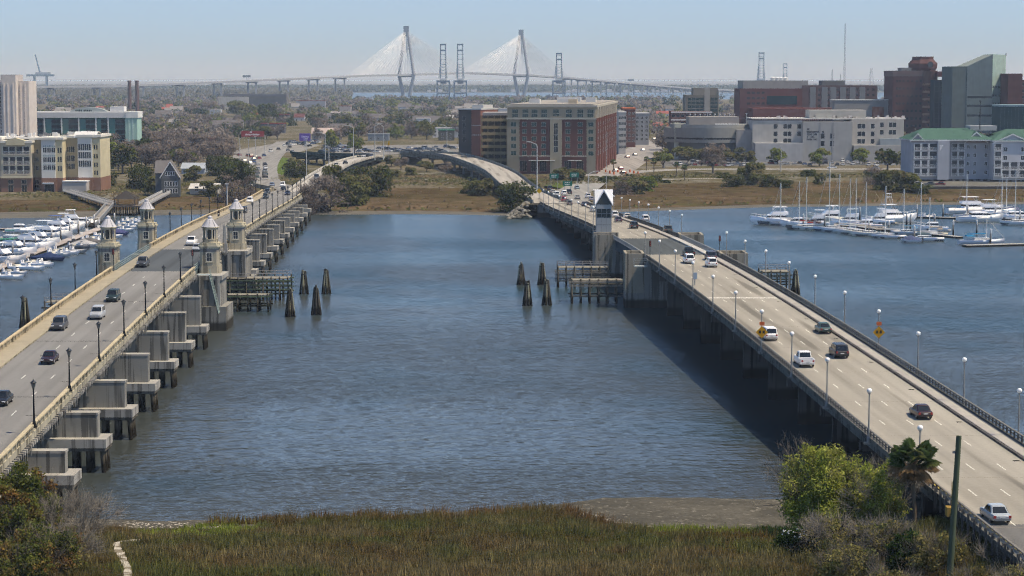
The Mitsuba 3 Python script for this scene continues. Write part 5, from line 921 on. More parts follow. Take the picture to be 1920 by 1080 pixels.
# --- brick hospital complex behind
b = B('hospital', 'long dark brick hospital complex with grey metal upper floors in the background', 1386, 1640, 1560, 0, depth=40); zt = b.z; xx = b.x; bk2, gy = (.135, .06, .052), (.33, .33, .30)
b.wall(0, xx(1500), 0, 40, b.zg, zt(166), bk2); b.wall(xx(1390), xx(1511), 2, 38, zt(166) + .001, zt(151), gy, 'upper_wall'); b.wall(xx(1500) + .01, xx(1640), 1, 40, b.zg, zt(160), (.12, .085, .08)); b.wall(xx(1540), xx(1582), 8, 26, zt(160) + .001, zt(151), (.16, .16, .15), 'plant_room')
for u in (1514, 1536, 1552, 1570, 1588, 1606): b.wall(xx(u, 1), xx(u + 11, 1), .6, .999, zt(205), zt(163), (.20, .23, .23), 'metal_panel')
b.wall(xx(1434), xx(1490), -.3, -.001, zt(196), zt(180), (.02, .045, .05), 'window_band')
for u in (1449, 1457, 1464, 1472): b.part('roof_vent', M().lathe([(1.9, zt(151)), (2.1, zt(146)), (0, zt(144))], o=(xx(u), 12, 0), n=8, col=(.72, .72, .70)), smooth=True)
b.win(grid([xx(u) for u in (1400, 1409, 1418, 1427)], [zt(v) for v in (174, 184, 194)]), 2.2, 1.5, 0, (.10, .05, .045), (.025, .03, .035), 1); b.win(grid([xx(u, 1) for u in (1531, 1548.5, 1566, 1584, 1602, 1622, 1632)], [zt(v) for v in (168, 178, 188, 198)]), 1.6, 1.6, 0, (.10, .06, .055), (.025, .03, .035), 0, off=1)
b.wall(xx(1400), xx(1640), -30, -.5, b.zg, zt(203, -30), (.17, .065, .055), 'lower_wing'); b.wall(xx(1555, -30), xx(1678, -30), -42, -30.5, b.zg, zt(188, -40), (.30, .29, .27), 'podium'); b.wall(xx(1551, -30), xx(1680, -30), -42.5, -30.4, zt(188, -40) + .001, zt(186, -40), (.66, .65, .62), 'canopy')
b.part('stair_drum', M().lathe([(4.2, b.zg), (4.2, zt(200, -40)), (0, zt(200, -40))], o=(xx(1640, -40), -42, 0), n=16, col=(.33, .14, .09)), smooth=True)
# --- brick tower with the octagonal top
b = B('hospital', 'tall dark brick hospital tower with stepped octagonal top and banded round corner', 1672, 1750, 1500, 0, depth=36); zt = b.z; xx = b.x; bt = (.115, .05, .045)
b.wall(0, xx(1748), 0, 36, b.zg, zt(135), bt); b.wall(-.3, xx(1726), -.3, 36, zt(143), zt(134) + .5, (.17, .12, .11), 'cornice'); b.wall(xx(1686), xx(1704), 4, 20, zt(134) + .51, zt(127), (.20, .20, .19), 'plant_room')
b.part('stair_drum', M().lathe([(5.0, b.zg), (5.0, zt(133)), (0, zt(133))], o=(xx(1737), -1, 0), n=20, col=(.14, .066, .052)), smooth=True)
for v in (156, 170, 184, 198, 212, 226, 240): b.part('drum_band', M().lathe([(5.1, zt(v + 4)), (5.15, zt(v + 4)), (5.15, zt(v)), (5.0, zt(v))], o=(xx(1737), -1, 0), n=20, col=(.36, .19, .13)), smooth=True); b.win([(xx(1731) + .5, zt(v + 8))], 1.0, 1.4, 0, (.2, .1, .08), GLASS, 0, off=-5.9)
o = (xx(1730), 14, 0); b.part('octagon', M().lathe([(9.2, zt(135)), (9.2, zt(131)), (10.0, zt(128)), (10.4, zt(119)), (7.6, zt(111)), (7.6, zt(106)), (0, zt(106))], o=o, n=8, col=(.115, .058, .05), flat=True))
for a in range(-2, 3): an = math.radians(-90 + 45 * a * .5 + 22.5); b.part('round_window', M().lathe([(1.9, 0), (1.7, .2), (0, .21)], n=14, col=(.03, .03, .035)), 'm_glass') if False else None
b.part('round_window', M().tube([xx(1739), 3.9, zt(121)], [xx(1739), 3.4, zt(121)], 2.1, 2.1, 14, (.03, .03, .035)), 'm_glass')
b.win(grid([xx(u) for u in (1676, 1681, 1688, 1696, 1704, 1712, 1720)], [zt(v) for v in (152, 166, 180, 194, 208, 222, 236)]), 1.3, 1.5, 0, (.09, .045, .04), (.025, .025, .03), 0)
# --- dark glass slab, slanted glass tower and neighbours
b = B('office_building', 'dark glass and red brick slab between the brick tower and the slanted glass tower', 1749, 1808, 1480, 0, depth=30); zt = b.z; xx = b.x
b.wall(0, xx(1781), 0, 30, b.zg, zt(150), (.035, .05, .06)); b.wall(xx(1781) + .01, xx(1808), -.3, 30, b.zg, zt(144), (.14, .045, .05), 'brick_wall'); b.wall(xx(1754), xx(1790), 6, 26, zt(144) + .001, zt(134), (.13, .05, .045), 'upper_wall')
b.win(grid(lin(.3, xx(1781) - .3, 4), lin(zt(242), zt(152), 9)), 2.4, 3.2, 0, (.03, .045, .055), (.02, .035, .045), 0, name='glass_panel')
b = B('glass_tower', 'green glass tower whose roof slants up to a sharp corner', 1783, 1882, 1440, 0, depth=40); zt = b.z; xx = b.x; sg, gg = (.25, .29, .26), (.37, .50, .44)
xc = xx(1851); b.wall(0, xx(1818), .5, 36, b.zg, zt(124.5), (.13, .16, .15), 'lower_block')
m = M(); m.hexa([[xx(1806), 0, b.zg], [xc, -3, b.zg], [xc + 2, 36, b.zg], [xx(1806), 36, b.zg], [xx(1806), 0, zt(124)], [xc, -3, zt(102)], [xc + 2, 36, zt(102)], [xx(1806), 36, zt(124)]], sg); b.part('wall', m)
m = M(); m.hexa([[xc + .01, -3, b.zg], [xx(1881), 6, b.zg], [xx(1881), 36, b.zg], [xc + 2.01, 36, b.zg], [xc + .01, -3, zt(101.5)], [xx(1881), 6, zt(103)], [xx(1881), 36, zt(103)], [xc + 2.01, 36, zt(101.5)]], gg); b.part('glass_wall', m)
al = math.atan2(9, xx(1881) - xc)
for v in (180, 196.5, 214.5): m = M(); m.hexa([[xx(1807), -.12, zt(v + 4)], [xc, -3.12, zt(v + 4)], [xc, -3, zt(v + 4)], [xx(1807), 0, zt(v + 4)], [xx(1807), -.12, zt(v)], [xc, -3.12, zt(v)], [xc, -3, zt(v)], [xx(1807), 0, zt(v)]], (.03, .045, .05)); b.part('window_band', m, 'm_glass')
dW = (xx(1881) - xc)
for i in range(5):
    for v in (163, 179, 195, 213, 229): f = (i + .5) / 5; A2 = b.A @ mat(xc + dW * f, -3 + 9 * f, zt(v)) @ mat(rot=al); put(b.k, 'window', M().box(-.9, .9, -.12, -.02, -.8, .8, (.03, .06, .06)).ply('m_glass', smooth=False), A2)
for i in range(1, 6):
    f = i / 6; A2 = b.A @ mat(xc + dW * f, -3 + 9 * f, 0) @ mat(rot=al); put(b.k, 'mullion', M().box(-.06, .06, -.14, -.01, b.zg, zt(104), (.45, .54, .50)).ply('m_matte', smooth=False), A2)
b.wall(xx(1882), xx(1887), 8, 36, b.zg, zt(140), (.58, .55, .50), 'white_fin')
b.part('corner_mast', M().tube([xx(1881), 6, zt(105)], [xx(1881), 6, zt(99)], .4, .3, 5, (.1, .1, .1)))
b = B('office_building', 'dark brick building at the right edge behind the glass tower', 1887, 1990, 1420, 0, depth=30); zt = b.z; xx = b.x; b.wall(0, xx(1909), 0, 30, b.zg, zt(138), (.11, .05, .045)); b.wall(xx(1909) + .01, xx(1990), 2, 30, b.zg, zt(150), (.12, .06, .055), 'right_wing'); b.win(grid(lin(xx(1910), xx(1930), 3), [zt(v, 2) for v in (158, 170, 182)]), 2.2, 1.8, 0, (.2, .15, .13), GLASS, 0, off=2)
b = B('office_building', 'curved dark teal glass building at the right edge below the glass tower', 1870, 1990, 1330, 0, depth=30); zt = b.z; xx = b.x; m = M(); P = [[xx(1870) + (xx(1990) - xx(1870)) * i / 20, -6 * math.sin(math.pi * i / 20)] for i in range(21)]
m.prism(P + [[xx(1990), 25], [xx(1870), 25]], b.zg, zt(200), (.035, .075, .075)).prism([[p[0], p[1] - .6] for p in P] + [[xx(1990), 26], [xx(1870), 26]], zt(200) + .001, zt(196), (.30, .40, .39)); b.part('wall', m)
for i in range(20): p, q = P[i], P[i + 1]; b.part('mullion', M().obox(p, [p[0] + .15, p[1] - .05], .3, b.zg, zt(200), (.07, .13, .13)))
# --- green roofed riverside apartments
b = B('apartment_block', 'blue grey riverside apartments with balconies and a green hipped metal roof', 1704, 1990, 905, 0, depth=24); zt = b.z; xx = b.x; bl, wt, grn = (.40, .42, .46), (.68, .69, .70), (.075, .145, .115)
zE = zt(264); zB = zt(337)
b.wall(xx(1706), xx(1754), 2, 26, zB, zE, bl); b.wall(xx(1754) + .01, xx(1776), 0, 26, zB, zE, bl, 'front_bay'); b.wall(xx(1776) + .01, xx(1855), 5, 26, zB, zE, bl); b.wall(xx(1855) + .01, xx(1990), -3, 26, zB, zE - .2, (.52, .54, .57), 'right_wing')
b.wall(xx(1706), xx(1990), 7, 26, b.zg, zB - .01, (.10, .10, .10), 'ground_floor')
for x in np.linspace(xx(1708), xx(1988), 22): b.wall(x - .3, x + .3, -2.5 if x > xx(1855) else 3, 6, b.zg, zB - .01, (.35, .35, .35), 'column')
def roof(u0, u1, y0, y1, ze, vr, nm='roof'):
    x0, x1 = xx(u0), xx(u1); zr = zt(vr); d = (y1 - y0) / 2; m = M(); r0, r1 = [x0 + d * .6, y0 + d, zr], [x1 - d * .6, y0 + d, zr]; c4 = [[x0, y0, ze], [x1, y0, ze], [x1, y1, ze], [x0, y1, ze]]
    m.quad(c4[0], c4[1], r1, r0, grn).quad(c4[2], c4[3], r0, r1, grn).tri(c4[1], c4[2], r1, grn).tri(c4[3], c4[0], r0, grn); m.box(x0 + .1, x1 - .1, y0 + .1, y1 - .1, ze - .45, ze - .01, wt); b.part(nm, m)
    for i in range(int((x1 - x0 - d * 1.2) / 1.2)): x = x0 + d * .6 + 1.2 * i; b.part('roof_seam', M().hexa([[x, y0, ze + .02], [x + .1, y0, ze + .02], [x + .1, y0 + d, zr + .02], [x, y0 + d, zr + .02], [x, y0, ze + .12], [x + .1, y0, ze + .12], [x + .1, y0 + d, zr + .12], [x, y0 + d, zr + .12]], (.09, .165, .135))) if i % 2 == 0 else None
roof(1702, 1860, .5, 27, zE + .45, 241.5); roof(1851, 1995, -4, 27, zE + .25, 243)
def gable(u0, u1, v0, v1, y, col, nm='gable'):
    x0, x1 = xx(u0, y), xx(u1, y); xm = (x0 + x1) / 2; m = M().tri([x0, y, zt(v0, y)], [x1, y, zt(v0, y)], [xm, y, zt(v1, y)], col); b.part(nm, m); t = M(); rr = M()
    for s in (-1, 1):
        xe = xm + s * ((x1 - x0) / 2 + .5); a = zt(v0, y) - .2
        t.hexa([[xe, y - .45, a], [xm, y - .45, zt(v1, y)], [xm, y - .01, zt(v1, y)], [xe, y - .01, a], [xe, y - .45, a + .55], [xm, y - .45, zt(v1, y) + .55], [xm, y - .01, zt(v1, y) + .55], [xe, y - .01, a + .55]], wt); rr.quad([xe, y - .4, a + .56], [xm, y - .4, zt(v1, y) + .56], [xm, y + 9, zt(v1, y) + .56], [xe, y + 9, a + .56], grn)
    b.part('gable_trim', t); b.part('gable_roof', rr)
gable(1806, 1845, 268, 249, 4.5, (.30, .28, .29)); gable(1858, 1990 - 62, 269, 253, -3.1, (.46, .48, .51)); gable(1704, 1728, 266, 252, 1.5, (.36, .35, .37))
def balc(u0, u1, v0, v1, y):
    x0, x1 = xx(u0, y), xx(u1, y); k = b.part('balcony', M().box(x0, x1, y - .06, y - .001, zt(v1, y), zt(v0, y), (.045, .05, .06)), 'm_glass'); r2 = M().box(x0 - .1, x1 + .1, y - 1.4, y - .061, zt(v1, y) - .25, zt(v1, y), wt).box(x0 - .1, x1 + .1, y - 1.42, y - 1.3, zt(v1, y) + .95, zt(v1, y) + 1.05, wt)
    for i in range(12): x = x0 + (x1 - x0) * i / 11; r2.box(x - .035, x + .035, y - 1.4, y - 1.32, zt(v1, y), zt(v1, y) + .95, wt)
    put(k, 'railing', r2.ply('m_matte', smooth=False), b.A)
    for x in (x0, x1): put(k, 'post', M().box(x - .14, x + .14, y - 1.4, y - 1.1, zt(v1, y) + .001, zt(v0, y) + .3, wt).ply('m_matte', smooth=False), b.A)
for v0, v1 in ((270, 281), (285, 297), (301, 313), (317, 329)):
    for u0, u1 in ((1709, 1721), (1723, 1735), (1737, 1752), (1779, 1790), (1792, 1803)): balc(u0, u1, v0, v1, 2 if u0 < 1760 else 5)
    balc(1859, 1872, v0, v1, -3); b.win([(xx(u, 5), zt((v0 + v1) / 2, 5)) for u in (1811, 1823, 1844)], 1.1, 1.5, 0, wt, GLASS, 1, off=5)
for v in (280, 296): b.win([(xx(u, -3), zt(v, -3)) for u in (1880, 1913)], 1.6, 1.7, 0, wt, GLASS, 1, off=-3)
for u0, u1 in ((1873, 1887), (1889, 1903), (1905, 1918), (1920, 1935)):
    for v0, v1 in ((304, 317), (320, 332)): balc(u0, u1, v0, v1, -3)
m = M().tri([xx(1757), -.1, zt(272)], [xx(1764), -.1, zt(272)], [xx(1757.5), -.1, zt(284)], (.72, .72, .72)); b.part('awning', m)
b.wall(xx(1825), xx(1875), 12, 22, zt(246), zt(236.5), (.40, .40, .40), 'plant_room'); b.part('pole', M().tube([xx(1841), 10, zt(244)], [xx(1841), 10, zt(190)], .22, .18, 6, (.03, .03, .03)).box(xx(1839), xx(1843), 9.6, 10.4, zt(191), zt(189), (.05, .05, .05)))
# --- far office and twin chimneys
b = B('warehouse', 'long low pale building with a flat dark roof among the far trees', 411, 540, 3000, 0, depth=40); zt = b.z; b.wall(0, b.x(470), 0, 40, b.zg, zt(182), (.46, .44, .40)); b.wall(b.x(470) + .01, b.W, 4, 40, b.zg, zt(181), (.16, .15, .14), 'right_wing'); b.wall(b.x(421), b.W, 2, 38, zt(181) + .01, zt(176), (.15, .15, .16), 'roof')
for u, lab in ((243, 'left one of two brick chimneys on the skyline'), (257, 'right one of two brick chimneys on the skyline')):
    p = D(u, 180, 2600); h = D(u, 151, 2600)[2]; place([(None, M().lathe([(2.6, 0), (2.1, h - 2), (2.5, h - 1.8), (2.5, h - .4), (2.2, h), (0, h)], n=10, col=(.14, .085, .075)).ply('m_matte'), None)], 'chimney', lab, 'chimney', mat(p[0], p[1], 0), 'twin brick chimneys')
# --- houses and shops of the town: gabled or flat, each with its windows
def shop(u0, u1, v0, v1, col, roofc, lab, flat=False, Y=None, dp=10):
    Y = Y or G(0, v1, GZ)[1]; b = B('house' if not flat else 'shop', lab, u0, u1, Y, 0, depth=dp); z0, z1 = b.zg, b.z(v0); W = b.W; he = z0 + (z1 - z0) * (.55 if not flat else .93)
    b.wall(0, W, 0, dp, z0, he, col)
    if flat: b.wall(-.3, W + .3, -.3, dp + .3, he + .001, z1, roofc, 'roof')
    else: b.part('roof', M().quad([-.5, -.5, he], [W + .5, -.5, he], [W + .5, dp / 2, z1], [-.5, dp / 2, z1], roofc).quad([W + .5, dp + .5, he], [-.5, dp + .5, he], [-.5, dp / 2, z1], [W + .5, dp / 2, z1], roofc).tri([0, 0, he], [0, dp, he], [0, dp / 2, z1], col).tri([W, dp, he], [W, 0, he], [W, dp / 2, z1], col))
    n = max(2, int(W / 4)); b.win(grid(lin(0, W, n), [z0 + 2.2] + ([z0 + 5.0] if he > z0 + 6.5 else [])), 1.2, 1.5, 0, (.5, .5, .48), GLASS, 1); return b
RR, RD = (.19, .055, .048), (.13, .06, .055)
for a in ((490, 536, 231, 250, (.10, .10, .11), RR, 'dark shop with a bright red roof beside the avenue'), (512, 544, 214, 230, (.10, .09, .09), RR, 'dark house with a red roof further up the avenue'), (552, 573, 213, 228, (.5, .48, .46), RD, 'white house with a dark red roof beside the avenue'), (556, 612, 188, 206, (.30, .31, .34), (.17, .075, .06), 'long hall with a red tiled roof among the trees'), (637, 660, 198, 216, (.4, .36, .33), (.20, .07, .055), 'red roofed house in the middle of the woods'), (621, 658, 209, 222, (.52, .48, .44), (.3, .28, .27), 'pale long house below the red roofed one'), (585, 640, 240, 262, (.40, .33, .27), (.48, .40, .36), 'tan building behind the purple billboard'), (808, 822, 218, 230, (.55, .54, .52), (.5, .5, .48), 'small white house left of the brick stair tower'), (838, 850, 216, 228, (.62, .61, .58), (.58, .57, .55), 'white house beside the brick stair tower'), (690, 730, 251, 264, (.22, .25, .28), (.25, .27, .30), 'grey low building behind the parked cars of the junction'),
          (822, 852, 243, 264, (.10, .10, .09), (.05, .20, .11), 'shop with a green roof left of the brick stair tower'), (262, 326, 277, 292, (.12, .13, .14), (.16, .17, .18), 'low restaurant with grey roof behind the dark oaks'), (190, 262, 280, 300, (.10, .11, .12), (.12, .125, .13), 'dark pavilion roof at the foot of the teal hotel'), (265, 300, 265, 278, (.34, .12, .09), (.30, .11, .08), 'small red brick building right of the teal hotel'), (378, 416, 259, 284, (.13, .05, .045), (.17, .055, .05), 'dark red barn like building left of the red billboard'), (340, 386, 306, 326, (.34, .38, .42), (.36, .40, .43), 'pale blue grey shed right of the gabled house'), (355, 410, 345, 362, (.50, .49, .45), (.55, .54, .50), 'white low house behind the bushes beside the left bridge')):
    shop(*a[:6], a[6], flat=a[5][0] < .3 and a[5] is not RD, dp=12)
for i, (u0, u1, v0, v1, col, lab) in enumerate(((1168, 1190, 205, 262, (.15, .065, .05), 'brick apartment house with an orange top storey across the street'), (1190, 1215, 214, 258, (.30, .31, .32), 'grey apartment house further along the street'), (1160, 1172, 212, 275, (.50, .47, .44), 'white apartment house right of the big brick building'))):
    b = B('apartment_block', lab, u0, u1, G(0, v1 + 14, GZ)[1], .0, depth=26); b.wall(0, b.W, 0, 26, b.zg, b.z(v0), col); b.wall(-.3, b.W + .3, -.3, 26.3, b.z(v0) + .01, b.z(v0 - 3), (.45, .14, .07) if i == 0 else (.5, .5, .48), 'cornice'); b.win(grid(lin(0, b.W, 3), lin(b.zg + 3, b.z(v0) - 1, 6)), 1.5, 1.6, 0, (.55, .54, .5), GLASS, 1)
r = np.random.default_rng(21); HC_ = [(.55, .53, .5), (.5, .45, .36), (.36, .14, .10), (.45, .47, .5), (.6, .58, .55)]; RC_ = [(.14, .13, .13), (.25, .24, .23), (.30, .10, .08), (.5, .5, .48)]
hn = {0: 'white', 1: 'cream', 2: 'brick', 3: 'grey blue', 4: 'pale'}; rn = {0: 'dark roof', 1: 'grey roof', 2: 'red roof', 3: 'white roof'}
_hc = {}
def hl(a, w):
    i = _hc.get((a, w), 0); _hc[a, w] = i + 1; return f'{a} {w}' if i == 0 else f'{nth(i)} {a} from the left, {w}'
for u in np.sort(r.uniform(90, 1280, 76)):
    Y = r.uniform(1450, 2900); w = r.uniform(10, 26)
    if abs(u - 545) < 62 and Y < 2500: continue
    px = D(u, 200, Y)[0]
    if any((px - f[0]) ** 2 + (Y - f[1]) ** 2 < (f[2] + 16) ** 2 for f in foot): continue
    a, c_ = r.integers(5), r.choice([0, 0, 1, 1, 2, 3]); v1 = 147 + (HC - GZ) * F / Y; v0 = 147 + (HC - r.uniform(8, 13)) * F / Y
    shop(u, u + w * F / Y, v0, v1, HC_[a], RC_[c_], hl(f'{hn[a]} town house with {rn[c_]}', ('left of the avenue', 'between avenue and flyover', 'behind the big brick building')[0 if u < 520 else 1 if u < 860 else 2]), Y=Y, flat=c_ == 3, dp=11)
# ================================================================ cable stayed bridge, cranes, masts on the skyline
cb = thing('cable_stayed_bridge', 'cable stayed bridge with two diamond towers on the hazy skyline', 'bridge')
T1, T2 = D(762, 140, 5320), D(977, 140, 5733); dv = (T2 - T1)[:2]; span = np.linalg.norm(dv); dv /= span; nv = np.array([-dv[1], dv[0]])
CG, SLT = (.36, .38, .39), (.20, .24, .27)
anch = [(-2900, 10), (-1500, D(60, 164, 4300)[2]), (-900, 31), (-450, 46), (-180, 54), (0, 57), (span / 2, 62), (span, 57), (span + 180, 51), (span + 450, 38), (span + 900, 17), (span + 1300, 8)]
def dz(s): return float(np.interp(s, [a[0] for a in anch], [a[1] for a in anch]))
def cx(s):
    p = T1[:2] + dv * s
    if s < -250: q = (-250 - s); p = p + np.array([-.62, .30]) * q * min(1, q / 1500) * .55
    return p
S_ = np.concatenate([np.linspace(-2400, -250, 70), np.linspace(-230, span + 200, 50), np.linspace(span + 220, span + 1250, 40)])
R = []
for s in S_:
    p = cx(s); t = cx(s + 2) - cx(s - 2); t /= np.linalg.norm(t); n = np.array([-t[1], t[0]]); z = dz(s); R.append([[*(p - n * 19), z - 4.2], [*(p + n * 19), z - 4.2], [*(p + n * 19), z], [*(p - n * 19), z]])
put(cb, 'deck', M().loft(R, (.34, .35, .36)).ply('m_matte', smooth=False))
def beam(m, p, q, w, col): m.tube(p, q, w, w, 4, col)
for i, s in enumerate((0, span)):
    c = T1[:2] + dv * s; z = dz(s); k = put(cb, 'tower', M().tube([*(c - nv * 4.2), 150], [*(c - nv * 0.2), 172], 5.0, 4.5, 6, SLT).tube([*(c + nv * 4.2), 150], [*(c + nv * .2), 172], 5.0, 4.5, 6, SLT).box(c[0] - 6.5, c[0] + 6.5, c[1] - 6, c[1] + 6, 160, 175, SLT).ply('m_matte'))
    for sg in (-1, 1): put(k, 'leg', M().tube([*(c + nv * sg * 4), 162], [*(c + nv * sg * 23), z - 2], 3.6, 4.4, 6, (.30, .31, .32)).tube([*(c + nv * sg * 23), z - 2], [*(c + nv * sg * 9), -1], 4.6, 5.2, 6, (.30, .32, .34)).ply('m_matte'))
    put(k, 'crossbeam', M().obox(c - nv * 22, c + nv * 22, 7, z - 8, z - 2.7, SLT).ply('m_matte', smooth=False))
    for side in (-1, 1):
        for d in (-1, 1):
            m = M(); L = span / 2 - 6 if (d > 0) == (i == 0) else 205
            for q in range(1, 17): s2 = s + d * L * q / 16; p2 = T1[:2] + dv * s2; m.tube([*(c + nv * side * 1.5), 118 + 2.8 * q], [*(p2 + nv * side * 18), dz(s2) + .5], .55, .55, 4, (.92, .92, .90), False)
            put(cb, 'cable_fan', m.ply('m_matte'))
for s in list(np.arange(-2350, -200, 95)) + list(np.arange(span + 225, span + 1200, 75)):
    p = cx(s); t = cx(s + 2) - cx(s - 2); t /= np.linalg.norm(t); n = np.array([-t[1], t[0]]); z = dz(s); m = M().obox(p - n * 20, p + n * 20, 4.5, z - 7.5, z - 4.3, (.17, .18, .19))
    for sg in (-1, 1): m.box(p[0] + n[0] * sg * 14 - 2, p[0] + n[0] * sg * 14 + 2, p[1] + n[1] * sg * 14 - 2, p[1] + n[1] * sg * 14 + 2, -1, z - 7.5, (.31, .31, .30))
    put(cb, 'pier', m.ply('m_matte', smooth=False))
for u, s in ((209, -1660), (598, -560), (1155, span + 560)): p = cx(s); place([('post', M().tube([*p, dz(s)], [*p, dz(s) + 9], .5, .5, 5, (.5, .5, .5)).ply('m_matte'), None), ('panel', M().box(p[0] - 9, p[0] + 9, p[1] - .4, p[1] + .4, dz(s) + 6, dz(s) + 11, (.14, .17, .19)).ply('m_matte', smooth=False), None)], 'overhead_sign', {209: 'overhead sign on the long left approach of the skyline bridge', 598: 'overhead sign left of the cables of the skyline bridge', 1155: 'overhead sign on the right approach of the skyline bridge'}[u], 'sign', mat())
def crane(u, vtop, Y, lab, up=True, sc=1.0):
    c = D(u, 150, Y); k = thing('harbour_crane', lab, 'crane'); A = mat(c[0], c[1], 0, 0, sc); ztop = D(u, vtop, Y)[2] / sc; bl, lt = (.13, .20, .27), (.52, .57, .60)
    for x in (-12.5, 12.5):
        for y in (-11, 11): put(k, 'leg', M().box(x - 1.1, x + 1.1, y - 1.1, y + 1.1, 1, 42, bl).ply('m_matte', smooth=False), A)
    put(k, 'girder', M().box(-13.6, 13.6, -12, -10, 38, 42, bl).box(-13.6, 13.6, 10, 12, 38, 42, bl).box(-13.4, 13.4, -11.8, -10.2, 14, 17, bl).box(-7, 7, -14, 20, 42, 46, lt).ply('m_matte', smooth=False), A); put(k, 'machine_house', M().box(-6, 6, 2, 16, 35, 41, bl).ply('m_matte', smooth=False), A)
    m = M()
    for x in (-1, 1):
        m.tube([x * 8.5, 0, 46], [x * 6, 0, 72], 1.1, 1.0, 4, lt)
        for y in (-3,): m.tube([x * 5.6, y, 46], [x * 5.2, y, ztop], .95, .9, 4, bl)
    for z in np.arange(48, 72, 6): m.tube([-7.4, 0, z], [7.0, 0, z + 5], .5, .5, 4, lt).tube([7.4, 0, z], [-7.0, 0, z + 5], .5, .5, 4, lt)
    for z in np.arange(74, ztop, 10): m.tube([-5.4, -3, z], [5.4, -3, z], .5, .5, 4, bl)
    m.box(-6.2, 6.2, -4.5, -1.5, ztop - 1, ztop + 2, bl).box(-5.8, 5.8, -4.2, -2, ztop - 13, ztop - 10, bl); put(k, 'boom', m.ply('m_matte'), A)
crane(831, 84, 4380, 'left one of two blue container cranes between the towers of the skyline bridge'); crane(863, 84, 4380, 'right one of two blue container cranes between the towers of the skyline bridge'); crane(1048, 101, 4450, 'blue container crane at the right end of the cable stayed bridge')
crane(1427, 100, 4700, 'slender crane above the roof of the brick hospital complex'); crane(1472, 120, 5600, 'small faint crane right of the slender one above the brick hospital', sc=.8)
k = thing('harbour_crane', 'faint crane with a raised slanting boom at the left skyline', 'crane'); c = D(76, 150, 6300); m = M().box(-40, 40, -6, 6, 52, 58, (.16, .24, .3)).tube([0, 0, 58], [-14, 0, 116], 2.4, 1.6, 4, (.16, .24, .3))
for x in (-18, 18): m.box(x - 2, x + 2, -8, 8, 0, 52, (.16, .24, .3))
m.box(-14, 30, -5, 5, 58, 64, (.4, .45, .5)); put(k, 'frame', m.ply('m_matte'), mat(c[0], c[1], 0))
def lattice(u, vtop, vbot, Y, w, lab, n=9):
    p, q = D(u, vbot, Y), D(u, vtop, Y); k = thing('radio_mast', lab, 'mast'); m = M(); h0, h1 = GZ, q[2]
    for x, y in ((-1, -1), (1, -1), (0, 1)): m.tube([x * w, y * w, h0], [x * w * .25, y * w * .25, h1], .2, .14, 4, (.42, .44, .46), False)
    for i in range(n):
        f, g = i / n, (i + 1) / n; a, c_ = w * (1 - .75 * f), w * (1 - .75 * g); z0, z1 = h0 + (h1 - h0) * f, h0 + (h1 - h0) * g; m.tube([-a, -a, z0], [c_, -c_, z1], .1, .1, 3, (.42, .44, .46), False).tube([a, -a, z0], [-c_, -c_, z1], .1, .1, 3, (.42, .44, .46), False)
    put(k, 'frame', m.ply('m_matte'), mat(p[0], p[1], 0))
lattice(1583, 44, 165, 2600, 1.6, 'tall thin radio mast above the brick hospital complex', 24); lattice(1633, 128, 165, 2300, 4.5, 'lattice pylon left of the tall brick hospital tower'); lattice(1560, 130, 160, 2300, 1.0, 'short thin mast left of the tall radio mast'); lattice(1576, 140, 165, 2300, .8, 'shortest mast beside the tall radio mast')
# far woods and scattered white houses across the harbour
def cards(m, P, N, size, cols, asp=1.0):           # small quads at P facing N
    n = len(P); N = N / (np.linalg.norm(N, axis=1, keepdims=True) + 1e-9); a = np.cross(N, rng.normal(size=(n, 3))); a /= np.linalg.norm(a, axis=1, keepdims=True) + 1e-9; b = np.cross(N, a)
    s = np.broadcast_to(size, (n,))[:, None]; a, b = a * s, b * s * asp; V = np.stack([P - a - b * .6, P + a * .3 - b, P + a + b * .6, P - a * .3 + b], 1).reshape(-1, 3); i = np.arange(n)[:, None] * 4
    q = np.round(255 * np.sqrt(np.clip(cols, 0, 1))); C = np.repeat(np.stack([q[:, 0] * 256 + q[:, 1], q[:, 2]], 1), 4, 0)
    m.v.append(V); m.f.append(np.vstack([i + [0, 1, 2], i + [0, 2, 3]]) + m.n); m.c.append(C); m.n += 4 * n; return m
r = np.random.default_rng(8); n = 26000; x = r.uniform(-2600, 2600, n) * 1.0; yy = 7100 + 1900 * r.random(n) ** 1.6; hh = 13 + 7 * meshkit.noise(np.stack([x * .012, yy * .004, x * 0], -1)); z = hh * r.random(n) ** .5
m = M(); cards(m, np.stack([x, yy, z], -1), np.stack([r.normal(size=n), -1 + r.normal(size=n) * .5, .5 + r.random(n)], -1), 6.5, np.array([.05, .06, .035]) * (.7 + .6 * r.random((n, 1))))
structure('far_woods', m.ply('m_leaf', smooth=False), kind='stuff', label='dark hazy woods along the far side of the harbour')
structure('wooded_island', strip([np.stack([np.linspace(-9000, -520, 60), np.linspace(4720, 5200, 60) + 0 * fx[:60], 0 * fx[:60] - .5], 1), np.stack([np.linspace(-9000, -480, 60), np.linspace(4760, 5300, 60), 0 * fx[:60] + 2], 1), np.stack([np.linspace(-9000, -620, 60), np.full(60, 7060.), 0 * fx[:60] + 2.5], 1)], 'm_ground'))
n = 9000; yy = r.uniform(4800, 7050, n); x = -yy * r.uniform(.075, .26, n); hh = 9 + 8 * meshkit.noise(np.stack([x * .01, yy * .01, x * 0], -1)); m = M(); cards(m, np.stack([x, yy, hh * r.random(n) ** .5], -1), np.stack([r.normal(size=n), -1 + r.normal(size=n) * .5, .5 + r.random(n)], -1), 5.5, np.array([.085, .08, .055]) * (.6 + .7 * r.random((n, 1))))
structure('island_woods', m.ply('m_leaf', smooth=False), kind='stuff', label='hazy low woods below the long left approach of the skyline bridge')
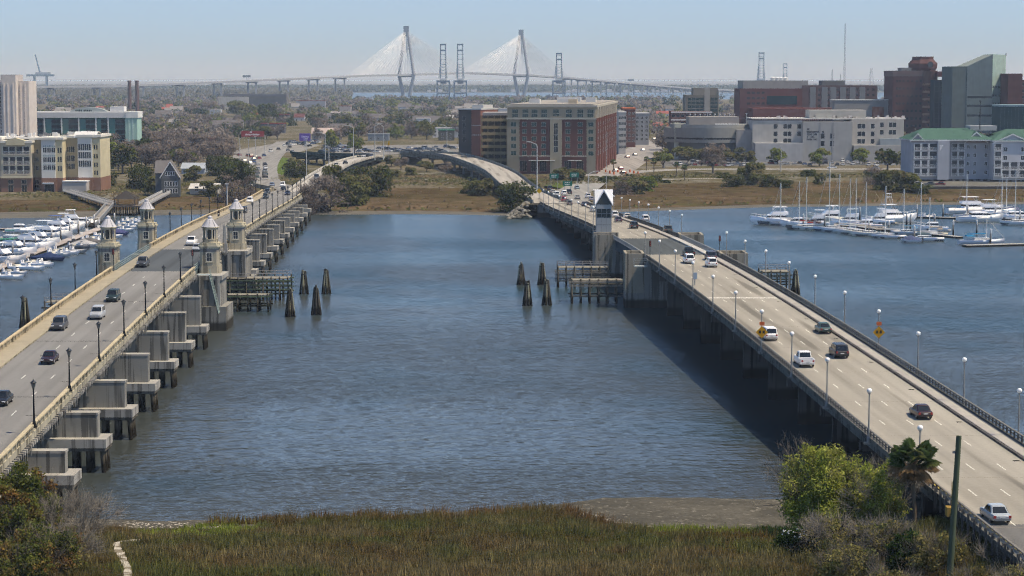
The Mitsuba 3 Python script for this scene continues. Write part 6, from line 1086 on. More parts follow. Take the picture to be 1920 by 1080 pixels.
for i in range(40):
    x, y = r.uniform(-420, 1500), 7080 + r.uniform(-8, 3); w = r.uniform(8, 22); place([(None, M().box(-w / 2, w / 2, 0, 12, 1, r.uniform(7, 11), (.6, .58, .55)).ply('m_matte', smooth=False), None)], 'waterfront_house', 'white speck of a house on the far shore of the harbour', 'house', mat(x, y, 0), 'houses on the far harbour shore')
# ================================================================ roads of the far bank, flyovers, street furniture, small cars
def road(name, pts, w, bsdf, col, z=None):          # pts: (x, y, z) along the middle
    P = np.asarray(pts, float); L = np.r_[0, np.cumsum(np.linalg.norm(np.diff(P, axis=0), axis=1))]; s = np.linspace(0, L[-1], max(8, int(L[-1] / 6)))
    from scipy.interpolate import PchipInterpolator as PI
    Q = np.stack([PI(L, P[:, k])(s) for k in range(3)], 1); t = np.gradient(Q, axis=0); t[:, 2] = 0; t /= np.linalg.norm(t, axis=1, keepdims=True); n = np.stack([t[:, 1], -t[:, 0], 0 * t[:, 0]], 1)
    m = M(); m.add(np.stack([Q - n * w / 2, Q + n * w / 2], 1).reshape(-1, 3), np.array([[2 * i, 2 * i + 1, 2 * i + 3, 2 * i + 2] for i in range(len(Q) - 1)]), col)
    if name: structure(name, m.ply(bsdf))
    return Q, n, m
def rp(*uv, z=GZ + .06): return [G(u, v, z) for u, v in uv]
CONR, ASP = (.36, .34, .30), (.15, .148, .142)
def elevated(key, lab, pts, w, col, barrier, girder, cols_every=28, rails=True):
    k = thing(key, lab, 'bridge'); Q, n, m = road(None, pts, w - .7, 'm_deck', col); put(k, 'roadway', m.ply('m_deck'))
    for s in (-1, 1):
        e = Q + n * s * (w / 2); m = M(); R = [[p + nn * s * .0 + [0, 0, -.3], p + nn * s * .35 + [0, 0, -.3], p + nn * s * .35 + [0, 0, 1.0], p + [0, 0, 1.0]] for p, nn in zip(e, n)]; m.loft(R, barrier); put(k, 'barrier', m.ply('m_concrete'))
        R = [[p + nn * s * -.9 + [0, 0, -2.0], p + nn * s * -.4 + [0, 0, -2.0], p + nn * s * -.4 + [0, 0, -.31], p + nn * s * -.9 + [0, 0, -.31]] for p, nn in zip(e, n)]; put(k, 'girder', M().loft(R, girder).ply('m_concrete'))
    R = [[p - nn * (w / 2 - .5) + [0, 0, -.4], p + nn * (w / 2 - .5) + [0, 0, -.4], p + nn * (w / 2 - .5) + [0, 0, -.1], p - nn * (w / 2 - .5) + [0, 0, -.1]] for p, nn in zip(Q, n)]; put(k, 'slab', M().loft(R, (.2, .2, .19)).ply('m_concrete'))
    d = np.r_[0, np.cumsum(np.linalg.norm(np.diff(Q, axis=0), axis=1))]
    for s in np.arange(14, d[-1], cols_every):
        i = int(np.searchsorted(d, s)); p, nn = Q[min(i, len(Q) - 1)], n[min(i, len(Q) - 1)]
        if p[2] > GZ + 4: m = M().obox(p - nn * (w / 2 - 1), p + nn * (w / 2 - 1), 1.2, p[2] - 2.9, p[2] - 2.02, (.26, .25, .23)); [m.box(p[0] + nn[0] * o - .5, p[0] + nn[0] * o + .5, p[1] + nn[1] * o - .5, p[1] + nn[1] * o + .5, 0, p[2] - 2.9, (.26, .25, .23)) for o in (-w * .28, w * .28)]; put(k, 'column', m.ply('m_concrete', smooth=False))
    return Q, n
end = LP(742, 6.2); AV = [[end[0], 742, LZ(742) - .05], [end[0] - 1.8, 790, 5.0], [D(500, 340, 870)[0], 870, 3.2]] + rp((490, 325), (492, 312), (499, 300), (511, 287), (531, 271), (549, 257), (557, 245), (561, 233), (566, 222), (570, 212))
road('avenue', AV, 15, 'm_asphalt', (.24, .235, .22))
m = M(); R = []                                    # embankment that carries the avenue down from the bridge
for y, w, z in ((735, 19, LZ(735) - .15), (770, 20, 5.4), (810, 21, 4.2), (850, 22, 3.2), (900, 20, 2.3)):
    x = np.interp(y, [a[1] for a in AV], [a[0] for a in AV]); R.append([[x - w / 2 - (z - 1) * 1.2, y, .6], [x - w / 2, y, z - .12], [x + w / 2 + 2, y, z - .12], [x + w / 2 + 2 + (z - 1) * .8, y, .6]])
structure('embankment', M().loft(R, (.1, .1, .05), False, False).ply('m_ground'))
for s, lab in ((-1, 'left'), (1, 'right')):
    k = thing('parapet_wall', f'pale concrete parapet continuing the left bridge on the land, {lab} side', 'wall'); m = M(); 
    for a, b_ in zip(R_ := [[np.interp(y, [a[1] for a in AV], [a[0] for a in AV]) + s * (8.4 if s < 0 else 8.2), y, np.interp(y, [a[1] for a in AV], [a[2] for a in AV])] for y in np.arange(743, 800 if s > 0 else 850, 8.)], R_[1:]): m.obox(a[:2], b_[:2], .4, a[2] - 1, a[2] + 1.0, SANDY, b_[2] - 1, b_[2] + 1.0)
    put(k, None, m.ply('m_concrete', smooth=False))
RQ, RN = elevated('ramp_bridge', 'curving concrete ramp with white barriers leaving the left bridge to the right', [[end[0] + 4.2, 744, LZ(744) - .05], [D(578, 0, 800)[0], 800, 6.4], [*D(604, 0, 876)[:2], 6.8], [*D(636, 0, 960)[:2], 7.4], [*D(664, 0, 1020)[:2], 7.3], [*D(686, 0, 1066)[:2], 7.0], [*D(697, 0, 1104)[:2], 5.6], [*D(704, 0, 1150)[:2], 3.0]], 8.5, (.40, .385, .35), (.55, .53, .48), (.10, .12, .115))
OQ, ON = elevated('overpass', 'dark green steel overpass joining the ramp from the left', [[*D(556, 0, 1150)[:2], 6.2], [*D(600, 0, 1090)[:2], 7.2], [*D(640, 0, 1068)[:2], 7.7], [*D(676, 0, 1062)[:2], 7.9]], 8, (.35, .34, .31), (.06, .085, .08), (.035, .055, .05))
e2 = RP(712, 6.5); FL = [[e2[0] - 2.5, 716, RZ(712)], [*D(978, 0, 790)[:2], 5.2], [*D(936, 0, 880)[:2], 7.6], [*D(894, 0, 960)[:2], 8.4], [*D(850, 0, 1035)[:2], 8.7], [*D(800, 0, 1088)[:2], 8.2], [*D(780, 0, 1108)[:2], 7.6], [*D(772, 0, 1136)[:2], 6.4], [*D(770, 0, 1180)[:2], 3.0]]
FQ, FN = elevated('flyover', 'broad curving concrete flyover joining the right bridge from the left', FL, 12, (.36, .34, .30), (.24, .25, .235), (.17, .185, .175))
road('main_road', [[e2[0] + 3.5, 714, RZ(712) - .02], [D(1060, 0, 770)[0], 770, 4.0], [D(1090, 0, 850)[0], 850, 2.5]] + rp((1122, 333), (1170, 324), (1240, 319), (1340, 317), (1480, 317), (1620, 317), (1760, 316), (1960, 315)), 15, 'm_asphalt', (.26, .255, .235))
R = [[[x - w / 2 - (z - .8) * 1.3, y, .6], [x - w / 2, y, z - .12], [x + w / 2, y, z - .12], [x + w / 2 + (z - .8) * 2, y, .8]] for x, y, w, z in ((e2[0] + 1, 711, 24, RZ(711) - .1), (D(1040, 0, 770)[0], 770, 28, 3.8), (D(1075, 0, 850)[0], 850, 26, 2.35))]; structure('embankment', M().loft(R, (.1, .1, .05), False, False).ply('m_ground'))
road('side_street', rp((1128, 330, ), (1172, 304), (1200, 285), (1222, 268), (1240, 256), z=GZ + .08), 22, 'm_asphalt', (.27, .26, .245)); road('footpath', rp((720, 337), (800, 336), (858, 336), (900, 340), z=GZ + .05), 3, 'm_deck', (.40, .38, .33)); road('footpath', rp((1228, 337), (1330, 335), (1420, 336), z=GZ + .05), 4, 'm_deck', (.34, .33, .29))
for nm, uv, c in (('lawn', ((505, 312), (520, 297), (532, 295), (545, 298), (553, 312), (548, 322), (528, 328), (516, 322)), (.085, .12, .028)), ('lawn', ((1020, 348), (1048, 338), (1090, 341), (1098, 349), (1060, 354)), (.085, .11, .03)), ('parking_lot', ((612, 290), (655, 273), (860, 270), (860, 284), (700, 291)), (.20, .195, .185)), ('parking_lot', ((1240, 311), (1250, 296), (1690, 294), (1720, 309)), (.15, .15, .145)), ('parking_lot', ((430, 318), (440, 282), (545, 264), (600, 272), (560, 286), (520, 284), (487, 312)), (.23, .22, .205))):
    P = np.array([G(u, v, GZ + .03) for u, v in uv]); structure(nm, M().prism(P[::-1][:, :2] if True else P, GZ + .0, GZ + .04, c).ply('m_asphalt', smooth=False))
# --- seawall before the green roofed apartments
k = thing('sea_wall', 'low brown sea wall with a walk below the green roofed apartments', 'wall'); a, b_ = D(1698, 356, 862), D(2000, 354, 862); m = M().obox(a, b_, .6, -.5, 2.6, (.20, .15, .11)); put(k, None, m.box(a[0], b_[0], a[1] - .6, a[1] - .3, 2.61, 2.75, (.45, .43, .4)).ply('m_matte', smooth=False)); structure('seaside_terrace', M().box(a[0], b_[0], a[1] + .31, 920, .5, 2.5, (.14, .135, .12)).ply('m_asphalt', smooth=False))
# --- rip rap at the far abutment
r = np.random.default_rng(4); k = thing('riprap', 'pale broken rocks heaped at the far abutment of the right bridge', 'rocks', kind='stuff'); m = M()
for i in range(420):
    y = r.uniform(700, 748); x = e2[0] - 11 - 7.5 * r.random() ** .8 + 1.5; xe = e2[0] + 1 - 12; z = max(.25, min(4.0, 4.2 + (x - xe) / 1.3)) * min(1, max(.1, (y - 698) / 14)) + r.uniform(-.2, .35); s = r.uniform(.35, .8); m.ball([x, y, z], (s, s * r.uniform(.6, 1), s * .7), np.multiply((.22, .21, .175), r.uniform(.4, 1.5)), 3)
put(k, None, m.ply('m_matte', smooth=False))
# --- tall cobra street lights
def cobra(h, arm=3.0):
    m = M().tube([0, 0, 0], [0, 0, h - 1.2], .24, .17, 6, (.52, .53, .52)); P = [[arm * f, 0, h - 1.2 + 1.25 * math.sin(f * math.pi / 2)] for f in np.linspace(0, 1, 6)]; m.path(P, .14, 5, (.52, .53, .52)); return [('pole', m.ply('m_matte'), None), ('lamp_head', M().box(arm - .2, arm + .9, -.2, .2, h - .1, h + .12, (.55, .56, .55)).ply('m_matte'), None)]
for i, (u, vt, vb, d, lab) in enumerate(((663, 235, 297, -1, 'tall street light at the crest of the ramp, arm to the left'), (703, 232, 300, 1, 'tall street light right of the crest of the ramp'), (719, 232, 300, -1, 'tall street light nearest the orange signal at the junction'), (610, 248, 300, -1, 'tall street light behind the purple billboard'), (617, 276, 332, 0, 'light pole with a small lantern beside the ramp'), (575, 260, 345, 0, 'bare tall pole before the purple billboard'), (838, 234, 292, -1, 'tall street light left of the brick stair tower'), (872, 231, 290, -1, 'tall street light in front of the brick stair tower'), (911, 236, 300, -1, 'tall street light in front of the parking garage'), (956, 251, 315, -1, 'tall street light at the left corner of the big brick building'), (1007, 266, 362, -1, 'tallest street light standing on the flyover near the right bridge'), (1115, 293, 325, -1, 'street light before the sunny corner of the big brick building'), (1059, 264, 318, -1, 'street light before the middle of the big brick building'), (1245, 278, 315, -1, 'street light at the corner of the side street'), (1464, 274, 322, 0, 'pale light pole before the grey hospital'), (450, 260, 305, 0, 'light pole in the shop parking lot, leftmost'), (466, 262, 302, 0, 'light pole in the shop parking lot, second from left'), (479, 256, 298, 0, 'light pole in the shop parking lot below the red billboard'), (497, 255, 290, 0, 'light pole right of the red billboard'), (1103, 321, 360, 1, 'grey light pole where the jam leaves the right bridge'), (1326, 210, 238, 0, 'pale pole on the roof line left of the round building'), (1399, 213, 238, 0, 'cream pole beside the round building'), (426, 345, 385, 0, 'slim grey pole by the marina-side parapet of the left bridge'))):
    z0 = 7.5 if (600 < u < 730 and vb > 290) else (5.0 if u in (1007, 1103) else GZ); z0 = 18 if u in (1326, 1399) else z0; z0 = 6.5 if u == 426 else z0; p = G(u, vb, z0); h = D(u, vt, p[1])[2] - z0
    if d == 0: place([('pole', M().tube([0, 0, 0], [0, 0, h], .22, .16, 6, (.55, .55, .53)).ply('m_matte'), None), ('lamp_head', M().box(-.6, .6, -.25, .25, h - .05, h + .18, (.6, .6, .58)).ply('m_matte'), None)], 'light_pole', lab, 'light pole', mat(*p))
    else: place(cobra(h), 'street_light', lab, 'street light', mat(*p, rot=0 if d > 0 else math.pi))
# --- signs
def sign(label, p, w, h, zc, col, posts=2, diamond=False, bars=(), name='road_sign', cat='sign', postc=(.35, .36, .35)):
    k = thing(name, label, cat); m = M()
    for x in ([0] if posts == 1 else [-w * .35, w * .35]): m.tube([p[0] + x, p[1] + .2, p[2]], [p[0] + x, p[1] + .2, zc + (0 if posts == 1 else h * .4)], .12, .1, 5, postc)
    put(k, 'post', m.ply('m_matte')); x, y = p[0], p[1]
    if diamond: q = w / 2; m = M().loft([[[x, y + d, zc - q], [x + q, y + d, zc], [x, y + d, zc + q], [x - q, y + d, zc]] for d in (-.06, .0)], col)
    else: m = M().box(x - w / 2, x + w / 2, y - .12, y, zc - h / 2, zc + h / 2, col)
    put(k, 'panel', m.ply('m_matte', smooth=False))
    if bars:
        m = M()
        for x0, x1, z, t, c in bars: m.box(x + x0, x + x1, y - .16, y - .121, zc + z - t / 2, zc + z + t / 2, c)
        put(k, 'lettering', m.ply('m_matte', smooth=False), kind='stuff')
    return k
wt_ = (.72, .72, .72); letters = lambda x0, x1, z, t, c, n: [(x0 + (x1 - x0) * i / n, x0 + (x1 - x0) * (i + .7) / n, z, t, c) for i in range(n)]
p = G(474, 268, GZ); zc = D(474, 251, p[1])[2]; W_ = 43 * p[1] / F; sign('red shop billboard with white lettering on tall posts', p, W_, 11 * p[1] / F, zc, (.30, .05, .05), 2, bars=letters(-W_ * .33, W_ * .30, -.5, 1.0, wt_, 13) + letters(-W_ * .12, -W_ * .0, 1.2, 1.1, wt_, 1), name='billboard', cat='billboard')
p = G(572, 288, GZ); zc = D(573, 257, p[1])[2]; W_ = 21 * p[1] / F; sign('purple billboard with pale lettering beside the avenue', p, W_, 14 * p[1] / F, zc, (.13, .085, .36), 1, bars=letters(-W_ * .3, W_ * .35, .2, .9, (.6, .55, .8), 8) + letters(-W_ * .1, W_ * .25, -1.2, .5, (.5, .45, .7), 5), name='billboard', cat='billboard')
for u, v, zv, lab in ((1039, 331, 330, 'left green road sign above the lawn by the flyover'), (1077, 331, 328, 'right green road sign above the lawn by the flyover'), (1064, 349, 344, 'lower green road sign on the lawn by the flyover')):
    Y = 840 if zv < 340 else 800; p = D(u, zv, Y); sign(lab, [p[0], Y, GZ], 17 * Y / F, 9 * Y / F, p[2], (.02, .14, .10), 2, bars=letters(-1.2, 1.0, .3, .28, wt_, 9) + letters(-1.0, .8, -.4, .28, wt_, 7))
p = RP(735, -1.5); sign('yellow diamond warning sign where the flyover meets the right bridge', [D(1011, 358, 735)[0], 735, 4], 1.9, 1.9, D(1011, 358, 735)[2], (.50, .34, .03), 1, True)
for lab, t, w, rot in (('orange diamond warning sign with flag on an outer lamp of the right bridge', 293.6, RW + .12, 0), ('orange diamond warning sign on an inner lamp, before the white hatchback', 293.6, -.18, 0)):
    q = RP(t - .3, w); k = sign(lab, [q[0], q[1], q[2]], 1.7, 1.7, q[2] + 2.35, (.52, .27, .02), 1, True); put(k, 'arrow', M().box(q[0] - .4, q[0] - .12, q[1] - .1, q[1] - .061, q[2] + 2.2, q[2] + 2.6, (.03, .03, .03)).box(q[0] + .12, q[0] + .4, q[1] - .1, q[1] - .061, q[2] + 2.2, q[2] + 2.6, (.03, .03, .03)).ply('m_matte', smooth=False)); put(k, 'flag', M().box(q[0] - .35, q[0] + .35, q[1] - .09, q[1] - .03, q[2] + 3.3, q[2] + 3.8, (.55, .14, .05)).ply('m_matte', smooth=False), label='small orange flag above the sign')
q = RP(404, -.3); sign('pale blue sign plate on a post at the inner railing of the right bridge', [D(1303, 515, 372)[0], 372, RZ(372) - .5], .75, 1.15, D(1303, 517, 372)[2], (.30, .38, .46), 1)
p = RP(418, .0); place(SIG, 'traffic_signal', 'black traffic signal by the inner railing before the bascule span', 'traffic signal', mat(*p)); p = RP(432, RW); place(SIG, 'traffic_signal', 'black traffic signal on the outer side at the bascule span', 'traffic signal', mat(*p))
p = D(729, 262, 1040); place([('post', M().tube([0, 0, 0], [0, 0, 8], .12, .1, 5, (.4, .4, .38)).ply('m_matte'), None), ('signal_head', M().box(-.4, .4, -.3, .3, 6.4, 8.4, (.50, .30, .02)).ply('m_matte'), None)], 'traffic_signal', 'orange yellow traffic signal at the junction beyond the ramp', 'traffic signal', mat(p[0], p[1], GZ + 5))
# --- railing cabin hanging from the inner edge of the right bridge
q = RP(420, -1.6); k = thing('maintenance_cage', 'pale steel cage hanging outside the inner railing of the right bridge', 'cage'); put(k, 'floor', M().box(q[0] - 1.3, q[0] + 1.3, q[1] - 1, q[1] + 1, q[2] - 1.2, q[2] - 1.0, (.42, .46, .45)).ply('m_matte')); m = M()
for x in (-1.3, 1.24):
    for y in (-1, .94): m.box(q[0] + x, q[0] + x + .06, q[1] + y, q[1] + y + .06, q[2] - 1, q[2] + .5, (.42, .46, .45))
for z in (-.3, .1, .5): m.box(q[0] - 1.3, q[0] + 1.3, q[1] - 1.03, q[1] - .97, q[2] + z - .05, q[2] + z, (.42, .46, .45))
put(k, 'bars', m.ply('m_matte'))
# --- small cars of the far bank
def small_car(col, van=False):
    L, W, z1, z2 = (4.6, 1.8, .95, 1.5) if not van else (5.2, 2.0, 1.1, 2.1); h = L / 2; m = M()
    m.loft([[[-W / 2, -h, .3], [W / 2, -h, .3], [W / 2, -h, z1 - .1], [-W / 2, -h, z1 - .1]], [[-W / 2, 0, .3], [W / 2, 0, .3], [W / 2, 0, z1], [-W / 2, 0, z1]], [[-W / 2, h, .3], [W / 2, h, .3], [W / 2, h, z1 - .2], [-W / 2, h, z1 - .2]]], col)
    a = (W * .46, -h * (.7 if not van else .95), h * .45, z1 - .02, z2 - .06, .4, .7, .84); m.hexa(cabin(*a), (.02, .025, .03)); m.hexa(cabin(W * .395, -h * .5, h * .18, z2 - .059, z2, .02, .02, .98), col)
    for x in (-1, 1):
        for y in (-h * .62, h * .62): m.tube([x * W / 2 - .1, y, .33], [x * W / 2 + .1, y, .33], .33, .33, 8, (.015, .015, .015))
    return m.ply('m_gloss', smooth=False)
SC = {n: (small_car(c), small_car(c, True)) for n, c in (('white', WHITE), ('silver', SILVER), ('black', BLACK), ('grey', (.12, .125, .13)), ('red', RED), ('blue', (.05, .09, .2)), ('beige', TAN), ('green', (.03, .06, .045)))}
def lot(n, quad, lab, heads, seed, z=GZ + .06):
    r = np.random.default_rng(seed)
    for i in range(n):
        a, b_ = (i % 200 + .5) / n, r.random(); u = quad[0] + (quad[1] - quad[0]) * ((i + .5 * r.random()) / n); v = quad[2] + (quad[3] - quad[2]) * b_; c = r.choice(list(SC), p=[.34, .2, .14, .12, .06, .06, .05, .03]); p = G(u, v, z); vn = r.random() < .25
        place([(None, SC[c][int(vn)], None)], 'parked_car' if 'parked' in lab else 'car', f'{c} {"van" if vn else "car"} {lab}', 'van' if vn else 'car', mat(p[0], p[1], z, heads + r.normal() * .08 + (math.pi if r.random() < .5 else 0)), 'cars ' + lab)
lot(26, (1262, 1410, 307, 312), 'parked in the front row before the round building', 0, 1); lot(24, (1444, 1690, 306, 312), 'parked in the front row before the grey hospital', 0, 2); lot(22, (1430, 1660, 298, 303), 'parked in the back row before the grey hospital', 0, 3); lot(16, (1300, 1400, 300, 304), 'parked in the back row before the round building', 0, 9)
lot(24, (604, 655, 272, 288), 'parked behind the dark green overpass', 1.4, 4); lot(34, (672, 860, 277, 288), 'parked around the junction behind the ramp', 1.0, 5); lot(14, (440, 488, 292, 312), 'parked on the shop forecourt left of the avenue', .4, 6); lot(22, (540, 600, 266, 276), 'waiting on the avenue beyond the purple billboard', -.5, 7)
for i, (u, v, c, vn) in enumerate(((481, 334, 'green', 1), (482, 326, 'grey', 1), (484, 319, 'silver', 0), (497, 334, 'black', 1), (497, 328, 'green', 1), (497, 322, 'silver', 0), (498, 316, 'white', 0), (497, 310, 'black', 0), (476, 305, 'blue', 0), (495, 293, 'blue', 0), (508, 285, 'white', 1), (522, 281, 'black', 0), (540, 283, 'grey', 0), (533, 274, 'white', 0), (548, 286, 'silver', 0), (543, 277, 'black', 1))):
    p = G(u, v, GZ + .1 + (.9 if v > 325 else 0)); place([(None, SC[c][vn], None)], 'car', f'{c} {"van" if vn else "car"} on the avenue beyond the left bridge, {ORD[i]} from the bridge end', 'van' if vn else 'car', mat(*p, math.pi + .25))
def along(Q, n_, d, off, name, vn, lab, back=False):
    L = np.r_[0, np.cumsum(np.linalg.norm(np.diff(Q, axis=0), axis=1))]; p = np.array([np.interp(d, L, Q[:, k]) for k in range(3)]); t = np.array([np.interp(d + 3, L, Q[:, k]) for k in range(3)]) - p; a = math.atan2(-t[0], t[1]) + (math.pi if back else 0); nn = np.array([t[1], -t[0], 0]) / np.linalg.norm(t[:2]); p = p + nn * off
    place([(None, SC[name][vn], None)], 'car', lab, 'van' if vn else 'car', mat(p[0], p[1], p[2] + .03, a))
along(RQ, RN, 322, -1.5, 'white', 1, 'white van coming down the ramp at its crest', True); along(RQ, RN, 312, 1.6, 'black', 1, 'black off-roader climbing the ramp at its crest'); along(RQ, RN, 336, 1.2, 'blue', 0, 'dark blue car just over the crest of the ramp'); along(RQ, RN, 200, -.5, 'white', 0, 'white car halfway up the ramp'); along(RQ, RN, 225, 1.4, 'black', 0, 'black car halfway up the ramp before the dark oak'); along(RQ, RN, 95, 0, 'silver', 1, 'silver van low on the ramp beside the grey bushes'); along(FQ, FN, 300, 1.5, 'grey', 0, 'grey car alone on the flyover')
for i, (u, v, c) in enumerate(((1163, 318, 'red'), (1176, 296, 'red'), (1190, 292, 'grey'), (1154, 322, 'white'), (1205, 283, 'white'), (1226, 262, 'silver'), (1168, 326, 'black'), (1560, 316, 'white'), (1640, 317, 'silver'))):
    p = G(u, v, GZ + .12); place([(None, SC[c][0], None)], 'car', f'{c} car on the side street right of the big brick building, {ORD[i]} one' if u < 1300 else f'{c} car driving on the main road before the grey hospital', 'car', mat(*p, 0.3 if u < 1300 else 1.5))
for i in range(9):
    p = G(1136 + 7.5 * i, 323 + (i % 3) * 2, GZ + .1); place([(None, M().lathe([(.45, 0), (.38, 1.3), (.0, 1.31)], n=8, col=(.55, .13, .04)).ply('m_matte'), None)], 'traffic_drum', f'orange traffic drum at the roadworks by the big brick building, {nth(i)} from the left', 'traffic drum', mat(*p), 'orange drums at the roadworks')
for u, v, c, lab in ((1741, 353, 'white', 'white car parked on the terrace below the green roofed apartments'), (1765, 353, 'grey', 'grey car parked second on the terrace below the green roofed apartments'), (1785, 353, 'red', 'red car parked on the terrace below the green roofed apartments')): p = G(u, v, 2.52); place([(None, SC[c][0], None)], 'parked_car', lab, 'car', mat(p[0], 872, 2.52, 1.3))
# ================================================================ trees
def limbs(m, p, d, L, r, depth, rg, col, spread=.6, n=3, tips=None):
    q = p + d * L; m.tube(p, q, r, r * .62, 5 if depth > 2 else 3, col, False)
    if tips is not None and depth <= 1: tips.append(q)
    if depth == 0: return
    for k in range(n if depth > 1 else n + 1):
        e = d + rg.normal(size=3) * spread; e[2] = max(e[2], -.15); e /= np.linalg.norm(e); limbs(m, p + d * L * rg.uniform(.55, 1.0), e, L * rg.uniform(.6, .85), r * .58, depth - 1, rg, col, spread, n, tips)
def tree_proto(kind, seed, n, leaf, low=False):
    rg = np.random.default_rng(seed); H = {'oak': 9.5, 'spring': 9, 'bare': 10, 'pine': 12, 'shrub': 3.2, 'olive': 8}[kind]; R = {'oak': 6.2, 'spring': 4.6, 'bare': 5.0, 'pine': 4.2, 'shrub': 3.2, 'olive': 4.6}[kind]
    pal = {'oak': [(.032, .043, .013), (.050, .063, .018), (.068, .074, .025), (.072, .066, .032)], 'spring': [(.10, .13, .025), (.13, .15, .035), (.08, .10, .03), (.15, .14, .05)], 'bare': [(.13, .112, .10), (.165, .14, .12), (.10, .085, .076), (.14, .11, .088)], 'pine': [(.02, .032, .012), (.035, .05, .018), (.05, .06, .02)], 'shrub': [(.05, .06, .02), (.075, .08, .028), (.03, .038, .014)], 'olive': [(.080, .086, .030), (.105, .106, .038), (.06, .064, .026), (.115, .10, .05)]}[kind]
    bark = (.10, .085, .07) if kind != 'bare' else (.13, .115, .105); tr = M(); tips = []
    if kind == 'shrub':
        for k in range(4): limbs(tr, np.array([0, 0, 0.]), np.array([rg.normal() * .4, rg.normal() * .4, 1]), .9, .07, 1, rg, bark)
    else:
        h0 = H * (.28 if kind != 'pine' else .5) * (.3 if low else 1); tr.tube([0, 0, -1], [0, 0, h0], R * .055, R * .042, 7, bark)
        for k in range(5): a = k * 1.26 + rg.random(); limbs(tr, np.array([0, 0, h0 * rg.uniform(.7, 1)]), np.array([math.cos(a) * .75, math.sin(a) * .75, .8]) / 1.35, H * .26, R * .03, 3 if kind == 'bare' else 2, rg, bark, .45, 3, tips)
    nb = (1 + low) * {'oak': 17, 'spring': 12, 'bare': 14, 'pine': 9, 'shrub': 9, 'olive': 12}[kind]; C = []
    for k in range(nb):
        a = rg.random() * 2 * math.pi; f = rg.random() ** .5; h = rg.uniform(.42 if kind != 'shrub' and not low else .14, .9); C.append([math.cos(a) * f * R * .72, math.sin(a) * f * R * .72, H * (h - .18 * f), R * rg.uniform(.26, .44) * (1 if kind != 'bare' else 1.1)])
    C = np.array(C); w = C[:, 3] ** 2; pick = rg.choice(len(C), n, p=w / w.sum()); dirs = rg.normal(size=(n, 3)); dirs /= np.linalg.norm(dirs, axis=1, keepdims=True); dirs[:, 2] = np.where(dirs[:, 2] < -.35, -dirs[:, 2], dirs[:, 2])
    rr = C[pick, 3] * (rg.random(n) ** (.3 if kind != 'bare' else .6)); P = C[pick, :3] + dirs * rr[:, None] * [1, 1, .8]; cols = np.array(pal)[(pick + (rg.random(n) < .35)) % len(pal)] * rg.uniform(.75, 1.3, (n, 1)); cr = M()
    cards(cr, P, dirs * .8 + rg.normal(size=(n, 3)) * .5 + [0, 0, .25], leaf * rg.uniform(.6, 1.3, n), cols, .55 if kind != 'bare' else .22)
    return [('trunk', tr.ply('m_matte', smooth=False), None), ('crown', cr.ply('m_leaf', smooth=False), None)]
NEARP = {k: [tree_proto(k, 10 * j + i, 1500, .42) for i in range(3)] for j, k in enumerate(('oak', 'spring', 'bare', 'olive', 'pine'))}
FARP = {k: [tree_proto(k, 300 + 10 * j + i, 520, .75) for i in range(3)] for j, k in enumerate(('oak', 'spring', 'bare', 'olive'))}
SHR = [tree_proto('shrub', 500 + i, 900, .26) for i in range(3)]
BIG = [tree_proto('oak', 700 + i, 3200, .38) for i in range(2)]
LOWP = {k: [tree_proto(k, 800 + 10 * j + i, 3000, .36, True) for i in range(3)] for j, k in enumerate(('oak', 'spring', 'bare', 'olive'))}
def palm_proto(h, n, Lf, seed, dense=1):
    rg = np.random.default_rng(seed); t = M(); z = np.linspace(-1, h, 9)
    for i in range(8): t.tube([.1 * math.sin(z[i]), 0, z[i]], [.1 * math.sin(z[i + 1]), 0, z[i + 1]], .20 - .004 * i, .21 - .004 * i, 7, np.multiply((.13, .105, .075), rg.uniform(.8, 1.2)))
    c = M(); dead = M()
    for k in range(n):
        a = k * 2.4; el = rg.uniform(-.95, 1.2); gn = el < -.2; col = np.multiply((.20, .14, .075) if gn else ((.06, .09, .028) if rg.random() < .6 else (.12, .135, .045)), rg.uniform(.7, 1.4)); d = np.array([math.cos(a) * math.cos(el), math.sin(a) * math.cos(el), math.sin(el)]); o = np.array([0, 0, h + .1]); st = Lf * rg.uniform(.35, .5); q = o + d * st + [0, 0, -.05]; (dead if gn else c).tube(o, q, .025, .018, 3, col, False)
        s = np.cross(d, [0, 0, 1]); s /= np.linalg.norm(s) + 1e-9; up = np.cross(s, d)
        for j in range(15 * dense):
            f = (j / (15 * dense - 1) - .5) * 2.6; e = d * math.cos(f) + s * math.sin(f) + up * .22 * math.cos(f * 2); e /= np.linalg.norm(e); Lb = Lf * .58 * (1 - .25 * abs(f) / 1.3) * rg.uniform(.85, 1.1); w = s * math.cos(f) - d * math.sin(f); m1 = q + e * Lb * .55; tip = q + e * Lb + np.array([0, 0, -.28 * Lb]); ww = w * .045 * Lf * (1.15 if dense == 1 else .6)
            (dead if gn else c).add([q, m1 - ww, tip, m1 + ww], [[0, 1, 2, 3]], col)
    return [('trunk', t.ply('m_matte'), None), ('crown', c.ply('m_leaf', smooth=False), None), ('dead_fronds', dead.ply('m_leaf', smooth=False), None)]
FPALM = palm_proto(5.5, 26, 1.8, 5)
KN = {'oak': 'dark evergreen oak', 'spring': 'fresh green tree', 'bare': 'leafless grey brown tree', 'olive': 'olive brown tree', 'pine': 'dark pine'}
def tree(P, kind, x, y, s, label, grp=None, z=GZ, sz=1.0):
    rg = random.random() * 6.28; return place(P[random.randrange(len(P))], {'shrub': 'shrub'}.get(kind, f'{kind}_tree' if kind in ('oak', 'pine') else 'tree'), label, 'tree' if kind != 'shrub' else 'shrub', mat(x, y, z, rg, (s, s, s * sz)), grp)
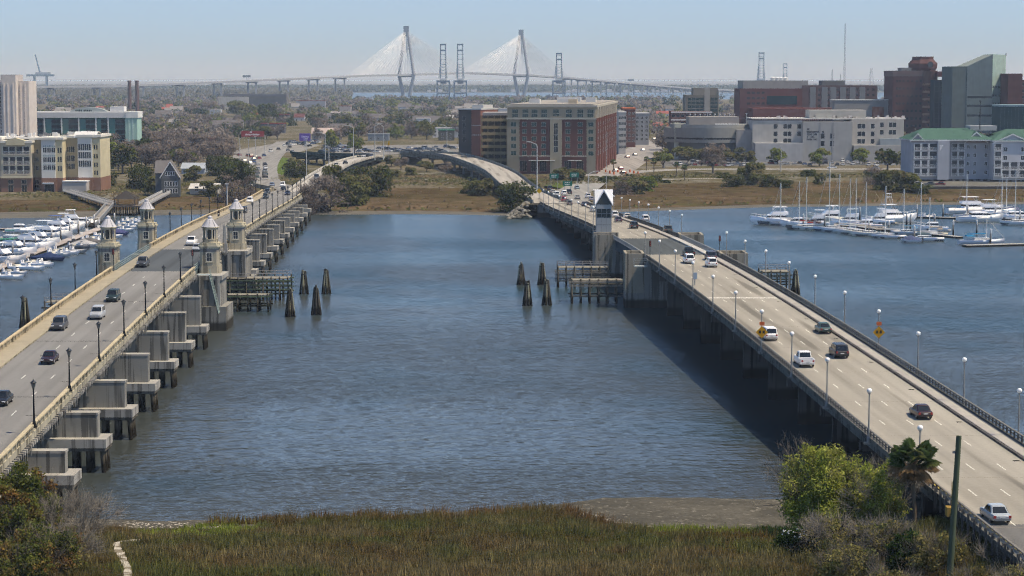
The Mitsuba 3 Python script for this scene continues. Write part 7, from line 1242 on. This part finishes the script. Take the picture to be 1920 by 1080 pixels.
# single trees that stand out: u, v of the foot, width in pixels, height in pixels
for kind, u, v, w, h, lab in (('oak', 697, 368, 88, 70, 'big round dark oak on the marsh edge between the bridges'), ('oak', 966, 391, 84, 58, 'dark bushy oak at the rip rap of the right bridge'), ('olive', 905, 366, 60, 38, 'olive bush left of the dark oak at the rip rap'), ('olive', 880, 362, 40, 30, 'smaller olive bush at the marsh edge below the flyover'), ('bare', 612, 391, 96, 74, 'grey leafless thicket beside the far end of the left bridge'), ('olive', 655, 383, 88, 74, 'olive tree between the grey thicket and the big dark oak'), ('bare', 582, 394, 50, 62, 'grey leafless thicket against the parapet end of the left bridge'), ('olive', 628, 366, 60, 62, 'olive tree behind the grey thicket by the ramp'), ('oak', 545, 334, 36, 34, 'dark oak on the traffic island by the lawn'), ('oak', 566, 334, 34, 26, 'second dark oak on the traffic island'), ('olive', 555, 322, 44, 30, 'reddish olive tree on the traffic island'),
        ('oak', 176, 348, 56, 56, 'tall dark oak right of the yellow apartments'), ('oak', 205, 352, 40, 40, 'second dark oak right of the yellow apartments'), ('olive', 150, 356, 36, 26, 'olive bush at the foot of the yellow apartments'), ('oak', 258, 358, 48, 56, 'dark oak left of the gabled house'), ('oak', 278, 355, 36, 50, 'dark oak touching the gabled house'), ('olive', 300, 364, 60, 38, 'olive bush before the gabled house'), ('oak', 405, 330, 44, 44, 'dark oak behind the white low house'), ('oak', 435, 352, 70, 62, 'broad dark oak left of the far end of the left bridge'), ('oak', 462, 352, 44, 54, 'dark oak closest to the marina-side parapet end'), ('olive', 395, 368, 44, 34, 'light olive tree before the white low house'), ('bare', 440, 378, 84, 60, 'leafless thicket below the dark oaks by the left bridge'), ('bare', 468, 366, 34, 46, 'leafless thicket against the marina-side parapet end'), ('olive', 360, 340, 40, 30, 'olive tree right of the gabled house'),
        ('olive', 1180, 362, 70, 38, 'olive bushes left part above the brown marsh right of the control tower'), ('spring', 1208, 358, 46, 34, 'greener bush above the brown marsh right of the control tower'), ('bare', 1165, 364, 50, 40, 'grey leafless bush right behind the control tower'), ('olive', 1050, 338, 40, 26, 'olive tree behind the green road signs'), ('olive', 1085, 340, 44, 30, 'olive tree right of the green road signs'), ('oak', 1375, 350, 50, 30, 'dark bush on the marsh edge below the round building'), ('olive', 1410, 346, 60, 46, 'olive tree on the marsh edge below the grey hospital'), ('oak', 1440, 350, 44, 30, 'dark bush right of the olive tree on the marsh edge'), ('oak', 1472, 352, 36, 22, 'small dark bush on the marsh edge before the grey hospital'), ('olive', 1535, 345, 26, 24, 'small olive bush alone before the hospital car park'), ('olive', 1660, 356, 60, 52, 'olive brown tree left of the green roofed apartments'), ('olive', 1700, 360, 72, 46, 'broad olive brown tree at the foot of the green roofed apartments'), ('bare', 1640, 346, 50, 42, 'brown leafless tree before the right wing of the grey hospital'), ('oak', 1730, 362, 50, 22, 'dark bush on the terrace below the green roofed apartments'),
        ('bare', 640, 262, 36, 30, 'leafless tree right of the tan building by the purple billboard'), ('olive', 672, 258, 34, 30, 'olive tree behind the grey low building of the junction'), ('bare', 712, 254, 38, 32, 'leafless tree behind the grey low building, right part'), ('spring', 744, 262, 34, 34, 'fresh green tree behind the parked cars of the junction'), ('bare', 772, 260, 40, 36, 'leafless tree behind the parked cars of the junction, left one'), ('olive', 800, 262, 38, 36, 'olive tree left of the green roofed shop'), ('bare', 862, 258, 34, 30, 'leafless tree between the green roofed shop and the brick stair tower'), ('oak', 786, 252, 40, 30, 'dark oak behind the parked cars of the junction'), ('bare', 520, 262, 36, 32, 'leafless tree left of the avenue below the red roofs'), ('olive', 500, 262, 32, 28, 'olive tree right of the red billboard'), ('bare', 604, 246, 40, 30, 'leafless tree above the tan building'), ('olive', 646, 240, 44, 30, 'olive tree above the grey low building'), ('bare', 690, 240, 46, 32, 'leafless tree in the middle ground below the bright green tree'), ('olive', 736, 238, 42, 28, 'olive tree in the middle ground above the junction'), ('bare', 780, 238, 44, 30, 'leafless tree left of the white houses'), ('olive', 830, 240, 36, 24, 'olive tree above the green roofed shop'), ('bare', 596, 262, 26, 30, 'slim leafless tree right of the purple billboard'),
        ('olive', 734, 312, 40, 24, 'olive thicket on the bank between the ramp and the flyover'), ('bare', 752, 318, 36, 26, 'leafless thicket under the left end of the flyover'), ('olive', 800, 322, 34, 22, 'olive bush under the middle of the flyover'), ('bare', 838, 326, 40, 24, 'leafless bush under the flyover, farther right'), ('olive', 770, 330, 30, 18, 'low olive bush on the bank below the flyover'), ('olive', 730, 332, 44, 18, 'low olive bush right of the big round dark oak'), ('spring', 1458, 308, 46, 36, 'yellow green tree before the left wing of the grey hospital'), ('spring', 1536, 312, 46, 38, 'green tree before the lettering wing of the grey hospital'), ('spring', 1612, 308, 42, 34, 'yellow green tree before the right wing of the grey hospital'), ('olive', 1290, 306, 56, 34, 'olive tree left of the row before the round building'), ('olive', 1330, 306, 58, 36, 'olive tree in the middle of the row before the round building'), ('olive', 1370, 306, 54, 34, 'olive tree right of the row before the round building'), ('olive', 1400, 308, 40, 30, 'olive tree at the corner of round building and hospital'), ('spring', 1243, 315, 36, 40, 'yellow green tree at the corner of the side street'), ('spring', 620, 285, 36, 50, 'large yellow green tree behind the dark green overpass'), ('spring', 665, 288, 36, 44, 'yellow green tree behind the crest of the ramp'), ('oak', 500, 232, 46, 40, 'large dark tree left of the red roofs'), ('spring', 475, 240, 42, 36, 'pale green tree left of the red roofs'), ('spring', 690, 226, 32, 26, 'bright green tree in the middle of the woods'), ('spring', 738, 205, 38, 22, 'bright green tree further back in the woods'), ('olive', 455, 220, 60, 34, 'broad green tree above the red billboard'), ('bare', 382, 214, 60, 26, 'rust coloured tree above the barn')):
    p = G(u, v, 1.6 if v > 340 else GZ); W_, H_ = w * p[1] / F, h * p[1] / F; P = LOWP[kind] if v > 328 else BIG if kind == 'oak' and w > 45 else NEARP[kind]; b0 = {'oak': (12.0, 9.3), 'spring': (9, 8.8), 'bare': (10, 9.5), 'olive': (9, 7.8)}[kind]
    place(P[(u + v) % len(P)], 'oak_tree' if kind == 'oak' else 'tree', lab, 'tree', mat(p[0], p[1], (.8 if v > 340 else GZ) - H_ * .12, u, (W_ / b0[0], W_ / b0[0], H_ * 1.12 / b0[1])))
    foot.append((p[0], p[1], W_ * .4))
for i, (u, v, lab) in enumerate(((1268, 332, 'left one of two young palms beside the main road'), (1283, 338, 'right one of two young palms beside the main road'), (1150, 326, 'palm at the roadworks before the big brick building'), (1145, 296, 'palm at the sunny foot of the big brick building'), (1212, 320, 'palm on the kerb of the side street, nearest'), (1226, 326, 'palm before the yellow green tree at the side street'), (965, 312, 'palm left of the entrance of the big brick building'))): p = G(u, v, GZ); place(FPALM, 'palm_tree', lab, 'palm tree', mat(p[0], p[1], GZ, i)); 
# street trees and town woods, nearest 230 singly, the rest as one wood
roads = [np.array(AV), RQ, FQ, np.array(rp((1128, 330), (1172, 304), (1200, 285), (1222, 268), (1240, 256)))]; rpts = np.vstack([np.stack([np.interp(np.linspace(0, 1, 60), np.linspace(0, 1, len(q)), q[:, k]) for k in (0, 1)], 1) for q in roads]); lots = [(1240, 1720, 292, 322), (575, 880, 262, 332), (430, 610, 262, 345), (535, 600, 240, 262), (1120, 1240, 290, 330), (505, 556, 294, 330), (1240, 1920, 311, 322)]
FT = np.array(foot)
def free(x, y, r0):
    if ((x - FT[:, 0]) ** 2 + (y - FT[:, 1]) ** 2 < (FT[:, 2] + r0) ** 2).any() or ((x - rpts[:, 0]) ** 2 + (y - rpts[:, 1]) ** 2).min() < (9 + r0) ** 2: return False
    u = 960 + F * x / y; v = 147 + (HC - GZ) * F / y; return not any(a < u < b_ and c < v < d for a, b_, c, d in lots)
r = np.random.default_rng(31); spots = []
for Y in (1010, 1035, 1060, 1090, 1150, 1215, 1285, 1360, 1445, 1120, 1180, 1250, 1320, 1400, 1490, 1590, 1700, 1830, 1980, 2150, 2350, 2600, 2900, 3250, 3650, 4100, 4450):
    x = -.255 * Y
    while x < .255 * Y:
        x += r.uniform(6, 12) * (1 + (Y > 2000) * .2); y = Y + r.normal() * 22 * (Y / 1500); u = 960 + F * x / y
        if u > 1240 and Y > 1750 and r.random() < .3: continue
        if free(x, y, 3.5): spots.append((y, x))
spots.sort(); kinds = ['bare', 'bare', 'bare', 'oak', 'olive', 'olive', 'spring']; N1 = 300; wood = M(); woodt = M()
for i, (y, x) in enumerate(spots):
    nz = meshkit.noise(np.array([[x * .012, y * .006, 3.0]]))[0]; k = 'oak' if nz > .78 else kinds[r.integers(7)] if nz > .3 else 'bare'; u = 960 + F * x / y; s = r.uniform(.95, 1.6) if y < 1900 else r.uniform(.85, 1.4)
    where = 'left of the avenue' if u < 500 else 'between the avenue and the flyover' if u < 850 else 'behind the big brick building' if u < 1260 else 'around the hospitals'
    if i < N1: tree(FARP[k], k, x, y, s, f'{KN[k]} in the town {where}', f'{KN[k]}s in the town {where}')
    else:
        n = 130 if y < 2400 else 70; H = 11 * s; d = r.normal(size=(n, 3)); d /= np.linalg.norm(d, axis=1, keepdims=True); d[:, 2] = abs(d[:, 2]); P = np.array([x, y, 3.2]) + d * [5.2 * s * 1.25, 5.2 * s, H * .62] * (r.random((n, 1)) ** .3) + r.normal(size=(n, 3)) * .8
        pal = {'oak': (.035, .044, .018), 'spring': (.11, .125, .04), 'bare': (.145, .124, .108), 'olive': (.095, .094, .04)}[k]; cards(wood, P, d + r.normal(size=(n, 3)) * .4, (1.25 if y < 2400 else 1.9) * r.uniform(.7, 1.2, n), np.array(pal) * r.uniform(.65, 1.35, (n, 1)), .7)
structure('town_woods', wood.ply('m_leaf', smooth=False), kind='stuff', label='grey brown and green woods covering the town towards the harbour')
# low scrub along the marsh edges
for i in range(46):
    u = r.choice([r.uniform(590, 700), r.uniform(860, 1000), r.uniform(1120, 1240), r.uniform(1340, 1700), r.uniform(130, 480)]); sx = (u - 960) / F * 850; y = np.interp(sx, xs, land0) + r.uniform(-6, 45); x = (u - 960) / F * y
    if not free(x, y, .5): continue
    tree(SHR, 'shrub', x, y, r.uniform(.7, 1.5), 'low scrub bush on the far marsh edge', 'scrub bushes on the far marsh edge', 1.0)
# dry grass on the bank behind the marsh
from scipy.spatial import cKDTree
n = 22000; X = r.uniform(-190, 290, n); L0 = np.interp(X, xs, land0); Y = L0 + 95 * r.random(n) ** .8; ok = (cKDTree(rpts).query(np.stack([X, Y], 1))[0] > 9) & (cKDTree(FT[:, :2]).query(np.stack([X, Y], 1))[0] > 5) & (abs(X / Y) < .26); U_ = 960 + F * X / Y; V_ = 147 + (HC - GZ) * F / Y; ok &= ~((U_ > 1060) & (V_ < 326)) & ~((U_ > 1230) & (V_ > 332) & (V_ < 338)); X, Y = X[ok], Y[ok]; n = len(X); q = meshkit.fbm(np.stack([X * .04, Y * .08, X * 0], -1), 3, 6)
m = M(); cards(m, np.stack([X, Y, GZ + .1 + .35 * r.random(n)], -1), np.stack([r.normal(size=n), -1 + r.normal(size=n) * .5, .6 + r.random(n)], -1), r.uniform(.3, .75, n), np.where((q > .52)[:, None], (.135, .108, .062), (.088, .085, .038)) * r.uniform(.55, 1.35, (n, 1)), .6); structure('dry_grass', m.ply('m_leaf', smooth=False), kind='stuff', label='dry tan grass on the bank behind the far marsh')
# tufts of the far marsh
n = 26000; ii = r.integers(0, len(xs) - 1, n); f = r.random(n); X = xs[ii] + r.uniform(-4, 4, n); Y = sh[ii] + mudw[ii] + 1 + f ** 1.2 * (land0[ii] - sh[ii] - mudw[ii]); keep = abs(X / Y) < .26; X, Y, f = X[keep], Y[keep], f[keep]; n = len(X); q = meshkit.fbm(np.stack([X * .02, Y * .05, X * 0], -1), 3); c0 = np.where((f < .06)[:, None], (.075, .078, .026), np.where((q > .55)[:, None], (.125, .090, .052), (.085, .062, .034)))
m = M(); cards(m, np.stack([X, Y, .9 + .5 * r.random(n)], -1), np.stack([r.normal(size=n), -1 + r.normal(size=n) * .5, .6 + r.random(n)], -1), r.uniform(.5, 1.0, n), c0 * r.uniform(.6, 1.3, (n, 1)), .6); structure('marsh_grass', m.ply('m_leaf', smooth=False), kind='stuff', label='brown marsh grass along the far shore')
# ================================================================ near bank: grass, shrubs, palm, pole
def emb(x, y):                      # embankment beside the near end of the right bridge
    s = np.clip((x - (RX(y) - 11)) / 10.0, 0, 1); f = np.clip((206 - y) / 10.0, 0, 1); f = f * f * (3 - 2 * f); return (np.polyval(_pr, y) - 2.0) * s * s * (3 - 2 * s) * f
bz = lambda x, y: np.maximum(bankz(x, y), emb(x, y))
ex, ey = np.meshgrid(np.linspace(22, 72, 90), np.linspace(120, 208, 110), indexing='ij'); E_ = np.stack([ex, ey, emb(ex, ey) + .0 * ex - .02], -1); structure('embankment', strip(np.transpose(E_, (1, 0, 2)), 'm_bank'))
r = np.random.default_rng(41); n = 190000; X = r.uniform(-52, 46, n); Y = 168 + 58 * r.random(n) ** .8
zz = bankz(X, Y); pth = np.interp(Y, [170, 186, 192, 197, 201, 203.5, 205, 206], [-33, -34, -35.5, -37, -38, -37.3, -36, -34]); w_ = np.interp(Y, [170, 200, 203, 205, 205.1], [.3, .4, 1.0, 1.2, -1]); e = np.interp(X, [-60, -34, -31, -10, 2, 6, 11, 15, 20, 34, 60], [207, 209, 217.5, 219.5, 222, 220.5, 214, 210, 208.5, 207.5, 206]) + 1.1 * (meshkit.fbm(np.stack([X * .5, X * 0, X * 0], -1), 3, 7) - .5) * 2
keep = (Y < e) & (zz > .15) & (abs(X - pth) > w_) & (r.random(n) < np.clip((meshkit.fbm(np.stack([X * .55, Y * .75, X * 0], -1), 3, 15) - .33) * 6, .12, 1)); X, Y, e = X[keep], Y[keep], e[keep]; Z = bz(X, Y); n = len(X)
d = e - Y; q = meshkit.fbm(np.stack([X * .09, Y * .14, X * 0], -1), 4, 3); q2 = meshkit.fbm(np.stack([X * .3, Y * .4, X * 0], -1), 3, 8); rim = np.clip(1 - d / np.interp(X, [-40, -30, 8, 14], [1, 5, 7, 10]), 0, 1)
red, olv, tan2, brt = np.array([.135, .078, .032]), np.array([.105, .108, .034]), np.array([.165, .135, .062]), np.array([.19, .23, .035])
c = olv + (tan2 - olv) * np.clip((q - .42) * 5, 0, 1)[:, None]; c = c + (red * .9 - c) * np.clip((q2 - .56) * 5, 0, .45)[:, None]; c = c + (red - c) * (rim * np.clip(q2 * 2.0, .3, 1))[:, None]
pat = np.clip(1.5 - ((X + 32) / 6) ** 2 - ((Y - 210.5) / 4.5) ** 2, 0, 1) + np.clip(1.7 - ((X - 22) / 9) ** 2 - ((Y - 208) / 4) ** 2, 0, 1); c = c + (brt - c) * np.clip(pat * 1.2, 0, .85)[:, None]; c *= r.uniform(.65, 1.35, (n, 1))
h = r.uniform(.45, 1.0, n) * (.6 + .8 * meshkit.noise(np.stack([X * .7, Y * .8, X * 0], -1), 4)) * (1 + .35 * rim) * np.where(pat > .3, .55, 1); a = r.uniform(0, 2 * math.pi, n); wd = r.uniform(.035, .075, n); t = np.stack([np.cos(a), np.sin(a)], 1) * wd[:, None]; b0 = np.stack([X, Y, Z - .05], 1); ln = np.stack([r.normal(size=n) * .22 + .06, r.normal(size=n) * .22, np.ones(n)], 1) * h[:, None]
V = np.stack([b0 - np.c_[t, 0 * X], b0 + np.c_[t, 0 * X], b0 + ln], 1).reshape(-1, 3); qn = np.round(255 * np.sqrt(np.clip(c, 0, 1))); C = np.repeat(np.stack([qn[:, 0] * 256 + qn[:, 1], qn[:, 2]], 1), 3, 0); m = M(); m.v.append(V); m.f.append(np.arange(3 * n).reshape(-1, 3)); m.c.append(C); m.n = 3 * n
structure('bank_grass', m.ply('m_leaf', smooth=False), kind='stuff', label='red brown and olive marsh grass on the near bank')
P = np.array([[-33, 172], [-34, 186], [-35.5, 192], [-37, 197], [-38, 201], [-37.2, 203.7], [-35.2, 205]]); S = np.linspace(0, 1, 40); px_ = np.interp(S, np.linspace(0, 1, 7), P[:, 0]) + .12 * np.sin(S * 31); py_ = np.interp(S, np.linspace(0, 1, 7), P[:, 1]); hw = np.interp(S, [0, .7, 1], [.35, .5, 1.0]) * (.7 + .6 * meshkit.noise(np.stack([S * 23, S * 0, S * 0], -1))); m = M(); rows = [[[x - w, y, float(bz(np.array(x - w), np.array(y))) + .05], [x, y, float(bz(np.array(x), np.array(y))) + .07], [x + w, y, float(bz(np.array(x + w), np.array(y))) + .05]] for x, y, w in zip(px_, py_, hw)]
def f_path(p, n, uv): return mix(mi.Color3f(.20, .175, .13), mi.Color3f(.46, .43, .36), smoothstep(.3, .7, fbm(p.x * 1.5, p.y * 1.5, 0.0, 3)))
scene['m_path'] = diffuse(f_path); structure('sandy_path', strip(np.array(rows), 'm_path'))
m = M()
for i in range(620):
    if i < 220: x, y = r.uniform(-40, -27.5), 0; y = np.interp(x, [-60, -38, -30, -10], [224, 219.5, 219, 221]) - r.uniform(2.2, 6.5)
    else: x = r.uniform(4, 32); y = np.interp(x, [0, 8, 14, 22, 34], [223.5, 222, 215.5, 214, 214]) - r.uniform(.6, 6)
    z = float(bz(np.array(x), np.array(y))); s = r.uniform(.05, .17); m.ball([x, y, z], (s, s * .8, s * .5), np.multiply((.40, .37, .31) if r.random() < .7 else (.08, .07, .06), r.uniform(.6, 1.3)), 3)
structure('beach_shells', m.ply('m_matte', smooth=False), kind='stuff', label='shells and pebbles on the muddy beach')
def bush(seed, R, H, n, leaf, pal, twigs=0, asp=.55, dead=False, trunks=5, depth=3):
    rg = np.random.default_rng(seed); br = M(); tips = []
    for k in range(trunks): a = k * 6.28 / trunks + rg.random(); o = np.array([math.cos(a), math.sin(a), 0]) * R * .22; limbs(br, o, np.array([math.cos(a) * .55, math.sin(a) * .55, .9]) / 1.05, H * .40, .075 if not dead else .055, depth, rg, (.17, .155, .14) if dead else (.09, .08, .065), .42, 3, tips)
    out = [('branches', br.ply('m_matte', smooth=False), None)]; tp = np.array(tips); tw = M()
    if n:
        nb = 80; a = rg.random(nb) * 6.28; f = rg.random(nb) ** .5; C = np.stack([np.cos(a) * f * R * .8, np.sin(a) * f * R * .8, H * rg.uniform(.22, .95, nb) * (1 - .42 * f ** 2), R * rg.uniform(.09, .25, nb)], 1); w = C[:, 3] ** 2; pk = rg.choice(nb, n, p=w / w.sum()); d = rg.normal(size=(n, 3)); d /= np.linalg.norm(d, axis=1, keepdims=True); P = C[pk, :3] + d * (C[pk, 3] * rg.random(n) ** .5)[:, None] + rg.normal(size=(n, 3)) * .16; P = P[P[:, 2] > .1]; pk = pk[:len(P)]; d = d[:len(P)]; k = len(P)
        hue = meshkit.noise(P * .55 + 9, seed); col = np.array(pal)[np.clip((hue * len(pal) * 1.25 - .125 * len(pal) + rg.normal(size=k) * .5).astype(int), 0, len(pal) - 1)] * rg.uniform(.6, 1.4, (k, 1)); cr = M(); cards(cr, P, d * .6 + rg.normal(size=(k, 3)) * .6 + [0, 0, .3], leaf * rg.uniform(.6, 1.3, k), col, asp); out.append(('foliage', cr.ply('m_leaf', smooth=False), None))
    if twigs:
        o = tp[rg.integers(0, len(tp), twigs)] + rg.normal(size=(twigs, 3)) * .12; d = o / (np.linalg.norm(o, axis=1, keepdims=True) + 1e-9) * .7 + rg.normal(size=(twigs, 3)) * .45 + [0, 0, .25]; L = rg.uniform(.3, .9, twigs)[:, None]; w = np.cross(d, rg.normal(size=(twigs, 3))); w /= np.linalg.norm(w, axis=1, keepdims=True); w *= .012; e2_ = o + d * L; V = np.stack([o - w, o + w, e2_ + w * .4, e2_ - w * .4], 1).reshape(-1, 3); tw.add(V, np.arange(4 * twigs).reshape(-1, 4), (.235, .215, .18) if dead else (.17, .15, .125)); out.append(('twigs', tw.ply('m_matte', smooth=False), None))
    return out
GR = [(.048, .060, .015), (.075, .090, .022), (.105, .110, .028), (.125, .095, .03), (.12, .068, .024)]; WIL = [(.14, .17, .03), (.20, .225, .042), (.25, .26, .06), (.15, .15, .055)]; SCR = [(.105, .102, .034), (.145, .132, .046), (.16, .14, .055), (.08, .09, .03)]; DKG = [(.014, .028, .008), (.022, .042, .010), (.035, .055, .014)]
for seed, u, v, Y, R, H, n, leaf, pal, tw, dead, lab in ((1, 40, 0, 205, 3.8, 8.6, 12000, .17, GR, 300, False, 'dense green and rust coloured shrub against the near pier of the left bridge'), (2, 0, 0, 197, 3.8, 7.0, 11000, .16, GR, 300, False, 'green and rust shrub at the left edge of the picture'), (3, 62, 0, 187, 4.2, 4.8, 9000, .15, GR, 700, False, 'low olive and rust shrub in the lower left corner'), (4, 118, 0, 201, 3.2, 5.6, 0, .1, GR, 2600, True, 'tangled grey leafless shrub beside the green ones at the left'), (5, 160, 0, 209, 2.2, 4.2, 0, .1, GR, 1500, True, 'pale leafless sapling thicket standing nearest the water at the left'), (6, 100, 0, 189, 3.4, 4.2, 900, .12, SCR, 2200, True, 'grey twiggy shrub left of the sandy path'), (7, 5, 0, 184, 3.6, 4.6, 8000, .15, GR, 900, False, 'olive shrub in the extreme lower left corner'),
        (11, 1560, 0, 205, 5.4, 9.8, 26000, .18, WIL, 1200, False, 'large fresh green willow like tree left of the near end of the right bridge'), (12, 1648, 0, 203, 3.6, 8.4, 8500, .16, WIL, 1600, True, 'half leafless green tree between the willow and the palm'), (13, 1560, 0, 194, 3.0, 4.4, 900, .14, SCR, 2400, True, 'grey tangled leafless shrub below the willow like tree'), (14, 1500, 0, 196, 2.2, 2.6, 5000, .16, DKG, 200, False, 'dark green shrub with a few white flowers at the edge of the grass'), (15, 1600, 0, 184, 3.4, 3.2, 6000, .14, SCR, 1600, False, 'olive brown brush in front of the tangled shrub'), (16, 1712, 0, 186, 2.3, 4.4, 7000, .17, DKG, 200, False, 'dark green evergreen shrub below the palm'), (17, 1770, 0, 184, 3.2, 3.0, 7000, .13, SCR, 1400, False, 'olive brush at the foot of the green pole'), (18, 1850, 0, 172, 3.4, 2.6, 7000, .13, [(.085, .07, .022), (.105, .085, .022), (.07, .065, .022)], 1600, False, 'yellow brown brush below the guard rail'), (19, 1690, 0, 176, 3.4, 2.8, 6500, .13, SCR, 2000, False, 'olive brush in the lower right foreground'), (20, 1930, 0, 169, 2.6, 3.0, 2500, .12, SCR, 2200, True, 'twiggy brush in the lower right corner'), (21, 1660, 0, 193, 2.8, 4.2, 4500, .14, SCR, 1500, True, 'grey brown leafless shrub under the palm'), (22, 1880, 0, 180, 1.2, 2.4, 0, .1, SCR, 700, True, 'thin bare twigs before the silver blue sedan')):
    x = (u - 960) / F * Y * 1.006; z = float(bz(np.array(x), np.array(float(Y)))); pr_ = bush(seed, R, H, n, leaf, pal, tw, .5 if pal is not WIL else .35, dead)
    if seed == 14:
        fl = M(); rr_ = np.random.default_rng(2)
        for q in range(26): a = rr_.random() * 6.28; fl.ball([math.cos(a) * 1.6 * rr_.random(), -1.2 + math.sin(a), 2.1 + .5 * rr_.random()], .09, (.7, .7, .66), 3)
        pr_.append(('flowers', fl.ply('m_matte'), None))
    place(pr_, 'tree' if seed in (11, 12) else 'shrub', lab, 'tree' if seed in (11, 12) else 'shrub', mat(x, Y, z - .25, 0))
x, Y = (1720 - 960) / F * 200 * 1.006, 200.0; z = float(bz(np.array(x), np.array(Y))); place(palm_proto(D(1720, 862, Y)[2] - z, 60, 2.7, 9, 2), 'palm_tree', 'shaggy fan palm beside the near end of the right bridge', 'palm tree', mat(x, Y, z))
a = D(1787, 985, 178); b_ = D(1798, 817, 178); k = thing('utility_pole', 'green weathered utility pole leaning beside the guard rail', 'pole'); g0 = float(bz(np.array(a[0]), np.array(178.0))); dd = (b_ - a) / (b_[2] - a[2]); put(k, 'pole', M().tube(a + dd * (g0 - a[2] - .3), b_, .30, .22, 10, (.085, .105, .070)).ply('m_matte')); put(k, 'step', M().box(b_[0] - .5, b_[0] - .3, 177.9, 178.1, b_[2] - 1.5, b_[2] - 1.3, (.2, .2, .2)).ply('m_matte'))
k = thing('marker_post', 'thin yellow marker post at the guard rail below the palm', 'post'); p = RP(193.5, -.4); put(k, 'post', M().tube(p, p + [0, 0, 2.6], .05, .04, 5, (.30, .22, .06)).ply('m_matte')); put(k, 'base', M().box(p[0] - .5, p[0] + .3, p[1] - .5, p[1] + .5, p[2] - .6, p[2] + .25, (.36, .24, .07)).ply('m_matte'))
